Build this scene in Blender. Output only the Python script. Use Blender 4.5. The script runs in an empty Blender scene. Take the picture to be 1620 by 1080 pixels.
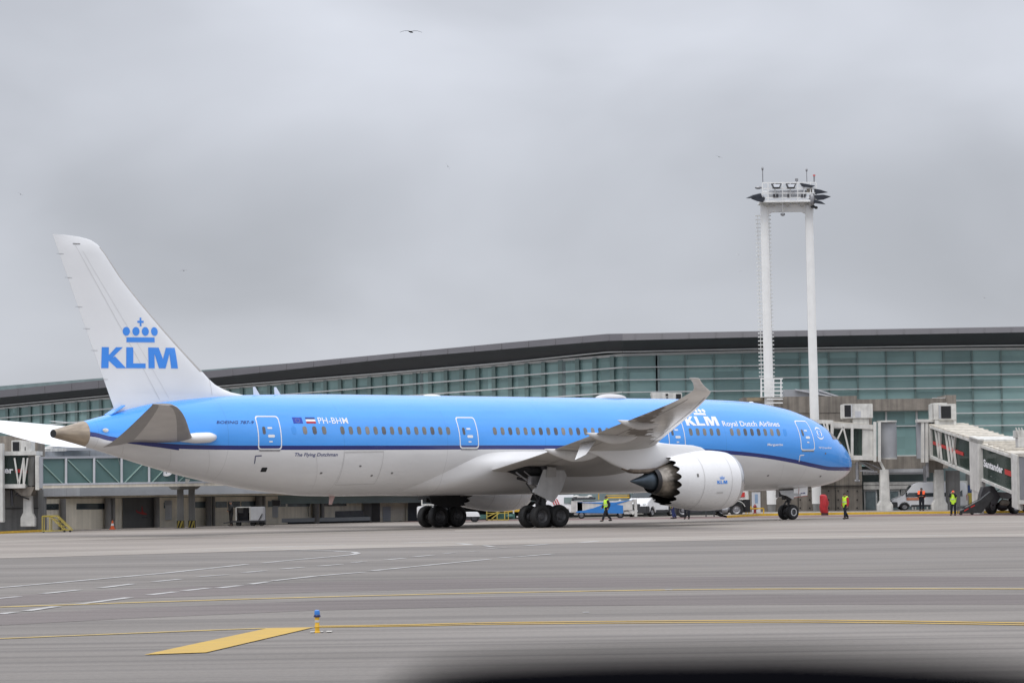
import bpy, bmesh, math, random
import numpy as np
from math import pi, sin, cos, radians, sqrt
from mathutils import Vector, Matrix
random.seed(7)
SC = bpy.context.scene
COL = SC.collection

# ------------------------------------------------------------------ camera
FPX, CAMH, PITCH, ROLL = 4823.25, 2.64, 0.0467, 0.0142
_F = Vector((0, cos(PITCH), sin(PITCH)))
_R = Vector((1, 0, 0)); _U = _R.cross(_F)
_R2 = _R * cos(ROLL) - _U * sin(ROLL); _U2 = _U * cos(ROLL) + _R * sin(ROLL)
cd = bpy.data.cameras.new('camera'); cam = bpy.data.objects.new('camera', cd); COL.objects.link(cam)
cam.matrix_world = Matrix(((_R2.x, _U2.x, -_F.x, 0), (_R2.y, _U2.y, -_F.y, 0), (_R2.z, _U2.z, -_F.z, CAMH), (0, 0, 0, 1)))
cd.sensor_width = 36; cd.lens = FPX / 1620 * 36
cd.clip_start = 0.05; cd.clip_end = 6000
cd.dof.use_dof = True; cd.dof.focus_distance = 185; cd.dof.aperture_fstop = 14.5
SC.camera = cam

# ------------------------------------------------------------------ sky and sun
SUN_EL, SUN_AZ = radians(60), radians(205)          # azimuth clockwise from +Y
w = bpy.data.worlds.new('World'); SC.world = w; w.use_nodes = True
nt = w.node_tree; nt.nodes.clear()
def N(nt, t, **kw):
    n = nt.nodes.new(t)
    for k, v in kw.items():
        if k in n.inputs: n.inputs[k].default_value = v
        else: setattr(n, k, v)
    return n
sky = N(nt, 'ShaderNodeTexSky', sky_type='NISHITA', sun_disc=False, sun_elevation=SUN_EL, sun_rotation=SUN_AZ)
b1 = N(nt, 'ShaderNodeBackground'); b1.inputs[1].default_value = 0.07
nt.links.new(sky.outputs[0], b1.inputs[0])
tc = N(nt, 'ShaderNodeTexCoord'); sep = N(nt, 'ShaderNodeSeparateXYZ'); nt.links.new(tc.outputs['Generated'], sep.inputs[0])
mp = N(nt, 'ShaderNodeMapping'); mp.inputs['Scale'].default_value = (9, 9, 17); mp.inputs['Location'].default_value = (3.1, 0.4, 1.75)
nt.links.new(tc.outputs['Generated'], mp.inputs[0])
no = N(nt, 'ShaderNodeTexNoise'); no.inputs['Scale'].default_value = 1.0; no.inputs['Detail'].default_value = 4.5; no.inputs['Roughness'].default_value = 0.42; no.inputs['Distortion'].default_value = 0.25
nt.links.new(mp.outputs[0], no.inputs[0])
mp2 = N(nt, 'ShaderNodeMapping'); mp2.inputs['Scale'].default_value = (4.2, 4.2, 8.5); mp2.inputs['Location'].default_value = (0.35, 0.2, 0.12)
nt.links.new(tc.outputs['Generated'], mp2.inputs[0])
no2 = N(nt, 'ShaderNodeTexNoise'); no2.inputs['Scale'].default_value = 1.0; no2.inputs['Detail'].default_value = 2.0
nt.links.new(mp2.outputs[0], no2.inputs[0])
def M_(nt, op, a, b=None, c=None, clamp=False):
    n = nt.nodes.new('ShaderNodeMath'); n.operation = op; n.use_clamp = clamp
    for i, x in enumerate((a, b, c)):
        if x is None: continue
        if hasattr(x, 'is_linked') or hasattr(x, 'links'): nt.links.new(x, n.inputs[i])
        else: n.inputs[i].default_value = x
    return n.outputs[0]
# overcast gradient: darker grey a few degrees over the horizon, much brighter towards the zenith
elev = nt.nodes.new('ShaderNodeValToRGB'); nt.links.new(sep.outputs[2], elev.inputs[0])
cr = elev.color_ramp
for pos, v in ((0.0, .465), (0.035, .465), (0.065, .435), (0.10, .455), (0.15, .55), (0.3, .78), (0.6, 1.1), (1.0, 1.3)):
    if pos in (0.0, 1.0): e = cr.elements[0 if pos == 0 else -1]; e.position = pos
    else: e = cr.elements.new(pos)
    e.color = (v * .945, v * .98, v * 1.075, 1)
nz = M_(nt, 'ADD', M_(nt, 'MULTIPLY', M_(nt, 'SUBTRACT', no.outputs[0], .5), .75), M_(nt, 'MULTIPLY', M_(nt, 'SUBTRACT', no2.outputs[0], .5), .48))
mul = M_(nt, 'ADD', nz, 1.0)
vm = nt.nodes.new('ShaderNodeVectorMath'); vm.operation = 'SCALE'; nt.links.new(elev.outputs[0], vm.inputs[0]); nt.links.new(mul, vm.inputs['Scale'])
b2 = N(nt, 'ShaderNodeBackground'); nt.links.new(vm.outputs[0], b2.inputs[0]); b2.inputs[1].default_value = 1.0
mx = N(nt, 'ShaderNodeMixShader'); mx.inputs[0].default_value = 0.93
nt.links.new(b1.outputs[0], mx.inputs[1]); nt.links.new(b2.outputs[0], mx.inputs[2])
wo = N(nt, 'ShaderNodeOutputWorld'); nt.links.new(mx.outputs[0], wo.inputs[0])
sl = bpy.data.lights.new('sun', 'SUN'); sl.energy = 1.1; sl.angle = radians(28); sl.color = (1, .965, .92)
so = bpy.data.objects.new('sun', sl); COL.objects.link(so)
sd = Vector((sin(SUN_AZ) * cos(SUN_EL), cos(SUN_AZ) * cos(SUN_EL), sin(SUN_EL)))
so.rotation_euler = sd.to_track_quat('Z', 'Y').to_euler(); so.location = (0, 0, 80)
SC.view_settings.view_transform = 'Standard'; SC.view_settings.look = 'None'
SC.view_settings.exposure = 0.32; SC.view_settings.gamma = 1.0; SC.view_settings.use_curve_mapping = False
SC.render.resolution_x, SC.render.resolution_y = 1024, 682
SC.cycles.max_bounces = 6; SC.cycles.transparent_max_bounces = 12

# ------------------------------------------------------------------ measuring helpers
def ray(x, y): return _F * FPX + _R2 * (x - 810) - _U2 * (y - 540)
def at(x, y, Y):
    d = ray(x, y); return d * (Y / d.y) + Vector((0, 0, CAMH))
def G(x, y, z=0.0):
    d = ray(x, y); t = (z - CAMH) / d.z; p = d * t + Vector((0, 0, CAMH)); p.z = z; return p

# ------------------------------------------------------------------ materials
MATS = {}
def mat(name, col, rough=.6, metal=0.0, coat=0.0, noise=.12, nscale=1.5, spec=.5, stretch=(1, 1, 1), bump=0.0, bscale=20, emis=None, dirt=None, streak=0):
    if name in MATS: return MATS[name]
    m = bpy.data.materials.new(name); m.use_nodes = True; t = m.node_tree
    b = t.nodes['Principled BSDF']
    b.inputs['Roughness'].default_value = rough; b.inputs['Metallic'].default_value = metal
    b.inputs['Specular IOR Level'].default_value = spec
    b.inputs['Coat Weight'].default_value = coat; b.inputs['Coat Roughness'].default_value = .12
    tc = t.nodes.new('ShaderNodeTexCoord')
    if noise:
        mpn = t.nodes.new('ShaderNodeMapping'); mpn.inputs['Scale'].default_value = stretch
        t.links.new(tc.outputs['Object'], mpn.inputs[0])
        n = t.nodes.new('ShaderNodeTexNoise'); n.inputs['Scale'].default_value = nscale; n.inputs['Detail'].default_value = 6; n.inputs['Roughness'].default_value = .6
        t.links.new(mpn.outputs[0], n.inputs[0])
        r = t.nodes.new('ShaderNodeValToRGB')
        r.color_ramp.elements[0].position = .3; r.color_ramp.elements[1].position = .7
        lo = dirt if dirt else [c * (1 - noise) for c in col]
        hi = [min(1, c * (1 + noise * .6)) for c in col]
        r.color_ramp.elements[0].color = (*lo, 1); r.color_ramp.elements[1].color = (*hi, 1)
        t.links.new(n.outputs[0], r.inputs[0]); out = r.outputs[0]
        if streak:
            mps = t.nodes.new('ShaderNodeMapping'); mps.inputs['Scale'].default_value = (3, 3, .12)
            t.links.new(tc.outputs['Object'], mps.inputs[0])
            n2 = t.nodes.new('ShaderNodeTexNoise'); n2.inputs['Scale'].default_value = 1.2; n2.inputs['Detail'].default_value = 5
            t.links.new(mps.outputs[0], n2.inputs[0])
            r2 = t.nodes.new('ShaderNodeValToRGB'); r2.color_ramp.elements[0].position = .35; r2.color_ramp.elements[1].position = .62
            r2.color_ramp.elements[0].color = (1 - streak,) * 3 + (1,); r2.color_ramp.elements[1].color = (1, 1, 1, 1)
            t.links.new(n2.outputs[0], r2.inputs[0])
            mm = t.nodes.new('ShaderNodeMix'); mm.data_type = 'RGBA'; mm.blend_type = 'MULTIPLY'; mm.inputs[0].default_value = 1
            t.links.new(out, mm.inputs[6]); t.links.new(r2.outputs[0], mm.inputs[7]); out = mm.outputs[2]
        t.links.new(out, b.inputs['Base Color'])
        rr = t.nodes.new('ShaderNodeMapRange'); rr.inputs['To Min'].default_value = max(.02, rough - .08); rr.inputs['To Max'].default_value = min(1, rough + .08)
        t.links.new(n.outputs[0], rr.inputs[0]); t.links.new(rr.outputs[0], b.inputs['Roughness'])
    else: b.inputs['Base Color'].default_value = (*col, 1)
    if bump:
        nb = t.nodes.new('ShaderNodeTexNoise'); nb.inputs['Scale'].default_value = bscale; nb.inputs['Detail'].default_value = 4
        t.links.new(tc.outputs['Object'], nb.inputs[0])
        bu = t.nodes.new('ShaderNodeBump'); bu.inputs['Strength'].default_value = bump; bu.inputs['Distance'].default_value = .05
        t.links.new(nb.outputs[0], bu.inputs['Height']); t.links.new(bu.outputs[0], b.inputs['Normal'])
    if emis: b.inputs['Emission Color'].default_value = (*emis[:3], 1); b.inputs['Emission Strength'].default_value = emis[3]
    MATS[name] = m; return m
def glass_mat(name, tint, trans=.35, k_=.25):
    m = bpy.data.materials.new(name); m.use_nodes = True; t = m.node_tree; t.nodes.clear()
    o = t.nodes.new('ShaderNodeOutputMaterial')
    tr = t.nodes.new('ShaderNodeBsdfTransparent'); tr.inputs[0].default_value = (*tint, 1)
    p = t.nodes.new('ShaderNodeBsdfPrincipled'); p.inputs['Base Color'].default_value = (tint[0] * k_, tint[1] * k_, tint[2] * k_, 1)
    p.inputs['Roughness'].default_value = .06; p.inputs['IOR'].default_value = 1.5
    tcn = t.nodes.new('ShaderNodeTexCoord'); nn = t.nodes.new('ShaderNodeTexNoise'); nn.inputs['Scale'].default_value = .35; nn.inputs['Detail'].default_value = 3
    t.links.new(tcn.outputs['Object'], nn.inputs[0])
    mr = t.nodes.new('ShaderNodeMapRange'); mr.inputs['To Min'].default_value = 1 - trans - .12; mr.inputs['To Max'].default_value = 1 - trans + .12
    t.links.new(nn.outputs[0], mr.inputs[0])
    if name == 'curtain_glass':
        mpp = t.nodes.new('ShaderNodeMapping'); mpp.inputs['Scale'].default_value = (.41, .41, 1.0); t.links.new(tcn.outputs['Object'], mpp.inputs[0])
        fl = t.nodes.new('ShaderNodeVectorMath'); fl.operation = 'FLOOR'; t.links.new(mpp.outputs[0], fl.inputs[0])
        wn = t.nodes.new('ShaderNodeTexWhiteNoise'); t.links.new(fl.outputs[0], wn.inputs['Vector'])
        m2 = t.nodes.new('ShaderNodeMapRange'); m2.inputs['To Min'].default_value = .78; m2.inputs['To Max'].default_value = 1.22; t.links.new(wn.outputs['Value'], m2.inputs[0])
        vmm = t.nodes.new('ShaderNodeVectorMath'); vmm.operation = 'SCALE'; vmm.inputs[0].default_value = (tint[0] * k_, tint[1] * k_, tint[2] * k_); t.links.new(m2.outputs[0], vmm.inputs['Scale']); t.links.new(vmm.outputs[0], p.inputs['Base Color'])
    x = t.nodes.new('ShaderNodeMixShader'); t.links.new(mr.outputs[0], x.inputs[0])
    t.links.new(tr.outputs[0], x.inputs[1]); t.links.new(p.outputs[0], x.inputs[2]); t.links.new(x.outputs[0], o.inputs[0])
    MATS[name] = m; return m
WHITE = mat('white_paint', (.80, .80, .80), .32, coat=.4, noise=.04, nscale=.4)
WHITE2 = mat('weathered_white', (.66, .65, .61), .6, noise=.2, nscale=2.2, streak=.2)
WMAST = mat('mast_white', (.78, .78, .76), .55, noise=.06, nscale=1)
BRWHITE = mat('bridge_white', (.64, .63, .59), .6, noise=.18, nscale=1.5, streak=.18)
BRROOF = mat('bridge_roof', (.55, .51, .44), .8, noise=.3, nscale=2.5)
GREYP = mat('grey_panel', (.36, .37, .39), .55, noise=.08, nscale=1.2)
LGREY = mat('light_grey_panel', (.52, .53, .55), .5, noise=.1, nscale=.8, streak=.1)
CONC = mat('raw_concrete', (.265, .235, .20), .9, noise=.28, nscale=.9, streak=.35, bump=.3, bscale=3)
CONC2 = mat('grey_concrete', (.25, .248, .24), .9, noise=.2, nscale=.8, streak=.25)
BEIGE = mat('beige_wall', (.78, .71, .58), .85, noise=.12, nscale=1.0, streak=.15)
DKROOF = mat('dark_roof_metal', (.05, .052, .06), .5, noise=.15, nscale=.5)
RFASC = mat('roof_edge_metal', (.088, .083, .090), .5, noise=.12, nscale=.5)
DARK = mat('dark_void', (.012, .013, .015), .8, noise=.2)
BLACK = mat('black_rubber', (.012, .012, .013), .75, noise=.25, nscale=8, bump=.2, bscale=30)
TYRE = mat('tyre_rubber', (.016, .016, .017), .7, noise=.3, nscale=6)
STEEL = mat('dull_steel', (.30, .30, .31), .45, metal=.5, noise=.25, nscale=4)
DSTEEL = mat('dark_steel', (.06, .06, .065), .5, metal=.3, noise=.3, nscale=4)
YEL = mat('safety_yellow', (.62, .38, .03), .6, noise=.2, nscale=3)
YEL2 = mat('lemon_yellow', (.48, .38, .07), .55, noise=.15)
RED = mat('signal_red', (.50, .03, .025), .55, noise=.12)
ORANGE = mat('orange', (.75, .13, .03), .5, noise=.1)
BLUE = mat('vehicle_blue', (.03, .20, .55), .4, coat=.3, noise=.08)
DBLUE = mat('navy_blue', (.015, .03, .12), .5, noise=.1)
GREEN = mat('machine_green', (.05, .13, .11), .6, noise=.2)
VGLASS = mat('vehicle_glass', (.03, .04, .045), .08, noise=.2, nscale=1)
LIME = mat('hi_vis_lime', (.55, .85, .05), .7, noise=.1, nscale=8)
HORANGE = mat('hi_vis_orange', (.9, .12, .03), .7, noise=.1, nscale=8)
NAVY = mat('navy_cloth', (.012, .014, .022), .9, noise=.2, nscale=8)
REDC = mat('red_cloth', (.36, .02, .03), .85, noise=.2, nscale=8)
SKIN = mat('skin', (.42, .24, .17), .6, noise=.08, nscale=8)
HAIR = mat('dark_hair', (.015, .012, .01), .7, noise=.2)
FRAMEW = mat('glazing_bar_white', (.55, .56, .55), .5, noise=.1)
FIN = mat('green_glass_fin', (.13, .195, .185), .35, noise=.12, nscale=.6)
GL = glass_mat('curtain_glass', (.47, .70, .68), .42, .78)
GL2 = glass_mat('bridge_glass', (.34, .50, .43), .5, .2)
GL3 = glass_mat('walkway_glass', (.38, .60, .57), .38, .5)
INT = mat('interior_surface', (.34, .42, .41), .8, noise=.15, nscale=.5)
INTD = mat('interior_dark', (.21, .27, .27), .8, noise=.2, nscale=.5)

# ------------------------------------------------------------------ mesh builder
ROOTM = {}
class MB:
    def __init__(s): s.v = []; s.f = []; s.m = []; s.cm = 0
    def add(s, vs, fs, mi=None):
        o = len(s.v); s.v += [Vector(v) for v in vs]
        for f in fs: s.f.append([i + o for i in f]); s.m.append(s.cm if mi is None else mi)
        return s
    def box(s, a, b, R=None, mi=None):          # min corner, max corner; optional Matrix applied after
        x0, y0, z0 = a; x1, y1, z1 = b
        vs = [Vector(p) for p in ((x0, y0, z0), (x1, y0, z0), (x1, y1, z0), (x0, y1, z0), (x0, y0, z1), (x1, y0, z1), (x1, y1, z1), (x0, y1, z1))]
        if R is not None: vs = [R @ v for v in vs]
        return s.add(vs, [(0, 3, 2, 1), (4, 5, 6, 7), (0, 1, 5, 4), (1, 2, 6, 5), (2, 3, 7, 6), (3, 0, 4, 7)], mi)
    def cyl(s, p0, p1, r0, r1=None, n=12, caps=True, mi=None):
        p0 = Vector(p0); p1 = Vector(p1); r1 = r0 if r1 is None else r1
        d = (p1 - p0).normalized(); u = d.orthogonal().normalized(); w_ = d.cross(u)
        vs = []
        for p, r in ((p0, r0), (p1, r1)):
            for i in range(n):
                a = 2 * pi * i / n; vs.append(p + (u * cos(a) + w_ * sin(a)) * r)
        fs = [(i, (i + 1) % n, n + (i + 1) % n, n + i) for i in range(n)]
        if caps: fs += [tuple(range(n))[::-1], tuple(range(n, 2 * n))]
        return s.add(vs, fs, mi)
    def bar(s, p0, p1, w=.1, h=None, mi=None):  # rectangular bar between points
        p0 = Vector(p0); p1 = Vector(p1); h = w if h is None else h
        d = (p1 - p0).normalized(); up = Vector((0, 0, 1))
        if abs(d.z) > .99: up = Vector((0, 1, 0))
        u = d.cross(up).normalized() * w / 2; v = u.cross(d).normalized() * h / 2
        vs = [p + a * u + b * v for p in (p0, p1) for a, b in ((-1, -1), (1, -1), (1, 1), (-1, 1))]
        return s.add(vs, [(0, 1, 2, 3), (7, 6, 5, 4), (0, 4, 5, 1), (1, 5, 6, 2), (2, 6, 7, 3), (3, 7, 4, 0)], mi)
    def rings(s, rs, closed=True, caps=True, mi=None):
        n = len(rs[0]); vs = [v for r in rs for v in r]; fs = []
        for j in range(len(rs) - 1):
            for i in range(n if closed else n - 1):
                k = (i + 1) % n; fs.append((j * n + i, j * n + k, (j + 1) * n + k, (j + 1) * n + i))
        if caps: fs += [tuple(range(n))[::-1], tuple(range((len(rs) - 1) * n, len(rs) * n))]
        return s.add(vs, fs, mi)
    def lathe(s, prof, o, axis, n=32, caps=False, mi=None):   # prof (t, r)
        axis = Vector(axis).normalized(); u = axis.orthogonal().normalized(); w_ = axis.cross(u); o = Vector(o)
        rs = [[o + axis * t + (u * cos(2 * pi * i / n) + w_ * sin(2 * pi * i / n)) * r for i in range(n)] for t, r in prof]
        return s.rings(rs, True, caps, mi)
    def prism(s, pts, off, mi=None):            # polygon points (3D) extruded by off
        pts = [Vector(p) for p in pts]; off = Vector(off); n = len(pts)
        return s.add(pts + [p + off for p in pts], [tuple(range(n))[::-1], tuple(range(n, 2 * n))] + [(i, (i + 1) % n, n + (i + 1) % n, n + i) for i in range(n)], mi)
    def ell(s, c, r, n=12, m=8, mi=None):
        c = Vector(c); rs = []
        for j in range(m + 1):
            th = pi * j / m; k = max(sin(th), .02)
            rs.append([c + Vector((r[0] * k * cos(2 * pi * i / n), r[1] * k * sin(2 * pi * i / n), r[2] * cos(th))) for i in range(n)])
        return s.rings(rs, True, True, mi)
    def build(s, name, mats, parent=None, smooth=True, local=False, bevel=0, ang=35, fix=True):
        me = bpy.data.meshes.new(name)
        vs = s.v
        M = Matrix.Identity(4)
        if parent is not None:
            M = ROOTM[parent.name]
            if not local: inv = M.inverted(); vs = [inv @ v for v in vs]
        elif not local:
            xs = [v.x for v in vs]; ys = [v.y for v in vs]; zs = [v.z for v in vs]
            c = Vector(((min(xs) + max(xs)) / 2, (min(ys) + max(ys)) / 2, min(zs)))
            vs = [v - c for v in vs]; M = Matrix.Translation(c)
        me.from_pydata([tuple(v) for v in vs], [], s.f)
        if not isinstance(mats, (list, tuple)): mats = [mats]
        for m in mats: me.materials.append(m)
        me.polygons.foreach_set('material_index', s.m)
        bm = bmesh.new(); bm.from_mesh(me)
        if bevel: bmesh.ops.bevel(bm, geom=[e for e in bm.edges if e.is_manifold and e.calc_face_angle(0) > .6], offset=bevel, segments=2, affect='EDGES', clamp_overlap=True)
        if fix: bmesh.ops.recalc_face_normals(bm, faces=bm.faces)
        bm.to_mesh(me); bm.free()
        if smooth: me.shade_smooth(); me.set_sharp_from_angle(angle=radians(ang))
        else: me.shade_flat()
        o = bpy.data.objects.new(name, me); COL.objects.link(o)
        if parent is not None: o.parent = parent
        elif not local: o.location = M.translation
        ROOTM[o.name] = M
        return o
def thing(name, label, cat, loc=(0, 0, 0), group=None, M=None):
    o = bpy.data.objects.new(name, None); COL.objects.link(o); o.empty_display_size = .5
    M = Matrix.Translation(Vector(loc)) if M is None else M
    o.matrix_world = M; ROOTM[o.name] = M
    o['label'] = label; o['category'] = cat
    if group: o['group'] = group
    return o
def tag(o, label, cat, group=None):
    o['label'] = label; o['category'] = cat
    if group: o['group'] = group
    return o
def struct(o): o['kind'] = 'structure'; return o
def pbox(mb, x0, y0, x1, y1, Y, dep, mi=None):   # front face over a pixel rectangle at distance Y
    c = at((x0 + x1) / 2, y1, Y); t = at((x0 + x1) / 2, y0, Y)
    l = at(x0, (y0 + y1) / 2, Y); r = at(x1, (y0 + y1) / 2, Y)
    return mb.box((l.x, Y, c.z), (r.x, Y + dep, t.z), mi=mi)
def text_polys(txt, shear=0.0, offset=0.0, spacing=1.0, cuts=8):
    cu = bpy.data.curves.new('t', 'FONT'); cu.body = txt; cu.shear = shear; cu.offset = offset; cu.space_character = spacing; cu.resolution_u = 4
    ob = bpy.data.objects.new('t', cu); COL.objects.link(ob)
    dg = bpy.context.evaluated_depsgraph_get(); me = bpy.data.meshes.new_from_object(ob.evaluated_get(dg))
    bm = bmesh.new(); bm.from_mesh(me); bpy.data.objects.remove(ob); bpy.data.curves.remove(cu); bpy.data.meshes.remove(me)
    return norm_bm(bm, cuts)
def poly_bm(polys, cuts=8):
    bm = bmesh.new()
    for P in polys: bm.faces.new([bm.verts.new((x, y, 0)) for x, y in P]).normal_update()
    bmesh.ops.triangulate(bm, faces=bm.faces)
    return norm_bm(bm, cuts, 12)
def norm_bm(bm, cuts, xcuts=1):
    xs = [v.co.x for v in bm.verts]; ys = [v.co.y for v in bm.verts]
    x0, x1, y0, y1 = min(xs), max(xs), min(ys), max(ys)
    for v in bm.verts: v.co.x = (v.co.x - x0) / (x1 - x0); v.co.y = (v.co.y - y0) / (y1 - y0)
    for k in range(1, cuts):
        bmesh.ops.bisect_plane(bm, geom=bm.verts[:] + bm.edges[:] + bm.faces[:], plane_co=(0, k / cuts, 0), plane_no=(0, 1, 0), dist=1e-5)
    for k in range(1, xcuts):
        bmesh.ops.bisect_plane(bm, geom=bm.verts[:] + bm.edges[:] + bm.faces[:], plane_co=(k / xcuts, 0, 0), plane_no=(1, 0, 0), dist=1e-5)
    bm.verts.index_update()
    r = ([tuple(v.co.xy) for v in bm.verts], [[v.index for v in f.verts] for f in bm.faces]); bm.free(); return r
def decal(name, tp, fn, m, parent, local=True):   # fn(u,v)->point
    mb = MB(); mb.add([fn(u, v) for u, v in tp[0]], tp[1])
    return mb.build(name, m, parent, smooth=False, local=local, fix=False)
K_ = [[(0, 0), (.29, 0), (.29, 1), (0, 1)], [(.29, .62), (.29, .34), (.42, .48), (.86, 1), (.58, 1)], [(.29, .36), (.62, 0), (1.0, 0), (.55, .56), (.42, .5)]]
L_ = [[(0, 0), (.80, 0), (.80, .23), (.29, .23), (.29, 1), (0, 1)]]
M_L = [[(0, 0), (.26, 0), (.26, .70), (.44, 0), (.72, 0), (.92, .72), (.96, 0), (1.26, 0), (1.2, 1), (.78, 1), (.62, .45), (.46, 1), (0, 1)]]
def klm_polys():
    out = []
    for P, dx in ((K_, 0), (L_, 1.0), (M_L, 1.92)): out += [[(x + dx, y) for x, y in q] for q in P]
    return out                                     # width 3.18, height 1
def crown_polys():
    out = []
    for k in range(4):
        cx = .105 + k * .263; out.append([(cx + .10 * cos(a * pi / 10), .42 + .17 * sin(a * pi / 10)) for a in range(20)])
    out.append([(.11, 0), (.89, 0), (.89, .19), (.11, .19)])
    out.append([(.475, .62), (.525, .62), (.525, .75), (.59, .75), (.59, .83), (.525, .83), (.525, .95), (.475, .95), (.475, .83), (.41, .83), (.41, .75), (.475, .75)])
    return out

# ------------------------------------------------------------------ ground
def ground_mat(name, c1, c2, dark, ripple=1.0, stain=.35):
    m = bpy.data.materials.new(name); m.use_nodes = True; t = m.node_tree; b = t.nodes['Principled BSDF']; b.inputs['Roughness'].default_value = .85
    b.inputs['Specular IOR Level'].default_value = .3
    tc = t.nodes.new('ShaderNodeTexCoord')
    def nz(scale, sc, det=6, rough=.6, dist=0):
        mpn = t.nodes.new('ShaderNodeMapping'); mpn.inputs['Scale'].default_value = scale; mpn.inputs['Rotation'].default_value = (0, 0, .04); t.links.new(tc.outputs['Object'], mpn.inputs[0])
        n = t.nodes.new('ShaderNodeTexNoise'); n.inputs['Scale'].default_value = sc; n.inputs['Detail'].default_value = det; n.inputs['Roughness'].default_value = rough; n.inputs['Distortion'].default_value = dist
        t.links.new(mpn.outputs[0], n.inputs[0]); return n.outputs[0]
    def ramp(s, p0, p1, a, b_):
        r = t.nodes.new('ShaderNodeValToRGB'); r.color_ramp.elements[0].position = p0; r.color_ramp.elements[1].position = p1
        r.color_ramp.elements[0].color = (*a, 1); r.color_ramp.elements[1].color = (*b_, 1); t.links.new(s, r.inputs[0]); return r.outputs[0]
    def mul(a, b_, f=1.0):
        mm = t.nodes.new('ShaderNodeMix'); mm.data_type = 'RGBA'; mm.blend_type = 'MULTIPLY'; mm.inputs[0].default_value = f
        t.links.new(a, mm.inputs[6]); t.links.new(b_, mm.inputs[7]); return mm.outputs[2]
    base = ramp(nz((.02, .16, 1), 1.0, 5), .3, .7, c1, c2)
    tracks = ramp(nz((.006, .9, 1), 1.0, 5, .75), .38, .55, dark, (1.03, 1.03, 1.03))       # tyre tracks along the taxiway
    fine = ramp(nz((1.5, 1.0, 1), 7.0, 6, .85), .3, .7, (.78, .78, .78), (1.12, 1.12, 1.12))
    blot = ramp(nz((.05, .12, 1), 1.0, 3, .5, .6), .38, .6, (1 - stain * .5,) * 3, (1, 1, 1))
    seams = ramp(nz((.004, 1.9, 1), 1.0, 2, .5), .31, .36, (.60, .60, .60), (1, 1, 1))
    c = mul(mul(mul(base, tracks, ripple), fine), blot)
    c = mul(c, seams, .7 * ripple)
    t.links.new(c, b.inputs['Base Color'])
    bu = t.nodes.new('ShaderNodeBump'); bu.inputs['Strength'].default_value = .25; bu.inputs['Distance'].default_value = .02
    t.links.new(nz((1, 1, 1), 14, 4), bu.inputs['Height']); t.links.new(bu.outputs[0], b.inputs['Normal'])
    return m
ASPH = ground_mat('worn_asphalt', (.196, .178, .160), (.238, .218, .198), (.74, .74, .75))
REDA = ground_mat('reddish_asphalt', (.168, .145, .137), (.195, .170, .160), (.85, .85, .85))
CAPR = ground_mat('apron_concrete', (.272, .240, .210), (.335, .30, .265), (.76, .75, .75), 1.0)
ROADR = ground_mat('red_service_road', (.20, .13, .125), (.24, .16, .15), (.9, .9, .9), .5)
CSLAB = ground_mat('light_slab', (.33, .295, .26), (.39, .355, .315), (.85, .84, .83), .9)
WLINE = mat('worn_white_marking', (.47, .465, .455), .8, noise=.25, nscale=.9, dirt=(.25, .24, .225))
YLINE = mat('worn_yellow_marking', (.50, .36, .10), .8, noise=.25, nscale=1.5, dirt=(.36, .27, .13))
YPATCH = mat('yellow_patch_paint', (.52, .33, .045), .85, noise=.2, nscale=2.2, stretch=(.25, 3, 1), dirt=(.36, .25, .09))
def sheet(name, pts, z, m, label=None):
    mb = MB(); mb.add([(p[0], p[1], z) for p in pts], [tuple(range(len(pts)))]); return struct(mb.build(name, m, smooth=False))
g = MB(); g.add([(-900, -60, 0), (900, -60, 0), (900, 2600, 0), (-900, 2600, 0)], [(0, 1, 2, 3)])
struct(g.build('ground', ASPH, smooth=False))
def g2(x, y): p = G(x, y); return (p.x, p.y)
def ext(poly, far):       # polyline (pixels on the ground) closed by a far edge
    return [g2(*p) for p in poly] + far
sheet('apron', ext([(-120, 886), (0, 883), (420, 871), (810, 861), (1215, 853), (1620, 848), (1760, 847)], [(70, 300), (-60, 300)]), .004, CAPR)
def band(name, top, bot, z, m):
    sheet(name, [g2(*p) for p in top] + [g2(*p) for p in bot[::-1]], z, m)
band('asphalt_band', [(-60, 946), (200, 932), (500, 920), (810, 914), (1215, 911.5), (1720, 911.5)], [(-60, 961), (200, 947), (500, 936), (810, 929), (1215, 927), (1720, 927)], .004, REDA)
band('asphalt_band', [(-60, 974), (200, 962), (500, 950), (810, 943), (1215, 940), (1720, 940)], [(-60, 992), (200, 978), (500, 965), (810, 958), (1215, 956), (1720, 956)], .004, REDA)
band('light_strip', [(-60, 878), (420, 864), (810, 853.5), (1215, 846), (1720, 841)], [(-60, 884.5), (420, 871), (810, 861), (1215, 853), (1720, 847.5)], .008, CSLAB)
band('light_strip', [(-60, 857), (420, 843), (720, 836.5)], [(-60, 860), (420, 846), (720, 838)], .008, CSLAB)
band('light_strip', [(720, 838), (1215, 829), (1720, 822)], [(720, 841), (1215, 832), (1720, 825)], .008, CSLAB)
band('service_road', [(640, 824), (900, 820.5), (1180, 817), (1400, 813.6), (1720, 811)], [(640, 825.5), (900, 822.5), (1180, 819), (1400, 816.4), (1720, 814.2)], .008, ROADR)
def line(name, pts, wd, z, m, dashes=None):
    P = [Vector(g2(*p)) for p in pts]; mb = MB()
    for a, b in zip(P[:-1], P[1:]):
        d = (b - a).normalized(); n = Vector((-d.y, d.x)) * wd / 2
        mb.add([(*(a + n), z), (*(b + n), z), (*(b - n), z), (*(a - n), z)], [(0, 1, 2, 3)])
    return struct(mb.build(name, m, smooth=False))
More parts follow.
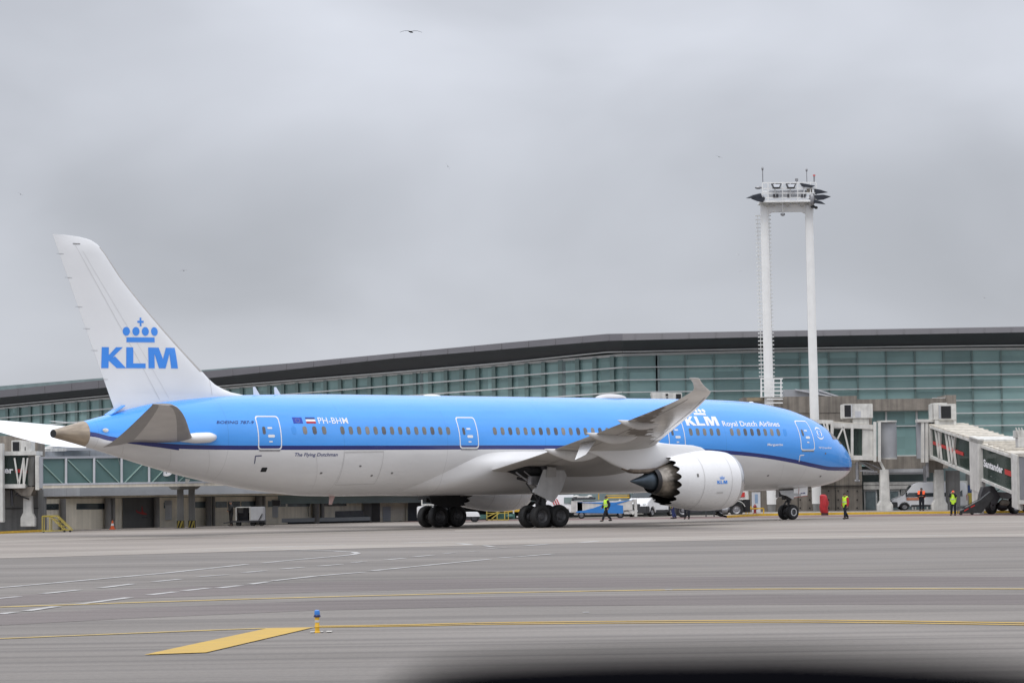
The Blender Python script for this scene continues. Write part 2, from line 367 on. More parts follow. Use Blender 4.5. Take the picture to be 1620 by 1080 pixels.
def sm(pts, n=8):     # smooth a pixel polyline
    out = []
    for i in range(len(pts) - 1):
        p0 = pts[max(i - 1, 0)]; p1 = pts[i]; p2 = pts[i + 1]; p3 = pts[min(i + 2, len(pts) - 1)]
        for k in range(n):
            t = k / n
            out.append(tuple(.5 * ((2 * b) + (-a + c) * t + (2 * a - 5 * b + 4 * c - d) * t * t + (-a + 3 * b - 3 * c + d) * t ** 3) for a, b, c, d in zip(p0, p1, p2, p3)))
    return out + [pts[-1]]
line('yellow_line', sm([(-60, 962), (0, 960), (405, 947), (810, 937), (1215, 931.5), (1720, 931.5)]), .40, .010, YLINE)
line('yellow_line', sm([(-60, 1013), (0, 1010), (300, 998), (425, 993.5)]), .26, .010, YLINE)
line('yellow_line', sm([(497, 990.5), (650, 988), (810, 984.5), (1215, 981), (1440, 982.6), (1720, 987)]), .30, .010, YPATCH)
line('yellow_line', sm([(497, 992), (650, 990), (810, 987), (1215, 984), (1440, 985.6), (1720, 990)]), .26, .010, YPATCH)
def wl(*pts): line('white_line', pts, .26 if min(q[1] for q in pts) > 862 else .40, .012, WLINE)
wl((-40, 932.5), (0, 929.5), (130, 918), (260, 906.5), (390, 892.5)); wl((415, 890.5), (470, 885), (530, 880), (558, 877)); wl((558, 877), (566, 875.2), (560, 873.2), (530, 871.3), (470, 869.5), (388, 868.3))
wl((318, 871), (347, 870.2)); wl((395, 866.5), (430, 865), (545, 861.5))
wl((635, 858.6), (690, 856.8)); wl((726, 859.5), (745, 861.5)); wl((765, 862.6), (780, 864.6)); wl((772, 867.5), (800, 866))
for a in ((-30, 949, 30, 943.5), (67, 939, 125, 933), (157, 930, 210, 923.5), (243, 920, 285, 916), (315, 912, 360, 909), (385, 905.5, 420, 902.5), (445, 900, 480, 897), (505, 895.3, 540, 892.4), (558, 889.5, 577, 888), (610, 885.5, 640, 882.7), (655, 880.5, 685, 877.8), (703, 875.2, 720, 874), (744, 872, 755, 871.3),
          (0, 971, 25, 968), (40, 966.5, 90, 959), (125, 955.5, 205, 945), (235, 941, 278, 936), (290, 934.4, 330, 930), (345, 930, 380, 926), (395, 924, 425, 920), (790, 882.3, 815, 880.6), (820, 880.4, 875, 876), (830, 863, 868, 860.3), (918, 858, 947, 855.4), (970, 852.8, 1000, 852.4), (1361, 848.2, 1383, 847.4), (1465, 846.7, 1500, 846.2), (1052, 932.8, 1064, 932.6), (922, 968.6, 932, 968.4)):
    wl(a[:2], a[2:])
wl((432, 918.5), (500, 911), (575, 905)); wl((585, 903), (680, 893.5), (775, 884.3))
struct(sheet('yellow_patch', [g2(*p) for p in ((228, 1036), (326, 1032.5), (497, 992.5), (425, 993.7))], .014, YPATCH))

# ------------------------------------------------------------------ airliner
YAW = 0.70
AM = Matrix(((-cos(YAW), sin(YAW), 0, -1.40 + 31.5 * cos(YAW)), (-sin(YAW), -cos(YAW), 0, 187.82 + 31.5 * sin(YAW)), (0, 0, 1, 0), (0, 0, 0, 1)))
AIR = thing('airliner', 'blue and white twin-engine airliner with a blue crown logo on its white tail', 'airliner', M=AM)
TILT = .003
def tz(s, z): return z + (s - 31.5) * TILT
class AB(MB):
    def build(s, name, mats, parent=AIR, tilt=True, **k):
        if tilt: s.v = [Vector((v.x, v.y, tz(v.x, v.z))) for v in s.v]
        return super().build(name, mats, parent, local=True, **k)
def pch(xs, ys):
    xs = np.array(xs, float); ys = np.array(ys, float); h = np.diff(xs); d = np.diff(ys) / h; m = np.zeros(len(xs)); m[0] = d[0]; m[-1] = d[-1]
    for i in range(1, len(xs) - 1): m[i] = 0 if d[i - 1] * d[i] <= 0 else 2 / (1 / d[i - 1] + 1 / d[i]) * 1.0
    def f(x):
        x = min(max(x, xs[0]), xs[-1]); i = min(int(np.searchsorted(xs, x, 'right')) - 1, len(xs) - 2); t = (x - xs[i]) / h[i]
        return float((2 * t ** 3 - 3 * t * t + 1) * ys[i] + (t ** 3 - 2 * t * t + t) * h[i] * m[i] + (-2 * t ** 3 + 3 * t * t) * ys[i + 1] + (t ** 3 - t * t) * h[i] * m[i + 1])
    return f
f_top = pch([0, .05, .2, .4, .78, 1.38, 2.35, 3.55, 4.75, 6.71, 9.77, 12.4, 16, 43, 49.5, 52, 54.15, 56.3, 57.6, 58.8, 60.84, 62.75], [3.62, 3.83, 4.07, 4.35, 4.83, 5.30, 5.99, 6.66, 7.10, 7.58, 7.93, 8.02, 8.05, 8.05, 7.95, 7.83, 7.65, 7.40, 7.13, 6.84, 6.36, 5.90])
f_bot = pch([0, .05, .2, .9, 1.6, 2.44, 3.67, 5.48, 9, 43, 45.8, 47.6, 49.4, 52, 53.8, 56.3, 58.8, 60.85, 62.75], [3.60, 3.42, 3.22, 2.77, 2.53, 2.35, 2.19, 2.08, 2.03, 2.03, 2.08, 2.24, 2.44, 2.86, 3.2, 3.78, 4.45, 5.00, 5.46])
f_hw = pch([0, .05, .2, .5, 1, 2, 3.5, 5, 7, 9.5, 12, 44, 48, 51, 54, 57, 60, 62.75], [.02, .28, .60, .98, 1.38, 1.90, 2.35, 2.62, 2.82, 2.885, 2.885, 2.885, 2.76, 2.47, 2.03, 1.45, .86, .32])
def fus_y(s, z):
    t, b = f_top(s), f_bot(s); c = (t + b) / 2; h = (t - b) / 2; q = 1 - ((z - c) / h) ** 2
    return f_hw(s) * sqrt(max(q, 0.0004))
def fus_pt(px, py):          # where a pixel's ray meets the starboard skin
    d = ray(px, py); o = Vector((0, 0, CAMH)); R3 = AM.inverted(); o = R3 @ o; d = R3.to_3x3() @ d; yl = 2.6
    for _ in range(25):
        t = (yl - o.y) / d.y; p = o + d * t; z = p.z - (p.x - 31.5) * TILT; yl = .5 * yl + .5 * fus_y(p.x, z)
    return p.x, z
# livery
sp = [(138, 682.5), (175, 690), (215, 695.5), (250, 700), (285, 702.5), (340, 704), (450, 704.5), (600, 704.5), (800, 704), (950, 705), (1100, 709), (1160, 713), (1200, 717), (1250, 725), (1290, 733.5), (1315, 738)]
ST = sorted(fus_pt(*p) for p in sp)
LIV = bpy.data.materials.new('livery_paint'); LIV.use_nodes = True; t = LIV.node_tree; b = t.nodes['Principled BSDF']
b.inputs['Roughness'].default_value = .26; b.inputs['Coat Weight'].default_value = .6; b.inputs['Coat Roughness'].default_value = .07
tc = t.nodes.new('ShaderNodeTexCoord'); sx = t.nodes.new('ShaderNodeSeparateXYZ'); t.links.new(tc.outputs['Object'], sx.inputs[0])
fc = t.nodes.new('ShaderNodeFloatCurve'); t.links.new(M_(t, 'DIVIDE', sx.outputs[0], 63.0), fc.inputs['Value'])
cv = fc.mapping.curves[0]; pts = [(0, ST[0][1] - .02)] + [(s, z) for s, z in ST if s > .5] + [(63, ST[-1][1])]
def zz(s, z): return tz(s, z) / 8
while len(cv.points) < len(pts): cv.points.new(.5, .5)
for p, (s, z) in zip(cv.points, pts): p.location = (s / 63, zz(s, z)); p.handle_type = 'AUTO_CLAMPED'
fc.mapping.update()
line_z = M_(t, 'MULTIPLY', fc.outputs[0], 8.0)
dz = M_(t, 'SUBTRACT', sx.outputs[2], line_z)
isblue = M_(t, 'GREATER_THAN', dz, 0.0); isstripe = M_(t, 'GREATER_THAN', dz, -.245)
def mixc(f, a, b_):
    mm = t.nodes.new('ShaderNodeMix'); mm.data_type = 'RGBA'; t.links.new(f, mm.inputs[0])
    for i, q in ((6, a), (7, b_)):
        if isinstance(q, tuple): mm.inputs[i].default_value = (*q, 1)
        else: t.links.new(q, mm.inputs[i])
    return mm.outputs[2]
col = mixc(isblue, mixc(isstripe, (.74, .735, .73), (.006, .018, .17)), (.06, .335, .88))
# faint dirt, frame seams and lap joints
mpn = t.nodes.new('ShaderNodeMapping'); mpn.inputs['Scale'].default_value = (.35, 1, 1.2); t.links.new(tc.outputs['Object'], mpn.inputs[0])
n = t.nodes.new('ShaderNodeTexNoise'); n.inputs['Scale'].default_value = 1.1; n.inputs['Detail'].default_value = 7; t.links.new(mpn.outputs[0], n.inputs[0])
dirt = t.nodes.new('ShaderNodeMapRange'); dirt.inputs['From Min'].default_value = .3; dirt.inputs['From Max'].default_value = .7; dirt.inputs['To Min'].default_value = .93; dirt.inputs['To Max'].default_value = 1.02; t.links.new(n.outputs[0], dirt.inputs[0])
seam = M_(t, 'GREATER_THAN', M_(t, 'FRACT', M_(t, 'DIVIDE', M_(t, 'ADD', sx.outputs[0], 1.3), 7.7)), .0045)
seamf = M_(t, 'ADD', M_(t, 'MULTIPLY', seam, .16), .84)
vm = t.nodes.new('ShaderNodeVectorMath'); vm.operation = 'SCALE'; t.links.new(col, vm.inputs[0]); t.links.new(M_(t, 'MULTIPLY', dirt.outputs[0], seamf), vm.inputs['Scale'])
t.links.new(vm.outputs[0], b.inputs['Base Color'])
wv = t.nodes.new('ShaderNodeTexNoise'); wv.inputs['Scale'].default_value = .9; wv.inputs['Detail'].default_value = 2; t.links.new(mpn.outputs[0], wv.inputs[0])
bu = t.nodes.new('ShaderNodeBump'); bu.inputs['Strength'].default_value = .22; bu.inputs['Distance'].default_value = .06; t.links.new(wv.outputs[0], bu.inputs['Height']); t.links.new(bu.outputs[0], b.inputs['Normal']); t.links.new(bu.outputs[0], b.inputs['Coat Normal'])

def fus_ring(s, n=96):
    tp, bt, hw = f_top(s), f_bot(s), f_hw(s); c = (tp + bt) / 2; h = (tp - bt) / 2
    return [Vector((s, hw * cos(2 * pi * i / n), c + h * sin(2 * pi * i / n))) for i in range(n)]
ss = [0, .02, .05, .1, .15, .2, .3, .4, .55, .7, .9, 1.1, 1.35, 1.6, 2, 2.4, 2.8, 3.2] + [3.6 + .4 * i for i in range(143)]
ss = [s for s in ss if s < 60.8] + [60.8]
mb = AB(); mb.rings([fus_ring(s) for s in ss]); FUS = mb.build('fuselage', LIV, ang=60)
APUM = mat('heat_stained_metal', (.40, .33, .25), .42, metal=.45, noise=.35, nscale=1.0, stretch=(.3, 3, 3), dirt=(.22, .18, .14))
mb = AB(); mb.rings([fus_ring(s, 48) for s in (60.81, 61.3, 61.8, 62.3, 62.75)], caps=False)
mb.rings([fus_ring(62.75, 48)] + [[Vector((x, v.y * k, 5.68 + (v.z - 5.68) * k)) for v in fus_ring(62.75, 48)] for x, k in ((62.70, .88), (61.9, .7))], mi=1)
TC = mb.build('tail_cone', [APUM, DARK], ang=60)
# APU inlet door, tail skid lights, drains, antennas
mb = AB(); mb.prism([(59.2, -.35, 6.70), (59.2, .35, 6.70), (58.3, .38, 7.22), (58.3, -.38, 7.22)], (.0, 0, .06)); mb.build('auxiliary_inlet', mat('sky_blue_paint', (.06, .335, .88), .3, coat=.4, noise=.03))
mb = AB(); mb.ell((58.35, .62, 6.50), (.22, .12, .10)); mb.build('inlet_scoop', APUM)
mb = AB(); mb.ell((59.95, .93, 5.85), (.20, .07, .11)); mb.build('tail_light', WHITE2)
mb = AB(); mb.ell((21.5, 0, 8.03), (1.25, .6, .29), 24, 12); mb.build('antenna_radome', mat('radome_grey', (.58, .57, .57), .4, noise=.08))
mb = AB(); mb.ell((36.1, 0, 8.03), (.7, .3, .10)); mb.build('antenna', WHITE)
for s in (49.0, 47.5):
    mb = AB(); mb.rings([[Vector((s - .22, -.02, 7.9)), Vector((s - .05, .03, 7.9)), Vector((s + .28, 0, 7.9))], [Vector((s + .16, 0, 8.42)), Vector((s + .22, .01, 8.42)), Vector((s + .32, 0, 8.42))]]); mb.build('antenna', WHITE)
for s, h in ((13.4, .12), (15.2, .06), (9.0, .07)):
    mb = AB(); mb.ell((s, 0, f_top(s) + .01), (.22, .1, h)); mb.build('antenna', WHITE)
mb = AB(); mb.prism([(43.9, -.02, 2.06), (43.5, -.02, 2.06), (43.75, -.02, 1.55), (43.95, -.02, 1.55)], (0, .05, 0)); mb.build('drain_mast', mat('drain_pink', (.55, .38, .36), .5, noise=.2))
mb = AB(); mb.prism([(54.2, .2, 3.15), (53.9, .2, 3.1), (54.1, .2, 2.85), (54.2, .2, 2.9)], (0, .05, 0)); mb.build('drain_mast', WHITE2)
# cabin windows
WINM = [mat('cabin_window_a', (.17, .165, .155), .15, noise=.3, nscale=2), mat('cabin_window_b', (.10, .10, .11), .12, noise=.3, nscale=2), mat('cabin_window_c', (.24, .22, .20), .2, noise=.2, nscale=2)]
def rrect(w_, h_, r, n=5):
    P = []
    for cx, cy, a0 in ((w_ / 2 - r, h_ / 2 - r, 0), (-w_ / 2 + r, h_ / 2 - r, 90), (-w_ / 2 + r, -h_ / 2 + r, 180), (w_ / 2 - r, -h_ / 2 + r, 270)):
        for k in range(n + 1): a = radians(a0 + 90 * k / n); P.append((cx + r * cos(a), cy + r * sin(a)))
    return P
def on_skin(s, z, off=.008): return Vector((s, fus_y(s, z) + off, z))
def skin_panel(name, s0, s1, z0, z1, m, off=.010, r=None, parent=AIR, rows=7):
    wd, hh = s1 - s0, z1 - z0; P = rrect(wd, hh, r if r else min(wd, hh) * .45)
    bm = bmesh.new(); bm.faces.new([bm.verts.new((x, y, 0)) for x, y in P]); tp = norm_bm(bm, rows)
    mb = AB(); mb.add([on_skin(s0 + u * wd, z0 + v * hh, off) for u, v in tp[0]], tp[1]); return mb.build(name, m, parent, smooth=False, fix=False)
ws = [47.60, 46.93, 46.26] + [44.97 - .606 * k for k in range(14)] + [33.47 - .61 * k for k in range(22)] + [17.18 - .61 * k for k in range(5)] + [13.53 - .61 * k for k in range(8)]
for s in ws: skin_panel('cabin_window', s - .145, s + .145, 5.62, 6.09, random.choice(WINM + WINM[:1]), .009)
PLUG = mat('window_plug_outline', (.06, .30, .78), .5, noise=0)
for s in (48.35, 8.6): skin_panel('window_plug', s - .15, s + .15, 5.62, 6.09, PLUG, .006)
# doors: outline ring, small window, handle, sill
def door(s0, s1, z0, z1, skew=0.0):
    wd, hh = s1 - s0, z1 - z0; outer = rrect(wd, hh, .17, 4); inner = rrect(wd - .13, hh - .13, .12, 4)
    def dens(P):
        out = []
        for a, b_ in zip(P, P[1:] + P[:1]):
            n_ = max(1, int(math.hypot(b_[0] - a[0], b_[1] - a[1]) / .25))
            out += [(a[0] + (b_[0] - a[0]) * k / n_, a[1] + (b_[1] - a[1]) * k / n_) for k in range(n_)]
        return out
    cs, cz = (s0 + s1) / 2, (z0 + z1) / 2
    O = dens(outer); I = [(x * (wd - .13) / wd, y * (hh - .13) / hh) for x, y in O]; n_ = len(O)
    root = skin_panel('passenger_door', s0 + .05, s1 - .05, z0 + .05, z1 - .05, LIV, .004, .14, rows=14)
    mb = AB(); mb.add([on_skin(cs + x, cz + y, .012) for x, y in O + I], [(i, (i + 1) % n_, n_ + (i + 1) % n_, n_ + i) for i in range(n_)]); mb.build('door_outline', WHITE, root, smooth=False, fix=False)
    skin_panel('door_window', cs + wd * .16, cs + wd * .16 + .2, 5.62, 6.06, WINM[1], .012, parent=root)
    skin_panel('handle', cs - .32, cs + .12, 5.44, 5.60, WHITE, .012, .07, root); skin_panel('placard', cs - .2, cs + .1, 5.93, 6.03, WHITE, .012, .02, root); skin_panel('placard', cs - .16, cs + .06, 5.16, 5.24, WHITE, .012, .02, root)
    skin_panel('door_sill', s0 + .1, s1 - .1, z0 - .09, z0 - .01, STEEL, .02, .03, root)
for a in ((49.22, 50.76, 4.74, 6.68), (34.82, 36.30, 4.80, 6.70), (17.75, 19.2, 4.80, 6.70)): door(*a)
d0 = [fus_pt(*p) for p in ((1256, 665), (1274, 665), (1267, 712), (1285, 712))]
door(min(d0[1][0], d0[3][0]), max(d0[0][0], d0[2][0]), (d0[2][1] + d0[3][1]) / 2, (d0[0][1] + d0[1][1]) / 2)
# cargo door outlines and access marks
LINEM = mat('panel_gap', (.52, .51, .50), .6, noise=0); LINED = mat('panel_gap_dark', (.16, .155, .15), .6, noise=0)
def skin_line(name, pts, wd, m, off=.007, parent=AIR):
    mb = AB(); n_ = 12
    for (a, za), (b_, zb_) in zip(pts[:-1], pts[1:]):
        d = Vector((b_ - a, zb_ - za)).normalized(); q = Vector((-d.y, d.x)) * wd / 2
        A = []; 
        for k in range(n_ + 1): x = a + (b_ - a) * k / n_; z = za + (zb_ - za) * k / n_; A.append((on_skin(x + q.x, z + q.y, off), on_skin(x - q.x, z - q.y, off)))
        for k in range(n_): mb.add([A[k][0], A[k + 1][0], A[k + 1][1], A[k][1]], [(0, 1, 2, 3)])
    return mb.build(name, m, parent, smooth=False, fix=False)
cg = [fus_pt(*p) for p in ((545, 715), (607, 714), (592, 765), (530, 767))]
skin_line('cargo_door_outline', cg + cg[:1], .035, LINEM); skin_line('cargo_door_hinge', cg[:2], .08, LINEM)
a, b_, c_ = fus_pt(402.5, 733), fus_pt(404, 721), fus_pt(414, 720.5); skin_line('access_mark', [a, b_, c_], .06, mat('mark_navy', (.03, .04, .12), .5, noise=0))
a, b_, c_ = fus_pt(1264, 730), fus_pt(1265.5, 720), fus_pt(1272, 719.5); skin_line('access_mark', [a, b_, c_], .07, WHITE)
a = fus_pt(417.5, 742.5); skin_panel('outflow_vent', a[0] - .18, a[0] + .18, a[1] - .13, a[1] + .12, DARK, .01, .04)
for px, py in ((570, 737), (588, 752), (508, 748), (620, 748), (1215, 752), (1298, 753), (1306, 717)):
    a = fus_pt(px, py); skin_panel('service_port', a[0] - .08, a[0] + .08, a[1] - .05, a[1] + .05, LINED, .008, .03)
for P in (((195, 705), (190, 735)), ((270, 712), (262, 742)), ((330, 712), (322, 755)), ((500, 720), (492, 775)), ((1240, 733), (1228, 765))):
    skin_line('skin_seam', [fus_pt(*P[0]), fus_pt(*P[1])], .02, LINEM)
# cockpit glass
for k, (a, b_) in enumerate((((1303, 681), (1309, 694)), ((1308.5, 688), (1313, 698)))):
    pass
WSM = mat('cockpit_glass', (.09, .06, .05), .1, noise=.2)
for sgn in (1, -1):
    for s0, s1, z0, z1 in ((2.55, 3.45, 5.42, 5.98), (1.62, 2.5, 5.10, 5.66)):
        mb = AB(); P = []
        for i in range(7):
            for j in range(5):
                u, v = i / 6, j / 4; s = s0 + (s1 - s0) * u; z = z0 + (z1 - z0) * v - .25 * (1 - u) * v * (s0 < 2)
                P.append(Vector((s, sgn * (fus_y(s, min(z, f_top(s) - .05)) + .012), z)))
        mb.add(P, [(i * 5 + j, (i + 1) * 5 + j, (i + 1) * 5 + j + 1, i * 5 + j + 1) for i in range(6) for j in range(4)]); mb.build('cockpit_window', WSM)
# lettering on the fuselage
def rect_fn(px0, py0, px1, py1, off=.011):
    a = fus_pt(px0, py1); b_ = fus_pt(px1, py1); c_ = fus_pt(px0, py0); d_ = fus_pt(px1, py0)
    s0, s1 = (a[0] + c_[0]) / 2, (b_[0] + d_[0]) / 2; z0, z1 = (a[1] + b_[1]) / 2, (c_[1] + d_[1]) / 2
    return s0, s1, z0, z1
def fus_decal(name, tp, rect, m, off=.011, root=AIR):
    s0, s1, z0, z1 = rect; z00, z10 = z0, z1
    mb = AB(); mb.add([on_skin(s0 + (s1 - s0) * u, z0 + (z1 - z0) * v, off) for u, v in tp[0]], tp[1]); return mb.build(name, m, root, smooth=False, fix=False)
TW = mat('white_lettering', (.85, .85, .86), .4, noise=0); TN = mat('navy_lettering', (.012, .025, .16), .4, noise=0)
KBL = mat('logo_blue', (.055, .27, .80), .4, noise=.03)
a, b_ = fus_pt(1086.5, 673)[0], fus_pt(1138.5, 673)[0]
kz = fus_pt(1112, 673)[1], fus_pt(1112, 658.4)[1]
fus_decal('airline_logo_letters', poly_bm(klm_polys(), 10), (a, b_, *kz), TW)
a, b_ = fus_pt(1096.5, 652)[0] + .05, fus_pt(1116, 652)[0] + .0
fus_decal('airline_logo_crown', poly_bm(crown_polys(), 8), (a + .12, b_ - .05, fus_pt(1105, 656)[1], fus_pt(1105, 641)[1]), TW)
r = rect_fn(1143, 676.5, 1232.5, 666); fus_decal('airline_name', text_polys('Royal Dutch Airlines', 0, .016), (r[0], r[1], min(r[2:]) + .0, max(r[2:])), TW)
r = rect_fn(503, 660.2, 549.5, 669.8); fus_decal('registration', text_polys('PH-BHM', 0, .004, 1.05), (r[0], r[1], min(r[2:]), max(r[2:])), TW)
r = rect_fn(466, 716, 534, 723); fus_decal('slogan', text_polys('The Flying Dutchman', .12, .01), (r[0], r[1], min(r[2:]), max(r[2:])), TN)
r = rect_fn(342, 665.3, 401.5, 670.0); fus_decal('type_name', text_polys('BOEING 787-9', .3, .015, 1.05), (r[0], r[1], min(r[2:]), max(r[2:])), TN)
r = rect_fn(1214, 701, 1238.5, 706); fus_decal('aircraft_name', text_polys('Marguerite', .1, .02), (r[0], r[1], min(r[2:]), max(r[2:])), TW)
r = rect_fn(1295, 706.3, 1315.5, 709.6); fus_decal('nose_caption', text_polys('787 Dreamliner', .1, .01), (r[0], r[1], min(r[2:]), max(r[2:])), TW)
# alliance swirl by the door
P = []
sw = []
for k, (rad, a0, a1) in enumerate(((1.0, 20, 150), (1.0, 200, 330), (.55, 110, 240), (.55, 290, 420))):
    seg = 9; O = []; I = []
    for i in range(seg + 1):
        a = radians(a0 + (a1 - a0) * i / seg); wd = .22 * sin(pi * i / seg) + .03; O.append(((rad + wd / 2) * cos(a), (rad + wd / 2) * sin(a))); I.append(((rad - wd / 2) * cos(a), (rad - wd / 2) * sin(a)))
    sw += [[O[i], O[i + 1], I[i + 1], I[i]] for i in range(seg)]
ce = fus_pt(1296, 685); fus_decal('alliance_emblem', poly_bm(sw, 8), (ce[0] + .42, ce[0] - .42, ce[1] - .42, ce[1] + .42), TW)
# flags
def flag(px0, py0, px1, py1, name, bands):
    s0, s1, z0, z1 = rect_fn(px0, py0, px1, py1); root = None
    for k, m in enumerate(bands):
        za = z0 + (z1 - z0) * k / len(bands); zb_ = z0 + (z1 - z0) * (k + 1) / len(bands)
        mb = AB(); mb.add([on_skin(x, z, .011) for z in (za, (za + zb_) / 2, zb_) for x in (s0, s1)], [(0, 1, 3, 2), (2, 3, 5, 4)])
        o = mb.build(name if root is None else 'flag_stripe', m, AIR if root is None else root, smooth=False, fix=False); root = root or o
    return root, (s0, s1, z0, z1)
FR, FB, EUB = mat('flag_red', (.45, .02, .03), .5, noise=0), mat('flag_blue', (.015, .05, .25), .5, noise=0), mat('flag_deep_blue', (.02, .06, .42), .5, noise=0)
flag(483.5, 669.2, 498.5, 659.5, 'national_flag', [FB, TW, FR][::1]) if False else flag(483.5, 659.8, 498.5, 669.4, 'national_flag', [FR, TW, FB])
er, (s0, s1, z0, z1) = flag(463, 659.8, 478, 669.4, 'circle_of_stars_flag', [EUB])
P = []
for k in range(12):
    a = 2 * pi * k / 12; cx, cy = .5 + .22 * cos(a), .5 + .30 * sin(a); P.append([(cx + .03 * cos(b2 * 2 * pi / 6), cy + .045 * sin(b2 * 2 * pi / 6)) for b2 in range(6)])
mb = AB()
for q in P: mb.add([on_skin(s0 + (s1 - s0) * u, z0 + (z1 - z0) * v, .014) for u, v in q], [tuple(range(6))])
mb.build('star_ring', mat('star_gold', (.45, .36, .12), .5, noise=0), er, smooth=False, fix=False)

# belly fairing
def sst(x): x = min(max(x, 0), 1); return x * x * (3 - 2 * x)
mb = AB(); rs = []; NA_ = 72
for j in range(110):
    s = 16.0 + 26.5 * j / 109; tp, bt, hw = f_top(s), f_bot(s), f_hw(s); c = (tp + bt) / 2; h = (tp - bt) / 2; ring = []
    for i in range(NA_ + 1):
        a = radians(-4 - 172 * i / NA_); y0, z0 = hw * cos(a), c + h * sin(a)
        pr_ = sst((4.72 - z0) / .75); se = 40.6 - (z0 - 2.0) * 2.25; d = pr_ * sst((se - s) / 3.6) * sst((s - 16.6 - (z0 - 2) * .9) / 4.5)
        g_ = .50 * abs(cos(a)) ** .7 * d + .05 * d + (-.03 if d < .01 else 0.0) - .03 * (1 - min(1, d * 8))
        bl = sst((3.6 - z0) / 1.2) * d * .18 * abs(sin(a * 1.0)) * abs(cos(a))
        ring.append(Vector((s, (abs(y0) + g_ + bl) * (1 if y0 >= 0 else -1), z0 - .04 * d)))
    rs.append(ring)
mb.rings(rs, closed=False, caps=False); BF = mb.build('belly_fairing', LIV, ang=60)
BROWNF = mat('panel_gap_soft', (.35, .34, .33), .6, noise=0)

# ---- aerofoil surfaces
def af(tc_, n=16):          # closed loop from TE over the top to LE and back underneath (x, z) with chord 1
    P = []
    for i in range(n + 1):
        x = .5 * (1 + cos(pi * i / n)); P.append((x, 5 * tc_ * (.2969 * sqrt(x) - .126 * x - .3516 * x * x + .2843 * x ** 3 - .1015 * x ** 4) + .001))
    for i in range(1, n):
        x = .5 * (1 - cos(pi * i / n)); P.append((x, -5 * tc_ * (.2969 * sqrt(x) - .126 * x - .3516 * x * x + .2843 * x ** 3 - .1015 * x ** 4) * .85 - .001))
    return P
WINGM = mat('wing_grey', (.50, .49, .475), .30, coat=.35, noise=.12, nscale=.7, stretch=(1, .5, 1))
WUND = mat('wing_underside', (.50, .48, .455), .4, coat=.12, spec=.3, noise=.22, nscale=.55, stretch=(1, .35, 1), dirt=(.40, .38, .35))
WUNL = mat('wing_underside_skylit', (.86, .85, .83), .22, coat=.6, noise=.08, nscale=.8)  # paler colour carries horizon sky light on the outer and leading-edge underside
FAIRM = mat('fairing_grey', (.62, .61, .60), .35, coat=.3, noise=.1)
st_le = pch([1.5, 2.9, 9.8, 18, 23, 26, 27, 27.5, 28.6, 30.06], [21.2, 22.0, 26.75, 32.4, 35.85, 37.9, 38.6, 39.25, 40.65, 42.35])
st_te = pch([1.5, 2.9, 5, 7, 9.6, 12, 14, 16.5, 19, 23, 25, 26.5, 28.5, 30.06], [34.0, 33.9, 34.1, 34.3, 34.65, 35.0, 35.5, 36.3, 37.2, 38.5, 39.2, 39.6, 41.3, 43.05])
st_zl = pch([1.5, 2.9, 6, 9.8, 18, 23, 26, 27, 28.6, 30.06], [3.55, 3.75, 4.3, 4.96, 5.95, 6.62, 7.14, 7.38, 7.66, 7.93])
st_zt = pch([1.5, 2.9, 5, 7, 9.6, 12, 14, 16.5, 19, 23, 25, 26.5, 28, 30.06], [3.30, 3.46, 3.81, 4.14, 4.60, 5.05, 5.37, 5.74, 6.08, 6.67, 6.98, 7.36, 7.62, 7.96])
def wing(sg, dz=0, ds=0):
    ys = [1.5, 2.2, 2.9, 4, 5, 6, 7, 8, 9, 9.8, 10.6, 11.4, 12.2] + [12.6 + .4 * i for i in range(36)] + [27.0, 27.4, 27.9, 28.4, 28.9, 29.4, 29.8, 30.06]
    mb = AB(); rs = []; n = 26; rnd = random.Random(5)
    for y in ys:
        k = max(0, (y - 10) / 20); le, te = st_le(y) + ds * k, st_te(y) + ds * k; zl, zt_ = st_zl(y) + dz * k, st_zt(y) + dz * k
        c = te - le; tcr = .115 - .03 * min(1, y / 20); P = af(tcr, n)
        rs.append([Vector((le + x * c, sg * y, zl + (zt_ - zl) * x + zz_ * c)) for x, zz_ in P])
    mb.rings(rs)
    N_ = len(rs[0]); fi = 0
    for j in range(len(rs) - 1):
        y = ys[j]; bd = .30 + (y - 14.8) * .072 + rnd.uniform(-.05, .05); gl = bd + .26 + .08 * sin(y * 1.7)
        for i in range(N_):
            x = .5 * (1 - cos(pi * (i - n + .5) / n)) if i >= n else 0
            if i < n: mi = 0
            elif x < bd and y > 12.5: mi = 2  # towards the leading edge: sky light painted in as a paler colour
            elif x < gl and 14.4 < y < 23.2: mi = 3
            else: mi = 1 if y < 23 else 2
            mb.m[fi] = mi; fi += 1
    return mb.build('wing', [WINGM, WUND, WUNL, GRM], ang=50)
GRM = mat('wing_grime', (.17, .155, .14), .75, coat=0, spec=.12, noise=.35, nscale=1.2, dirt=(.25, .23, .21))
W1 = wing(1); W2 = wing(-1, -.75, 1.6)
def wp(y, x, off=0):        # point on the starboard wing's lower surface, chord fraction x
    le, te = st_le(y), st_te(y); c = te - le; zl, zt_ = st_zl(y), st_zt(y); tcr = .115 - .03 * min(1, y / 20)
    th = 5 * tcr * (.2969 * sqrt(x) - .126 * x - .3516 * x * x + .2843 * x ** 3 - .1015 * x ** 4) * .85 + .001
    return Vector((le + x * c, y, zl + (zt_ - zl) * x - th * c - off))
GAP = mat('wing_seam', (.10, .095, .09), .7, noise=0)
